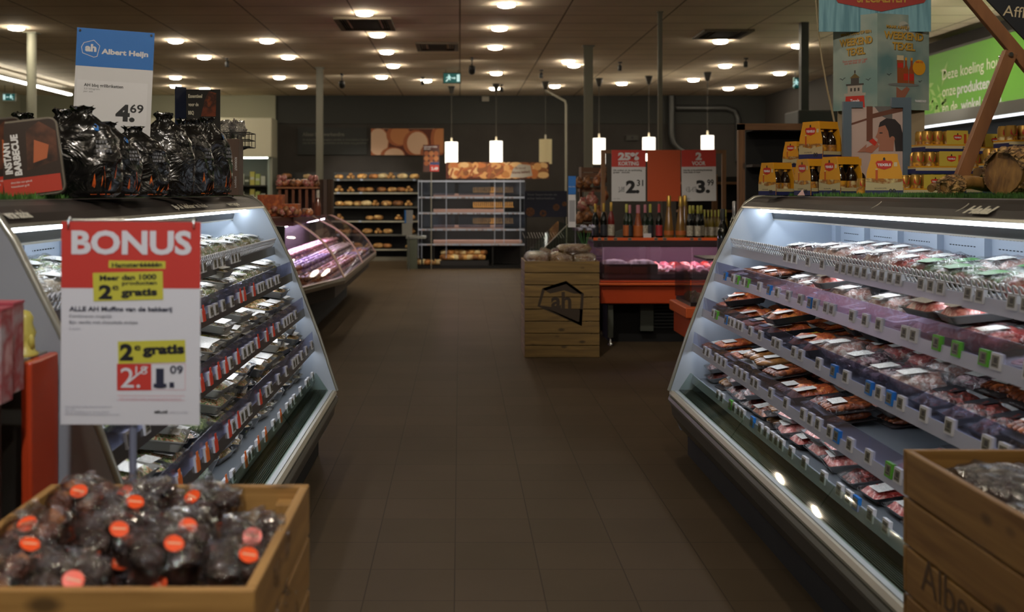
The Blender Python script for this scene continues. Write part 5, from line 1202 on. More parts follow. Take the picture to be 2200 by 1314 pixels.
# logs and driftwood
BARK = M('bark', '8a6a3c', .8, noise_=(26, ['b8925a', '3a2614', '9a7444'], (1, 1, 2)), bump=(26, 1.0)); LOGW = M('log_wood', '6e4a22', .6, noise_=(9, ['8a6430', '4a2e14'], (1, 3, 1)), bump=(12, .3))
def log(pts, rad, label, bark_from=None, seed=1, name='log'):
    t = thing(name, label, 'log', tuple(pts[0])); n = 12
    P_ = [Vector(pts[0]).lerp(Vector(pts[1]), k/n) for k in range(n+1)]
    b = MB(); b.tube([p+Vector((0, 0, .01*math.sin(k*.7+seed))) for k, p in enumerate(P_)], [rad*(1+.12*noise.noise(Vector((k*.5, seed, 0)))) for k in range(n+1)], LOGW, 18); b.build('wood', t)
    if bark_from is not None:
        a_, c_ = bark_from; d = (Vector(pts[1])-Vector(pts[0])); b = MB(); rb = random.Random(seed)
        u = d.cross(Vector((0, 0, 1))).normalized(); v_ = d.normalized().cross(u)
        for k in range(230):
            tt = a_+(c_-a_)*rb.random(); an = rb.random()*6.28; o = Vector(pts[0])+d*tt+(u*math.cos(an)+v_*math.sin(an))*(rad*1.06)
            nn = (u*math.cos(an)+v_*math.sin(an)); tg = nn.cross(d.normalized()); dl = d.normalized(); s1, s2 = rb.uniform(.012, .03), rb.uniform(.008, .016); l = rb.uniform(.004, .016)
            q = [o-tg*s1-dl*s2, o+tg*s1-dl*s2*.7, o+tg*s1*.7+dl*s2+nn*l, o-tg*s1*.8+dl*s2+nn*l]
            b.add([tuple(x) for x in q]+[tuple(x-nn*.012) for x in q], [(0, 1, 2, 3), (4, 7, 6, 5), (0, 4, 5, 1), (1, 5, 6, 2), (2, 6, 7, 3), (3, 7, 4, 0)], BARK)
        b.build('bark', t)
    return t
log([W(2155, 372, 4.3), W(2290, 358, 4.45)], .088, 'thick bark covered log lying at the right of the grass mat', (0, 1), 3)
log([W(2030, 401, 4.35), W(2165, 388, 4.5)], .028, 'smooth brown split log with a bark ring at its left end', (0, .16), 5)
log([W(2000, 408, 4.5), W(2060, 388, 4.75)], .016, 'short thin piece of wood behind the split log', None, 7)
log([W(2100, 372, 4.72), W(2165, 345, 4.85)], .022, 'brown branch sloping up behind the split log', None, 9)
# ---------------------------------------------------------------- green wall sign and cooler on the right wall
t = thing('green_wall_sign', 'long bright green wall sign with white lettering above the wall cooler', 'wall sign', (6.8, 14, 2.5))
GRN = M('sign_green', '4f8e12', .5, emit=.10)
x = 6.62; ya, yb = F*(x)/(1968-988), 10.5
MB().box(x, x+.05, yb, ya, 2.52, 3.42, GRN).build('panel', t); MB().box(x-.004, x+.06, yb, ya, 3.42, 3.45, M('sign_trim', '1f2018', .5)).build('upper_trim', t)
b = MB()
for s_, px, py, h, wd, bo in [('Deze koeling houdt', 2025, 172, .14, 1.8, .0), ('onze', 2025, 208, .14, .4, .0), ('produkten lang', 2057, 202, .14, 1.3, .02), ('en de', 2025, 243, .14, .45, .0), ('winkel warm.', 2065, 237, .14, 1.12, .02)]:
    Yt = F*x/(px-988); z = ZY(Yt, py)
    mt = Matrix(((0, 1, 0, x), (-1, 0, 0, Yt), (0, 0, 1, z), (0, 0, 0, 1)))
    b.text(s_, 0, 0, h, CREAMI if bo < .02 else WHITE, wd, bold=bo, y=-.003, mtx=mt)
lf = M('leaf_pale', '8cb45a', .5)
rb = random.Random(2)
for k in range(26):
    yy = ya-.1-rb.random()*.9; z = 3.3-rb.random()*.75 if k % 2 else 2.6+rb.random()*.3; s_ = .03+.04*rb.random(); a_ = rb.random()*3
    mt = Matrix(((0, 1, 0, x), (-1, 0, 0, yy), (0, 0, 1, z), (0, 0, 0, 1))) @ Matrix.Rotation(a_, 4, 'Y'); b.poly([(-s_*2, 0), (0, s_*.6), (s_*2, 0), (0, -s_*.6)], lf, -.002, mt)
b.build('lettering', t)
t = thing('wall_cooler', 'long pale wall cooler with drinks below the green wall sign', 'cooler', (6.4, 13, 0))
CP = M('cooler_pale', '8e918c', .4); CD = M('cooler_dark', '23272a', .5)
MB().box(6.0, 6.6, 9.5, 16.2, 2.36, 2.50, CP).build('header', t); MB().box(6.05, 6.1, 9.6, 16.1, 2.34, 2.358, M('cooler_light', (.9, .95, 1), .4, emit=2.5)).build('light_strip', t)
MB().box(6.62, 6.95, 9.5, 16.2, 0, 2.5, CD).build('back_panel', t); MB().box(6.2, 6.28, 9.6, 16.1, 2.501, 2.52, UPS).build('added_up_tube', t); MB().box(6.0, 6.6, 16.15, 16.2, 0, 2.36, CP).build('end_panel', t); MB().box(6.0, 6.6, 9.5, 9.55, 0, 2.36, CP).build('end_panel', t); MB().box(6.0, 6.6, 9.56, 16.14, 0, .35, CD).build('base', t)  # the glowing tube on the cooler top is added to brighten the ceiling
for z in (.75, 1.15, 1.52, 1.86): MB().box(6.1, 6.6, 9.56, 16.14, z, z+.02, CP).build('shelf', t)
cols_ = [M('drink_white', '9a9a94', .4), M('drink_red', '8c2a22', .4), M('drink_blue', '2a4a7a', .4), M('drink_orange', 'a85a24', .4)]
for k in range(2):
    for q in range(18):
        z = (1.54, 1.88)[k]; y = 10.2+q*.32; b = MB(); b.lathe([(.038, 0), (.04, .01), (.04, .15), (.014, .2), (.014, .23)], cols_[(q*3+k) % 4], (6.2, y, z), 10); b.lathe([(.0155, .23), (.0155, .245)], cols_[0], (6.2, y, z), 8)
        o = b.build('drink_bottle'); tag(o, 'drink bottle on the shelves of the wall cooler under the green sign', 'bottle', 'drink bottles in the wall cooler')
b = MB(); a, c = W(1715, 272, 14), W(1810, 236, 14); b.box(a.x, c.x, 14, 14.6, a.z, c.z, M('hood_grey', '34383a', .5)); o = b.build('extraction_hood', bevel=.02); tag(o, 'dark grey hood hanging behind the topmost beer carton', 'hood')
MB().box(a.x+.1, a.x+.2, 14.2, 14.3, c.z, CZ, M('hood_grey', '34383a', .5)).build('duct', o)
# wooden rack frame behind the right case
t = thing('rack_frame', 'wooden rack frame with square beam behind the far end of the right case', 'wooden frame', (2.6, 8.5, 0))
WF = WOOD('frame_z', ('5a3c22', '7c5632'), 2); WFX = WOOD('frame_x', ('5a3c22', '7c5632'), 0)
MB().box(2.165, 2.215, 8.5, 8.55, 0, 2.03, WF).build('post', t); MB().box(3.2, 3.25, 8.5, 8.55, 0, 2.03, WF).build('post', t); MB().box(2.165, 3.25, 8.5, 8.55, 1.985, 2.035, WFX).build('beam', t)
for z in (1.3, 1.7): MB().box(2.29, 3.2, 8.56, 8.75, z, z+.02, M('rack_shelf', '2c2118', .7)).build('shelf', t)
MB().box(2.29, 3.2, 8.76, 8.79, .2, 1.98, MBLK).build('back_panel', t); MB().box(2.29, 3.2, 8.551, 8.79, 1.981, 1.984, MBLK).build('top_panel', t)
# ---------------------------------------------------------------- orange serving counter with bottles, right of the tall crate
ORC = M('counter_orange', 'b8431c', .35, coat=.3); ORL = M('counter_orange_light', 'd8602c', .35, coat=.3)
t = thing('meat_counter', 'orange fronted glass meat counter with wine bottles on top', 'counter', (2.0, 11, 0))
MB().box(1.37, 2.9, 10.62, 10.9, .42, .60, ORC).build('front_panel', t, bevel=.008); MB().box(1.34, 2.9, 10.56, 10.75, .602, .625, ORL).build('front_lip', t, bevel=.006); MB().box(1.36, 2.9, 10.60, 10.75, .628, .645, ORC).build('upper_lip', t, bevel=.004)
MB().box(1.40, 2.9, 10.76, 11.6, .40, .66, BLK).build('body', t); MB().box(1.5, 2.9, 11.0, 11.5, .0, .38, MBLK).build('machine_box', t)
MB().box(1.80, 1.93, 10.9, 10.99, .12, .38, M('leg_green', '4a4e46', .5)).build('bracket_plate', t)
b = MB()
for k in range(7): b.box(1.95, 2.55, 10.96, 10.99, .14+k*.034, .155+k*.034, M('louvre', '26282a', .5))
b.build('louvre', t)
for x in (1.45, 2.6):
    o = MB().box(x, x+.05, 10.70, 10.75, .08, .40, M('leg_green', '4a4e46', .5)).build('leg', t); MB().lathe([(.03, 0), (.03, .02), (.012, .03), (.012, .08)], CHROME, (x+.025, 10.725, 0), 12).build('foot', o)
MB().box(1.40, 2.9, 10.76, 11.5, .66, .70, STEEL).build('deck', t)
GLC = CLEAR('counter_glass', 'efe6ec', .07, .04, None, .03, '9c8a94', .95)
MB().box(1.40, 2.25, 10.62, 10.628, .65, .98, GLC).build('front_glass', t); MB().box(2.26, 2.9, 10.62, 10.628, .65, .98, GLC).build('front_glass', t); MB().box(1.38, 1.388, 10.63, 11.5, .65, 1.0, GLC).build('side_glass', t)
MB().box(1.34, 2.9, 11.45, 11.5, .70, 1.02, M('counter_inner', '5c4450', .4)).build('rear_panel', t)
PINKL = M('pink_light', (1., .82, .92), .4, emit=34)
MB().box(1.45, 2.85, 11.02, 11.08, .985, .995, PINKL).build('light_strip', t); MB().box(1.34, 2.9, 10.97, 10.98, .95, 1.017, M('lip_dark', '241c20', .5)).build('shelf_lip', t)
MB().box(1.34, 2.9, 10.98, 11.6, 1.0, 1.02, M('counter_top', '2c2024', .4)).build('top_shelf', t); MB().box(1.34, 2.9, 10.97, 10.982, 1.018, 1.046, ORL).build('shelf_edge', t); MB().box(1.34, 2.9, 10.982, 11.6, 1.0205, 1.024, M('counter_top2', '6a3a24', .5)).build('top_board', t)
for i, px in enumerate([1288, 1301, 1322, 1353, 1409, 1428, 1486, 1503]):
    x = XY(10.97, px); o = MB(); o.prism([(x+.022*math.cos(q*math.pi/6), 1.032+.013*math.sin(q*math.pi/6)) for q in range(12)], 10.962, 10.9695, M('oval_tag', '8a8276', .4)); o.box(x-.014, x+.014, 10.961, 10.962, 1.026, 1.038, INKY); o.build('price_tag', t)
# meat on the counter deck
rb = random.Random(4)
PINKS = [MEATS[2], M('meat_rose', 'a84858', .4, noise_=(40, ['c8707c', '7c2030', 'd0a0a8']), coat=.4), MEATS[0]]
for r in range(3):
    for k in range(8):
        x = 1.98+k*.105; y = 10.78+r*.2
        if x > 2.85: continue
        t = thing('counter_tray', f'small pink meat tray on the orange counter deck, {["front", "middle", "rear"][r]} row, {ORD[k+1]} from dark trays', 'meat', (x, y, .7), 'meat trays in the orange counter')
        MB().rrect(.1, .17, .701, .722+r*.02, .01, TRAYW, .9, c=(x, y)).build('tray', t); MB().hump(.092, .16, .723+r*.02, .028, PINKS[(k*7+r*3) % 3], 8, 8, .3, 40, k+r, c=(x, y)).build('filling', t)
for k in range(2):
    x = 1.54+k*.27; t = thing('dark_tray', ['wide dark brown tray in the counter beside the tall crate', 'wide dark brown tray in the counter beside the pink meat'][k], 'tray', (x, 10.85, .7), 'wide dark trays in the counter')
    MB().box(x-.13, x+.13, 10.70, 11.1, .701, .80, M('dark_tray_wood', '2e1c12', .5)).build('tray', t, bevel=.01); MB().hump(.24, .36, .80, .03, M('dark_food', '3c2416', .5, noise_=(30, ['4c2e1c', '1c100a']), bump=(40, .5)), 10, 8, .25, 30, k, c=(x, 10.9)).build('filling', t)
# bottles
def bottle(px, top, Y, zb, glass, cap, lab, label, r=.036, cone=False, group='wine bottles on the orange counter', lz=(.1, .4), neckm=None):
    x = XY(Y, px); h = ZY(Y, top)-zb; t = thing('wine_bottle', label, 'bottle', (x, Y, zb), group); b = MB()
    if cone: pr = [(r*.9, 0), (r, .01), (r, .22*h), (r*.75, .45*h), (r*.45, .7*h), (r*.36, .8*h), (r*.36, .88*h)]
    else: pr = [(r*.9, 0), (r, .01), (r, .52*h), (r*.82, .62*h), (r*.42, .74*h), (r*.36, .8*h), (r*.36, .88*h)]
    b.lathe(pr, glass, (x, Y, zb), 16); b.build('glass_body', t)
    MB().lathe([(r*.42, .76*h), (r*.42, h*.98), (r*.3, h)], cap, (x, Y, zb), 12).build('capsule', t)
    if lab: MB().lathe([(r*1.02, lz[0]*h), (r*1.02, lz[1]*h)], lab, (x, Y, zb), 16).build('label', t)
    return t
BG = M('bottle_black', '0a0c0a', .08, spec=.9); GG = M('bottle_green', '16241a', .08, spec=.9); RG = M('bottle_rose', '8a4420', .1, spec=.9, coat=.6); CG = M('champagne_gold', '7c5a2a', .15, spec=.9, coat=.5)
GOLDC = M('cap_gold', 'a88a3c', .3, .6); CR_ = M('cap_red', 'a02c30', .35); CPK = M('cap_pink', 'a86a78', .4); CYG = M('cap_yellow_green', '9a9a3c', .4); SLC = M('cap_silver', '9a9a9c', .25, .8)
LBW = M('wine_label', 'b0aa9a', .5, noise_=(60, ['bcb6a6', '8c8678'])); LBR = M('wine_label_red', 'a83438', .45); LBD = M('wine_label_dark', '2a2c34', .5); LBO = M('wine_label_orange', 'b0602c', .45)
ZB = 1.0245; YB1 = 11.1
for a in [(1279, 437, BG, GOLDC, LBD, 'black bottle with gold cap at the left end of the counter row'), (1297, 436, BG, GOLDC, LBD, 'black bottle with gold cap under the left post of the price frame'), (1313, 434, M('bottle_redwhite', '6c2420', .2), GOLDC, LBW, 'slim bottle with gold neck, dark red body and pale label'),
          (1346, 438, GG, CYG, LBO, 'green bottle with orange label under the left price card'), (1353, 440, GG, CPK, LBD, 'dark bottle with pink cap beside the orange label bottle'), (1371, 440, RG, CPK, LBO, 'cone shaped orange bottle behind the white card'), (1386, 439, GG, CPK, LBW, 'dark bottle with pale pink cap right of the orange cone bottle'),
          (1397, 438, GG, CYG, LBD, 'dark bottle with yellow cap between the pink cap and the red cap'), (1416, 438, BG, CR_, LBR, 'dark bottle with red cap and red label')]:
    bottle(a[0], a[1], YB1, ZB, a[2], a[3], a[4], a[5], .034 if a[0] != 1371 else .05, a[0] == 1371)
for a in [(1437, 420, 'large golden rose bottle, left of the three tall ones'), (1462, 421, 'large golden rose bottle under the gap before the 3.99 card'), (1471, 419, 'large golden rose bottle in the rear of the three tall ones')]:
    bottle(a[0], a[1], YB1+(.12 if a[0] == 1471 else 0), ZB, CG, GOLDC, LBO, a[2], .05, True, lz=(.1, .2))
for k, px in enumerate((1482, 1499)): 
    for j in range(2): bottle(px+j*7, 441, YB1+j*.11, ZB, BG, CYG, LBW, f'black bottle with yellow neck and white label, {["left", "right"][k]} pair, {["front", "rear"][j]}', .034)
for k in range(7): bottle(1514+k*7.5, 450+(k % 2), YB1+.15+(k % 2)*.09, ZB, M('bottle_yellow', '6a5c22', .2), CYG, LBW, f'small yellow bottle under the 3.99 card, {ORD[k+1]} from the white label bottles', .022)
b = MB().box(XY(11, 1382), XY(11, 1399), 10.995, 11.0, 1.0245, 1.0245+.063, WHITE); tag(b.build('price_card'), 'small blank white card standing before the wine bottles', 'card')
b = MB().prism([(XY(11.1, 1323), 1.0245), (XY(11.1, 1340), 1.0245), (XY(11.1, 1340), 1.13), (XY(11.1, 1323), 1.10)], 11.1, 11.13, M('slate_card', '3c3e3a', .6)); tag(b.build('slate_card'), 'small grey slate card between the wine bottles', 'card')
# price frame with boards
t = thing('sign_stand', 'wooden frame standing on the counter and carrying three price boards', 'sign frame', (XY(11.3, 1425), 11.3, ZB))
Yf = 11.32; xl, xr, zt = XY(Yf, 1292), XY(Yf, 1560), ZY(Yf, 322)
MB().box(xl, xl+.04, Yf, Yf+.04, ZB, zt, WF).build('post', t); MB().box(xr-.04, xr, Yf, Yf+.04, ZB, zt, WF).build('post', t); MB().box(xl+.041, xr-.041, Yf, Yf+.04, zt-.035, zt, WFX).build('beam', t)
def pboard(px0, px1, lab, top, l2, old, big, cents, lines, tilt=0, xtra=None):
    Y = Yf-.03; k = Y/F; x0_, x1_, z0_, z1_ = XY(Y, px0), XY(Y, px1), ZY(Y, 432), ZY(Y, 322); wd, hh = x1_-x0_, z1_-z0_
    t = thing('price_board', lab, 'price sign', ((x0_+x1_)/2, Y, z0_)); mt = Matrix.Translation((x0_, Y, z0_)) @ Matrix.Rotation(tilt, 4, 'Y') @ Matrix.Diagonal((wd, 1, hh, 1)) 
    b = MB(); b.box(0, 1, 0, .004, 0, 1, WHITE if top else M('blank_orange', 'b84a1c', .5), mt); b.build('board', t)
    if not top: return t
    b = MB(); b.rect(0, 1, .67, 1, RED, -.001, mt); b.build('colour_field', t)
    u = Matrix.Translation((x0_, Y, z0_)) @ Matrix.Rotation(tilt, 4, 'Y'); b = MB(); T = lambda s, x, z, h, m, w_, al='l', bo=0: b.text(s, x*wd, z*hh, h*hh, m, w_*wd, al, bo, y=-.002, mtx=u)
    T(top, .5, .81, .15, WHITE, .62 if len(top) > 1 else .18, 'c', .06); T(l2, .5, .70, .08, WHITE, .6 if len(l2) > 4 else .4, 'c', .04)
    for q, s in enumerate(lines): T(s, .05, .59-q*.04, .03, BLACK, .84 if q == 0 else .5, 'l', .03)
    T(big+'.', .42, .17, .25, BLACK, .40, 'l', .05); T(cents, .74, .30, .12, BLACK, .19, 'l', .02); T(old, .12 if len(old) > 5 else .2, .18, .1, GREYINK, .3 if len(old) > 5 else .18)
    b.poly([(.2*wd, .17*hh), (.21*wd, .165*hh), (.39*wd, .28*hh), (.38*wd, .285*hh)], GREYINK, -.0022, u)
    T('per fles', .05, .04, .02, GREYINK, .2); b.build('lettering', t); return t
pboard(1314, 1387, 'price board reading 25% KORTING and 2.31', '25%', 'KORTING', '3.08', '2', '31', ['Dit artikel uit de aanbieding', 'per stuk'])
pboard(1391, 1462, 'plain orange board hanging between the two price boards', None, '', '', '', '', [])
pboard(1465, 1539, 'price board reading 2 VOOR and 3.99', '2', 'VOOR', '4.58 - 6.18', '3', '99', ['Deze fles uit de aanbieding bij aankoop', 'twee stuks of meer'], tilt=-.012)
# nearer orange counter behind the end of the right case
t = thing('side_counter', 'second orange counter with glass front just behind the right case end', 'counter', (2.2, 9, 0))
MB().box(1.70, 2.15, 8.1, 8.7, .40, .57, ORC).build('front_panel', t, bevel=.008); MB().box(1.665, 2.15, 8.06, 8.7, .572, .65, ORL).build('front_lip', t, bevel=.008); MB().box(1.78, 2.15, 8.2, 8.7, 0, .40, MBLK).build('machine_box', t); MB().box(1.72, 2.15, 8.15, 8.7, .651, .68, BLK).build('deck', t)
MB().box(1.71, 1.716, 8.15, 8.7, .682, .95, GLC).build('side_glass', t); MB().box(1.72, 2.15, 8.12, 8.126, .682, .95, GLC).build('end_glass', t); MB().box(1.86, 2.15, 8.25, 8.7, .985, 1.0, M('counter_top', '2c2024', .4)).build('top_shelf', t)
for k in range(5):
    o = MB().hump(.12, .18, .68, .05, M('leaf_food', '5c4a2c', .5, noise_=(30, ['6a3c20', '3c4a20', '8a7048']), bump=(40, .5)), 10, 8, .3, 25, k, c=(1.80+.13*(k % 3), 8.27+.2*(k//3))); tag(o.build('food_heap'), f'heap of brown and green food in the nearer orange counter, {ORD[k+1]} from its glass end', 'food', 'food heaps in the side counter')
bottle(1553, 448, 8.35, 1.0005, BG, BLK, LBD, 'tall black bottle closest to the edge of the right case', .042, group='dark bottles on the nearer counter'); bottle(1578, 432, 8.6, 1.0005, BG, SLC, LBD, 'black bottle with silver neck behind the edge of the right case', .042, group='dark bottles on the nearer counter')
# dark wooden shelving far behind the wine
t = thing('wine_rack', 'dark wooden rack behind the price boards and the yellow bottles', 'rack', (3.4, 13.5, 0))
for x in (2.75, 3.12, 3.5, 3.9): MB().box(x, x+.06, 13.5, 13.56, 0, 1.72, WF).build('post', t)
for z in (.9, 1.25, 1.6): MB().box(2.75, 3.96, 13.561, 13.9, z, z+.03, WFX).build('shelf', t)
MB().box(2.75, 3.96, 13.91, 13.93, 0, 1.7, MBLK).build('back_panel', t)
# ---------------------------------------------------------------- cookie stand, slanted glass counter, gift baskets
t = thing('cookie_stand', 'dark stand with a navy cookie board and a wire bin left of the tall crate', 'display stand', (1.05, 13.3, 0))
Y = 13.2; x0_, x1_, z0_, z1_ = XY(Y, 1127), XY(Y, 1218), ZY(Y, 466), ZY(Y, 410)
MB().box(x0_, x1_, Y, Y+.03, z0_, z1_, M('cookie_navy', '141b36', .5)).build('board', t); b = MB()
b.text('Voor bezorgingen en', x0_+.03, z1_-.055, .027, GREYINK, .36, bold=.02, y=Y-.001); b.text('echte lekkerbekken.', x0_+.03, z1_-.1, .027, GREYINK, .34, bold=.02, y=Y-.001)
CK = M('cookie_print', '6a4222', .6, noise_=(40, ['7c5030', '4a2a14'])); 
for px, py, r in ((1139, 455, .055), (1167, 458, .042), (1195, 445, .042), (1217, 438, .03)):
    b.disc(min(XY(Y, px), x1_-r), max(ZY(Y, py), z0_+r), r, CK, Y-.0014, 18)
    if px == 1167: b.disc(XY(Y, px), ZY(Y, 458)+.0, .014, DARKBLUE, Y-.002, 12)
b.build('print', t)
b = MB(); b.box(x0_, x1_, Y, Y+.5, 0, .55, MBLK); b.build('base', t)
b = MB()
for k in range(16): x = x0_+(x1_-x0_)*k/15; b.tube([(x, Y-.02, .56), (x, Y-.03, .95)], .003, M('wire_dull', '3c3a34', .4, .5), 5); b.tube([(x, Y-.03, .95), (x, Y+.4, 1.0)], .003, M('wire_dull', '3c3a34', .4, .5), 5)
for z in (.56, .75, .95): b.tube([(x0_, Y-.025, z), (x1_, Y-.025, z)], .004, M('wire_dull', '3c3a34', .4, .5), 5)
b.build('wire_bin', t); 
for x in (x0_+.01, x1_-.03): MB().box(x, x+.02, Y+.031, Y+.05, .55, z0_+.05, DSTEEL).build('post', t)
t = thing('glass_counter', 'low dark counter with a slanted glass end behind the tall crate', 'counter', (1.2, 12, 0))
MB().box(.79, 1.33, 11.7, 12.9, 0, .80, BLK).build('body', t)
gl = [(.80, .81), (1.15, 1.16), (1.33, 1.16), (1.33, 1.15), (1.155, 1.15), (.81, .81)]
MB().prism(gl, 11.7, 11.715, TRIMM).build('slanted_rim', t); MB().prism([(.812, .81), (1.156, 1.149), (1.33, 1.149), (1.33, .81)], 11.705, 11.709, GLASS).build('end_glass', t)
MB().prism([(.80, .81), (1.15, 1.16), (1.152, 1.158), (.806, .81)], 11.72, 12.9, GLASS).build('front_glass', t); MB().box(.85, 1.33, 11.75, 12.85, .80, .82, M('counter_deck', '4a4648', .4)).build('deck', t)
for k in range(6):
    x, y = .95+.13*(k % 3), 11.9+.4*(k//3); o = MB().hump(.12, .3, .82, .05, PINKS[k % 3], 8, 6, .3, 30, k, c=(x, y)); tag(o.build('meat_heap'), f'heap of pink meat behind the slanted glass, {["front", "rear"][k//3]} row, {["left", "middle", "right"][k % 3]}', 'meat', 'meat heaps behind the slanted glass')
# price sign on thin pole at the crate
Y = 10.75; t = thing('price_sign', 'narrow blue topped price sign turned sideways above the tall crate', 'price sign', W(1229, 490, Y))
a, c = XY(Y, 1221), XY(Y, 1237); MB().box(a, c, Y, Y+.02, ZY(Y, 488), ZY(Y, 418), WHITE).build('board', t); b = MB(); b.rect(a, c, ZY(Y, 417), ZY(Y, 378), AHBLUE, Y-.0006); b.text('Albert Heijn', a+.003, ZY(Y, 402), .012, WHITE, .065, y=Y-.0012); b.rect(a+.008, c-.008, ZY(Y, 476), ZY(Y, 430), M('card_grey', '8f9096', .6), Y-.0006); b.build('print', t)
MB().box(a, c, Y, Y+.02, ZY(Y, 417.5), ZY(Y, 378), AHBLUE).build('blue_header', t); MB().tube([(XY(Y, 1237), Y+.03, .0), (XY(Y, 1237), Y+.03, ZY(Y, 380))], .005, STEEL).build('pole', t); MB().lathe([(.06, 0), (.06, .01)], DSTEEL, (XY(Y, 1237), Y+.03, 0), 16).build('foot', t)
# stacked brown gift crates with wrapped gifts
Y = 11.9; GW = WOOD('gift_wood', ('4a2e1a', '6c4628'), 0)
for k, (px0, px1, py0, py1, lab) in enumerate([(1246, 1304, 500, 455, 'brown gift crate, lowest of the stack right of the blue topped sign'), (1246, 1304, 412, 400, 'flat brown gift crate in the middle of the stack beside the price frame'), (1249, 1304, 392, 358, 'dark brown gift crate on top of the stack by the grey column')]):
    x0_, x1_, z0_, z1_ = XY(Y, px0), XY(Y, px1), ZY(Y, py0), ZY(Y, py1); t = thing('gift_crate', lab, 'crate', ((x0_+x1_)/2, Y+.1, z0_), 'stacked brown gift crates')
    n = max(1, round((z1_-z0_)/.06)); 
    for q in range(n): MB().box(x0_, x1_, Y, Y+.012, z0_+(z1_-z0_)*q/n, z0_+(z1_-z0_)*(q+.85)/n, GW).build('slat', t)
    MB().box(x0_, x1_, Y+.013, Y+.25, z0_, z0_+.012, GW).build('base', t); MB().box(x0_, x0_+.012, Y+.013, Y+.25, z0_+.013, z1_, GW).build('side', t); MB().box(x1_-.012, x1_, Y+.013, Y+.25, z0_+.013, z1_, GW).build('side', t)
t = thing('gift_stand', 'dark pedestal carrying the stacked gift crates behind the bottles', 'pedestal', (1.45, 12, 0)); MB().box(1.335, 1.6, 11.92, 12.3, 0, ZY(Y, 500)-.002, MBLK).build('body', t); MB().box(1.335, 1.36, 12.16, 12.2, ZY(Y, 500), ZY(Y, 358), WF).build('upright', t); MB().box(1.57, 1.6, 12.16, 12.2, ZY(Y, 500), ZY(Y, 358), WF).build('upright', t)
rb = random.Random(8); WG = [M('gift_pink', 'a87468', .4, noise_=(30, ['c09088', '8a3a34', 'a89078']), coat=.5), M('gift_brown', '7c4a2c', .5, noise_=(30, ['9a6a40', '4c2a18'])), M('gift_orange', '9a5a34', .4, noise_=(30, ['b87a4c', '6a3420']), coat=.4)]
for k, (px, py, r, d) in enumerate([(1244, 394, .045, 'wicker ball'), (1262, 392, .05, 'wicker ball'), (1282, 390, .045, 'orange wrapped gift'), (1293, 378, .05, 'tall wrapped gift'), (1252, 440, .055, 'pink wrapped gift'), (1272, 430, .06, 'pink flowered gift'), (1262, 462, .06, 'brown basket'), (1284, 458, .055, 'brown tall gift'), (1300, 420, .04, 'small wrapped gift'), (1245, 470, .05, 'dark brown basket')]):
    c = W(px, py, Y-.08); mm = WG[(0 if 'pink' in d else 2 if 'orange' in d or 'wrapped' in d else 1)]; t = thing('wrapped_gift', f'{d} in the gift stack, {ORD[k+1]} counting from its top left', 'gift', (c.x, c.y, c.z-r), 'wrapped gifts stacked by the price frame')
    MB().blob((c.x, c.y, c.z), (r, r*.8, r*1.15), mm, 12, 9, .22, 3, k*2.3).build('wrap', t); MB().blob((c.x, c.y, c.z+r*1.2), (r*.5, r*.3, r*.35), mm, 8, 6, .5, 3, k).build('bow', t)
for k, px in enumerate((1245, 1254, 1265, 1272, 1238)):
    c = W(px, 492-(k % 2)*5, 10.95); mm = M('petal_white', 'a6a8b8', .6) if k != 4 else M('petal_purple', '6c5a6a', .6); b = MB()
    for q in range(7): a_ = q*.9; b.blob((c.x+.022*math.cos(a_), c.y+.02*math.sin(a_), c.z+.008*math.sin(q*2)), (.018, .018, .012), mm, 8, 5, .3, 3, q+k)
    b.tube([(c.x, c.y, c.z), (XY(10.95, 1256), 10.97, .93)], .003, LABG, 5)
    tag(b.build('flower'), f'{"small purple" if k == 4 else "white"} flower behind the tall crate, {ORD[k+1]} of the bunch', 'flower', 'flowers behind the tall crate')
t = MB().lathe([(.04, 0), (.05, .1), (.035, .12)], M('vase', '3a4038', .3), (XY(10.95, 1256), 10.97, .82), 16); tag(t.build('vase'), 'small dark vase holding white flowers behind the tall crate', 'vase')
t = MB().box(1.0, 1.29, 10.85, 11.2, 0, .818, MBLK); tag(t.build('low_cabinet'), 'low black cabinet behind the tall crate carrying the flower vase', 'cabinet')
# ---------------------------------------------------------------- round deli counter on the left
GC = CLEAR('curved_glass', 'f0e8ee', .01, .02, None, .02, 'a89aa8', .96, .2)
t = thing('deli_counter', 'dark low deli counter with curved glass over pink and purple lit food', 'counter', (-1.9, 13, 0))
lip = [(-2.7, 9.62), (-1.52, 9.62), (-1.18, 11.2), (-1.22, 15.9), (-1.75, 17.2), (-2.7, 17.2)]
top = [(-2.7, 10.7), (-2.1, 10.8), (-1.78, 11.7), (-1.9, 15.6), (-2.15, 16.2), (-2.7, 16.2)]
def shrink(pl, k, c=(-2.2, 13.4)): return [(c[0]+(x-c[0])*k, c[1]+(y-c[1])*k) for x, y in pl]
MB().prism([(x-.42 if x > -2.6 else x, c_) for x, c_ in [(a[0], min(max(a[1], 10.3), 16.8)) for a in lip]], 0, .42, MBLK, 'z').build('base', t)
MB().prism([(x-.1 if x > -2.6 else x, min(max(y, 9.8), 17.0)) for x, y in lip], .42, .56, M('deli_body', '1c1a18', .4), 'z').build('body', t)
b = MB(); n = len(lip); prof = [(0, .565), (.015, .60), (-.0, .63), (-.05, .64)]
for q in range(len(prof)-1):
    for i in range(n-1):
        def pt(i, pr): 
            x, y = lip[i]; d = Vector((x+2.3, y-13.4)); d.normalize(); return (x+d.x*pr[0], y+d.y*pr[0], pr[1])
        b.add([pt(i, prof[q]), pt(i+1, prof[q]), pt(i+1, prof[q+1]), pt(i, prof[q+1])], [(0, 1, 2, 3)], M('deli_rim', '8a8272', .3, .6))
b.build('rim', t); MB().prism([(x-.02, y) for x, y in lip], .56, .59, M('deli_tray', '57524e', .35, .4), 'z').build('deck', t)
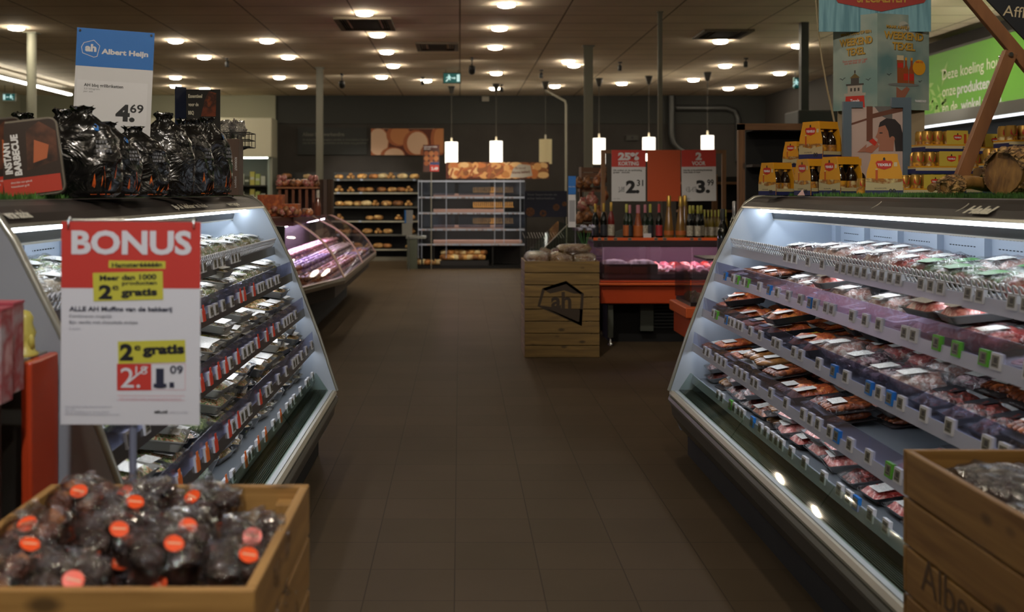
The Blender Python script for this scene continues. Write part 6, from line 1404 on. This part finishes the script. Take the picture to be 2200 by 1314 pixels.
def arc(p, q, k):   # bulging glass line from lip to top
    a = Vector((p[0], p[1], .62)); c = Vector((q[0], q[1], 1.2)); m = a.lerp(c, k); bul = math.sin(k*math.pi)*.09; d = Vector((p[0]-q[0], p[1]-q[1], 0)).normalized(); return m+d*bul+Vector((0, 0, bul*.6))
for i in range(n-1):
    b = MB(); v = []; N_ = 6
    for k in range(N_+1): v += [tuple(arc(lip[i], top[i], k/N_)), tuple(arc(lip[i+1], top[i+1], k/N_))]
    b.add(v, [(2*k, 2*k+1, 2*k+3, 2*k+2) for k in range(N_)], GC, True); b.build('curved_glass', t)
for i in (0, 1, 2, 3, 4):
    MB().tube([tuple(arc(lip[i], top[i], k/8)) for k in range(9)], .012, M('rib_cream', 'a88c78', .4), 8).build('glass_rib', t)
MB().tube([tuple(arc(((lip[2][0]+lip[3][0])/2, (lip[2][1]+lip[3][1])/2), ((top[2][0]+top[3][0])/2, (top[2][1]+top[3][1])/2), k/8)) for k in range(9)], .010, M('rib_cream', 'a88c78', .4), 8).build('glass_rib', t)
MB().prism(top, 1.14, 1.235, M('deli_top', '4c3228', .35), 'z').build('top_shelf', t)
MB().box(-2.68, -2.2, 11.0, 16.0, .6, 1.19, M('deli_core', '2c2226', .5)).build('core', t)
MB().box(-2.0, -1.92, 11.4, 15.5, 1.12, 1.139, M('deli_light', (.86, .70, 1.), .4, emit=44)).build('light_strip', t)
FD = [M('food_pink', '9a5a5a', .4, noise_=(30, ['b47a78', '6a2c30', 'a89088']), bump=(30, .5), coat=.5), M('food_orange', 'a06a3c', .4, noise_=(30, ['c08a50', '6c3a1c', 'a86a40']), bump=(30, .5), coat=.5), M('food_purple', '6a4a86', .4, noise_=(30, ['8c78b4', '3c2458', 'a088a8']), bump=(30, .5), coat=.6), M('food_grey', '7c7268', .4, noise_=(30, ['968a7c', '4c443c']), bump=(30, .5), coat=.4)]
FN = ['pink', 'orange brown', 'purple', 'pale grey']; k = 0
for j in range(17):
    for i in range(3):
        y = 10.15+j*.37; x = -1.42-i*.24-(max(0, 11.0-y)*.24)
        if y > 16.1: x -= (y-16.1)*.4
        if x < -2.15 and 10.9 < y: continue
        fi = (1 if y < 10.9 and i < 2 else 2 if (10.9 < y < 13.4 and i == 1) or (y > 13 and i == 0 and j % 3 == 0) else 3 if y > 14.2 and i < 2 else 0)
        if j % 5 == 4 and i == 0: fi = 1
        z = .592+i*.05; o = thing('food_tray', f'tray of {FN[fi]} food in the round deli counter, {["outer", "middle", "inner"][i]} row, {ORD[j+1]} from near end', 'food', (x, y, z), 'food trays in the round deli counter')
        MB().box(x-.11, x+.11, y-.17, y+.17, z, z+.03+i*.02, TRAYC).build('tray', o); b = MB(); b.hump(.2, .32, z+.03+i*.02, .06, FD[fi], 8, 10, .35, 18, k, c=(x, y))
        for q in range(9): b.blob((x-.07+.07*(q % 3), y-.1+.1*(q//3), z+.08+i*.02), (.035, .045, .028), FD[fi], 8, 6, .2, 3, q+k)
        b.build('filling', o); k += 1
# goods on the deli counter top
OC = M('crate_orange', 'a04a1c', .5, noise_=(14, ['b4602c', '7c3414', 'a85a24']))
for k, (px0, px1, py0, py1, Y, lab) in enumerate([(553, 606, 462, 418, 12.0, 'orange gift box closest to the left case on the round counter'), (604, 640, 474, 438, 11.6, 'glossy orange box in front of the others on the round counter')]):
    x0_, x1_, z0_, z1_ = XY(Y, px0), XY(Y, px1), 1.237, ZY(Y, py1); t = thing('gift_box', lab, 'box', ((x0_+x1_)/2, Y, z0_))
    MB().box(x0_, x1_, Y, Y+.2, z0_, z1_, OC).build('box', t, bevel=.004)
    for q in range(5): MB().blob((x0_+(x1_-x0_)*(q+.5)/5, Y-.02, z0_+.05+.03*(q % 2)), (.035, .03, .035), WG[q % 3], 10, 8, .2, 3, q).build('wrapped_sweet', t)
Y = 12.6; t = thing('wooden_display', 'brown wooden display crate with open slats topped by dried sausages', 'wooden display', (XY(Y, 645), Y, 1.237))
x0_, x1_ = XY(Y, 598), XY(Y, 676); zt = ZY(Y, 405)
for q in range(6): x = x0_+(x1_-x0_-.03)*q/5; MB().box(x, x+.03, Y, Y+.02, 1.237, zt, M('slat_brown', '6a3c20', .6)).build('slat', t)
MB().box(x0_-.02, x1_+.02, Y-.03, Y+.3, zt, zt+.02, M('slat_light', '8a5630', .6)).build('top_board', t); MB().box(x0_, x1_, Y+.2, Y+.22, 1.237, zt, M('slat_dark', '2a1810', .7)).build('rear_board', t)
for k in range(9):
    x = x0_+(x1_-x0_)*k/8; z = zt+.022; o = MB().blob((x, Y+.05+.05*(k % 3), z+.04), (.042, .05, .045), WG[[0, 2, 0, 1, 2, 2, 0, 0, 1][k]], 12, 8, .25, 3, k*1.7); 
    if k in (0, 1, 7, 8): o.blob((x, Y+.08, z+.10), (.035, .035, .035), WG[0], 10, 7, .3, 3, k)
    tag(o.build('wrapped_sausage'), f'wrapped dried sausage bundle on the wooden display, {ORD[k+1]} from the left case', 'sausage', 'sausage bundles on the wooden display')
Y = 12.9; t = thing('wooden_barrel', 'dark brown slatted wooden barrel at the foot of the grey column', 'barrel', (XY(Y, 694), Y, 1.237)); xc = XY(Y, 694); zt = ZY(Y, 385)
for q in range(14):
    a = 2*math.pi*q/14; mt = Matrix.Translation((xc, Y+.11, 0)) @ Matrix.Rotation(a, 4, 'Z'); MB().box(.10, .112, -.022, .022, 1.237, zt, M('stave', '3a2818', .6, rnd=.2), mt).build('stave', t)
MB().lathe([(.098, 1.24), (.098, zt-.01)], M('barrel_inner', '1c120a', .7), (xc, Y+.11, 0), 20).build('inner_drum', t)
for k, (px, top, Y) in enumerate([(683, 408, 12.3), (640, 442, 11.9)]): 
    x = XY(Y, px); t = thing('sauce_bottle', ['clear bottle with pale cap beside the dark barrel on the round counter', 'small dark sauce bottle between the orange boxes'][k], 'bottle', (x, Y, 1.237)); h = ZY(Y, top)-1.237; MB().lathe([(.03, 0), (.036, h*.1), (.034, h*.45), (.02, h*.6), (.014, h*.72)], M('amber_sauce', '6a3c2c', .15, coat=.5), (x, Y, 1.237), 14).build('glass_body', t); MB().lathe([(.019, h*.7), (.019, h)], LBW, (x, Y, 1.237), 12).build('cap', t)
for k, px in enumerate((640, 652, 664, 655)):
    Y = 11.75+.1*(k % 2); x = XY(Y, px); o = MB().blob((x, Y, 1.237+.045), (.045, .04, .045), [WG[2], M('onion_purple', '4a2c34', .4), WG[2], WG[1]][k], 12, 8, .15, 3, k); tag(o.build('jar'), f'{["orange jar", "purple wrapped jar", "orange brown jar", "brown pot"][k]} standing at the edge of the round counter top', 'jar')
b = MB(); c = W(600, 478, 9.5); b.box(XY(9.55, 590), XY(9.55, 612), 9.5, 9.56, .0, ZY(9.5, 486), BLK); tag(b.build('black_stand'), 'narrow black stand between the left case and the round counter', 'stand')
# ---------------------------------------------------------------- bakery at the back
LO = [M('loaf_gold', '8a6638', .6, noise_=(8, ['cc9c58', '7c5024', 'd8b472']), bump=(20, .4), rnd=.25), M('loaf_brown', '6c4424', .6, noise_=(8, ['a8703a', '5c3818']), bump=(20, .4), rnd=.25), M('loaf_pale', '94835c', .6, noise_=(8, ['ccbc8c', '94744a']), bump=(20, .4), rnd=.2)]
def loaf_proto(m, s):
    t = MB().blob((0, 0, .055), (.12, .085, .062), LO[m], 14, 9, .07, 3, s, .85, flat=.85).build('bread_loaf', origin=(0, 0, 0)); return tag(t, '', 'bread', 'bread loaves on the wall shelves')
LP_ = [loaf_proto(0, 1), loaf_proto(1, 4), loaf_proto(2, 6)]
ROLL = tag(MB().blob((-.05, 0, .04), (.05, .05, .042), LO[0], 10, 7, .08, 3, 1).blob((.05, .01, .04), (.05, .05, .042), LO[0], 10, 7, .08, 3, 2).blob((0, .0, .10), (.05, .05, .04), LO[0], 10, 7, .08, 3, 3).build('bread_rolls_bag', origin=(0, 0, 0)), '', 'bread', 'bags of rolls on the wall shelves')
ROLL.name = 'roll_bag'
def bread(p, loc, rz, lab, g=None, sc=1.): return place(p, loc, (0, 0, rz), lab, g, scale=sc)
SHM = M('bakery_shelf', '1c1c1b', .5); EDG = M('bakery_edge', '8a8778', .4); TG = M('small_tag', '8d97a8', .4)
def rack(px0, px1, Y, label, shelves, topz, dens, seed):
    x0_, x1_ = XY(Y, px0), XY(Y, px1); t = thing('bread_rack', label, 'bread rack', ((x0_+x1_)/2, Y+.3, 0)); rb = random.Random(seed)
    MB().box(x0_, x1_, Y+.6, Y+.63, 0, topz, SHM).build('back_panel', t); MB().box(x0_, x1_, Y, Y+.6, 0, .08, M('rack_plinth', '5c584c', .5)).build('plinth', t)
    x = x0_
    while x < x1_+.01: MB().box(x-.015, x+.015, Y+.57, Y+.6, .08, topz, SHM).build('upright', t); x += (x1_-x0_)/3
    for i, z in enumerate(shelves):
        sh = MB().box(x0_, x1_, Y, Y+.57, z-.03, z, SHM).build('shelf', t); MB().box(x0_, x1_, Y-.008, Y-.001, z-.035, z-.005, EDG if i % 2 else M('bakery_edge_dark', '4a4a44', .4)).build('shelf_edge', sh)
        x = x0_+.15; k = 0
        while x < x1_-.1:
            k += 1
            if rb.random() < dens[i]:
                mi = rb.choice([0, 0, 1, 2]); p = ROLL if rb.random() < .3 else LP_[mi]; kn = 'bag of golden rolls' if p is ROLL else ['golden loaf', 'dark brown loaf', 'pale loaf'][mi]
                bread(p, (x, Y+.16+rb.random()*.08, z+.008), rb.uniform(-.5, .5), f'{kn} on the {OR2[min(i,4)] if i < 5 else "lowest"} shelf, {label.split()[0]} dark rack, {ORD[min(k, 28)]} from left', 'bread on the '+label.split()[0]+' rack', sc=rb.uniform(.8, 1.05))
            if rb.random() < .2: MB().box(x-.03, x+.03, Y-.012, Y-.009, z-.035, z+.005, TG).build('price_tag', sh)
            x += rb.uniform(.17, .27)
    return t
rack(712, 900, 24.0, 'long dark bread rack right of the grey column on the back wall', [1.79, 1.50, 1.19, .88, .58, .26], 1.95, [.97, .7, .9, .7, .9, .9], 3)
rack(597, 682, 24.0, 'short dark bread rack left of the grey column on the back wall', [1.79, 1.50, 1.19], 1.95, [.9, .6, .7], 5)
for k, (px, c_) in enumerate([(740, 0), (786, 0), (818, 0), (878, 0), (612, 0)]): MB().tube([(XY(24.3, px), 24.3, 1.79), (XY(24.3, px), 24.3, 2.02)], .008, EDG, 6)
# glass and metal bakery stand in the middle
Y = 21.5; x0_, x1_ = XY(Y, 898), XY(Y, 1127); t = thing('bakery_stand', 'large open bakery stand with glass sides and lit shelves in the middle of the back', 'bakery stand', ((x0_+x1_)/2, Y+.4, 0))
BS = M('stand_black', '161616', .4, .3); GB2 = CLEAR('stand_glass', 'dfe6f2', .08, .05, None, .05, '8c94a4', .93)
zs = [ZY(Y, p) for p in (386, 421, 455, 490, 522)]
WL = M('bakery_light', (1, .93, .85), .4, emit=20.0); PT = M('tray_pinkish', '9a7a70', .5); WBk = M('wood_basket', '7c5a2a', .6, noise_=(20, ['d09a48', '8a5c24'], (8, 1, 1)))
for i, z in enumerate(zs):
    sh = MB().box(x0_, x1_, Y, Y+.7, z-.03, z-.012, BS).build('shelf', t); MB().box(x0_, x1_, Y-.01, Y-.001, z-.045, z-.012, M('stand_edge', 'a4acbc', .3, .3)).build('shelf_edge', sh)
    if i: 
        MB().box(x0_+.3, x1_-(.05 if i == 4 else .4), Y+.05, Y+.4, z-.01, z+.05, PT).build('bread_tray', sh)
        b = MB(); rb = random.Random(i)
        for k in range(26): x = x0_+.05+rb.random()*(x1_-x0_-.2); b.box(x, x+.03, Y-.014, Y-.011, z-.045, z-.02, M('tag_mix', '8a7a74', .5, rnd=.5))
        b.build('price_strip', sh)
    MB().box(x0_+.1, x1_-.1, Y+.1, Y+.13, z-.042, z-.032, WL).build('light_strip', sh) if i < 4 else None
for px in (898, 905, 958, 1062, 1082, 1117): 
    x = XY(Y, px); MB().box(x, x+.015, Y+.01, Y+.025, .2 if px < 1060 else zs[4], zs[0], M('stand_metal', '9aa2b0', .3, .4)).build('upright', t)
for k in range(3): a = x0_+.1+k*.7; MB().box(a, a+.62, Y+.03, Y+.036, zs[3]+.02, zs[2]-.05, GB2).build('glass_flap', t); MB().box(a, a+.62, Y+.03, Y+.036, zs[1]+.02, zs[0]-.05, GB2).build('glass_flap', t)
MB().box(x0_, x0_+.01, Y+.03, Y+.7, zs[4], zs[0]-.03, GB2).build('glass_side', t); MB().box(x1_-.01, x1_, Y+.03, Y+.7, zs[4], zs[0]-.03, GB2).build('glass_side', t)
MB().box(x0_-.0, x1_, Y+.7, Y+.72, 0, zs[0], M('stand_back', '1d1a18', .6)).build('back_panel', t); MB().box(x0_-.05, x1_, Y, Y+.7, 0, .06, BS).build('plinth', t)
for px in (905, 930, 1057, 1118): x = XY(Y, px); MB().box(x, x+.03, Y+.02, Y+.05, .06, zs[4]-.03, BS).build('leg', t)
c = XY(Y, 875); MB().box(c, XY(Y, 897), Y-.1, Y+.6, 0, ZY(Y, 512), M('panel_green_grey', '52584a', .5)).build('end_panel', t); MB().box(c-.02, XY(Y, 915), Y-.12, Y+.6, ZY(Y, 512)+.001, ZY(Y, 507), M('top_pale', '7c7e78', .4)).build('end_shelf', t)
for k, px in enumerate((1035, 1102)):
    for j, z in enumerate((zs[0]-.27, zs[1]-.25, zs[2]-.26)):
        x = XY(Y, px-18); o = thing('slatted_basket', f'slatted wooden basket inside the bakery stand, {["left", "right"][k]} side, {["top", "middle", "lower"][j]} shelf', 'basket', (x, Y+.3, z), 'slatted baskets in the bakery stand'); o['_o'] = (x, Y+.3, z)
        wd = .6 if k == 0 else .2; MB().box(x, x+wd, Y+.45, Y+.5, z+.02, z+.03, WBk).build('base', o); b = MB()
        for q in range(int(wd/.04)): b.box(x+q*.04, x+q*.04+.022, Y+.44, Y+.45, z+.03, z+.13, WBk)
        b.box(x, x+wd, Y+.435, Y+.44, z+.02, z+.04, WBk); b.build('slat_front', o)
# pictured header board
t = thing('header_board', 'wide header board covered with pictures of bread on top of the bakery stand', 'header board', W(1068, 385, Y)); a, c = W(958, 384, Y), W(1180, 348, Y)
MB().box(a.x, c.x, Y+.05, Y+.07, a.z, c.z, BR[2]).build('board', t); b = MB(); rb = random.Random(12)
for k in range(170):
    r = rb.uniform(.05, .12); x = rb.uniform(a.x+r, c.x-r); z = rb.uniform(a.z+.05, c.z-.05); b.disc(x, z, r, M('hb%d' % (k % 5), ['b0763e', 'd09a5e', '84502a', 'd8b07a', 'b86c38'][k % 5], .7), Y+.049-.00003*k, 12, None, min(r, .05+.05*rb.random(), z-a.z, c.z-z))
for k in range(9):
    x = rb.uniform(a.x+.1, a.x+1.2); z = rb.uniform(a.z+.08, c.z-.1); b.rect(x-.1, x+.1, z-.02, z+.02, BR[0], Y+.0435-.0001*k, None, rb.uniform(.3, 1.3))
x = XY(Y, 1118); b.poly([(x-.2, a.z+.03), (x-.14, a.z+.2), (x-.02, a.z+.29), (x+.2, a.z+.27), (x+.24, a.z+.06), (x+.05, a.z+.02)], M('flour_white', 'a8a094', .7), Y+.042)
b.text('Brood', x-.1, a.z+.19, .05, BR[2], .2, y=Y+.041); b.text('Warme bakkerij', x-.17, a.z+.10, .05, BR[2], .36, bold=.03, y=Y+.041, rot=.06); b.build('print', t)
t = thing('bakery_poster', 'red and brown upright poster on a pole left of the header board', 'poster', W(927, 370, 21.3)); Yq = 21.3; a, c = W(909, 369, Yq), W(944, 311, Yq)
MB().box(a.x, c.x, Yq, Yq+.015, a.z, c.z, M('poster_brown', '4a2418', .5)).build('board', t); b = MB(); wd, hh = c.x-a.x, c.z-a.z
b.rect(a.x, c.x, a.z+hh*.86, c.z, M('poster_top', '5c2018', .5), Yq-.001); b.text('KRAAKVERS', a.x+.02, a.z+hh*.9, .03, WHITE, wd*.8, bold=.04, y=Yq-.002); b.text('BROOD', a.x+.02, a.z+hh*.83, .02, WHITE, wd*.4, bold=.04, y=Yq-.002)
for k in range(9): b.disc(a.x+wd*(.2+.3*(k % 3)), a.z+hh*(.32+.18*(k//3)), wd*.15, [BR[0], BR[3]][k % 2], Yq-.0012-.0001*k, 12)
b.rect(a.x+wd*.42, c.x, a.z+hh*.26, a.z+hh*.36, M('poster_blue', '2a3a6a', .5), Yq-.004); b.rect(a.x+wd*.42, c.x-.01, a.z+.01, a.z+hh*.25, RED, Yq-.004); b.text('2.49', a.x+wd*.5, a.z+hh*.07, .06, WHITE, wd*.42, bold=.05, y=Yq-.005); b.build('print', t)
MB().tube([((a.x+c.x)/2, Yq+.02, 0), ((a.x+c.x)/2, Yq+.02, c.z)], .008, EDG).build('pole', t)
for k in range(13):
    x = XY(Y, 897)+k*.105; z = .09+(.0 if k % 2 else .0)
    bread(LP_[(k*2) % 3], (x, Y+.12, .062+(.0 if k < 5 else .1)), .4*k, f'loaf in the low bin of the bakery stand, {ORD[k+1]} from its left', 'loaves in the low bin of the bakery stand', 1.0)
    if k > 4: bread(LP_[(k*2+1) % 3], (x+.03, Y+.2, .26), .7*k, f'loaf on top in the low bin of the bakery stand, {ORD[k+1]} from its left', 'loaves in the low bin of the bakery stand', .95)
MB().box(XY(Y, 945), XY(Y, 1050), Y+.0, Y+.4, .062, .16, M('bin_black', '141312', .5)).build('low_bin', bpy.data.objects['bakery_stand'])
for k in range(12):
    x = XY(Y, 902)+k*.055; c = (x, Y+.12, zs[1+(k % 4)]); m = [WHITE, RED, ORANGE][k % 3]
# paper stand in front of the bakery
Yn = 20.9; t = thing('leaflet_stand', 'thin stand with a blue edged sheet in front of the bread shelves', 'leaflet stand', W(877, 508, Yn)); a, c = W(864, 505, Yn), W(887, 451, Yn)
MB().box(a.x+.05, c.x, Yn, Yn+.01, a.z+.22, c.z, M('sheet_white', '85878c', .6)).build('upper_sheet', t); MB().box(a.x, c.x-.01, Yn-.03, Yn-.02, a.z, a.z+.23, M('sheet_grey', '8a8c88', .6)).build('lower_sheet', t); MB().box(a.x+.045, a.x+.075, Yn-.004, Yn-.001, a.z+.23, c.z, AHBLUE).build('blue_edge', t); MB().tube([(c.x-.08, Yn+.02, 0), (c.x-.08, Yn+.02, c.z-.05)], .008, STEEL).build('pole', t)
# back left: pale bulkhead with a cooler below
Yc = 24.05; x1_ = XY(Yc, 583); t = thing('dairy_cooler', 'tall cooler with pale header box and lit shelves beyond the wire basket', 'cooler', (-5.2, 24.4, 0)); zb, zt = ZY(Yc, 337), ZY(Yc, 253)
PALE = M('header_pale', 'b4b19c', .6); MB().box(-7, x1_, Yc, 24.85, zb, zt, PALE).build('header', t, bevel=.01); MB().box(x1_-.05, x1_, Yc+.1, 24.85, 0, zb-.001, M('cooler_side', '84867a', .5)).build('side_panel', t)
MB().box(-7, x1_-.06, 24.8, 24.85, 0, zb-.001, M('cooler_back', '6c6f66', .5)).build('back_panel', t); MB().box(-6.9, x1_-.1, Yc+.1, Yc+.14, zb-.03, zb-.002, M('cooler_lamp', (.92, 1, .86), .4, emit=5)).build('light_strip', t); MB().box(x1_-.1, x1_-.055, Yc+.1, Yc+.13, .0, zb-.04, M('post_pale', '8e9a92', .4)).build('post', t)
for z in (.9, 1.27, 1.66): MB().box(-7, x1_-.11, Yc+.15, 24.79, z-.03, z, SHM).build('shelf', t)
gl_ = [M('carton_white', 'a4a89a', .5), M('carton_green', '8a9450', .5), M('carton_yellow', 'a09a4c', .5), M('carton_dark', '3a4034', .5)]
for z in (.9, 1.27, 1.66):
    for k in range(9):
        x = x1_-.22-k*.12; h = .2+.1*((k*7) % 3)/2; o = MB().box(x-.05, x+.05, Yc+.2, Yc+.3, z+.001, z+h, gl_[(k*5+int(z*10)) % 4]); o.box(x-.045, x+.045, Yc+.198, Yc+.2, z+h*.4, z+h*.6, gl_[0]); tag(o.build('carton'), f'{["white", "green", "yellow", "dark"][(k*5+int(z*10)) % 4]} carton on the {["lower", "middle", "upper"][[.9, 1.27, 1.66].index(z)]} cooler shelf, {ORD[k+1]} from the pale post', 'carton', 'cartons in the far cooler')
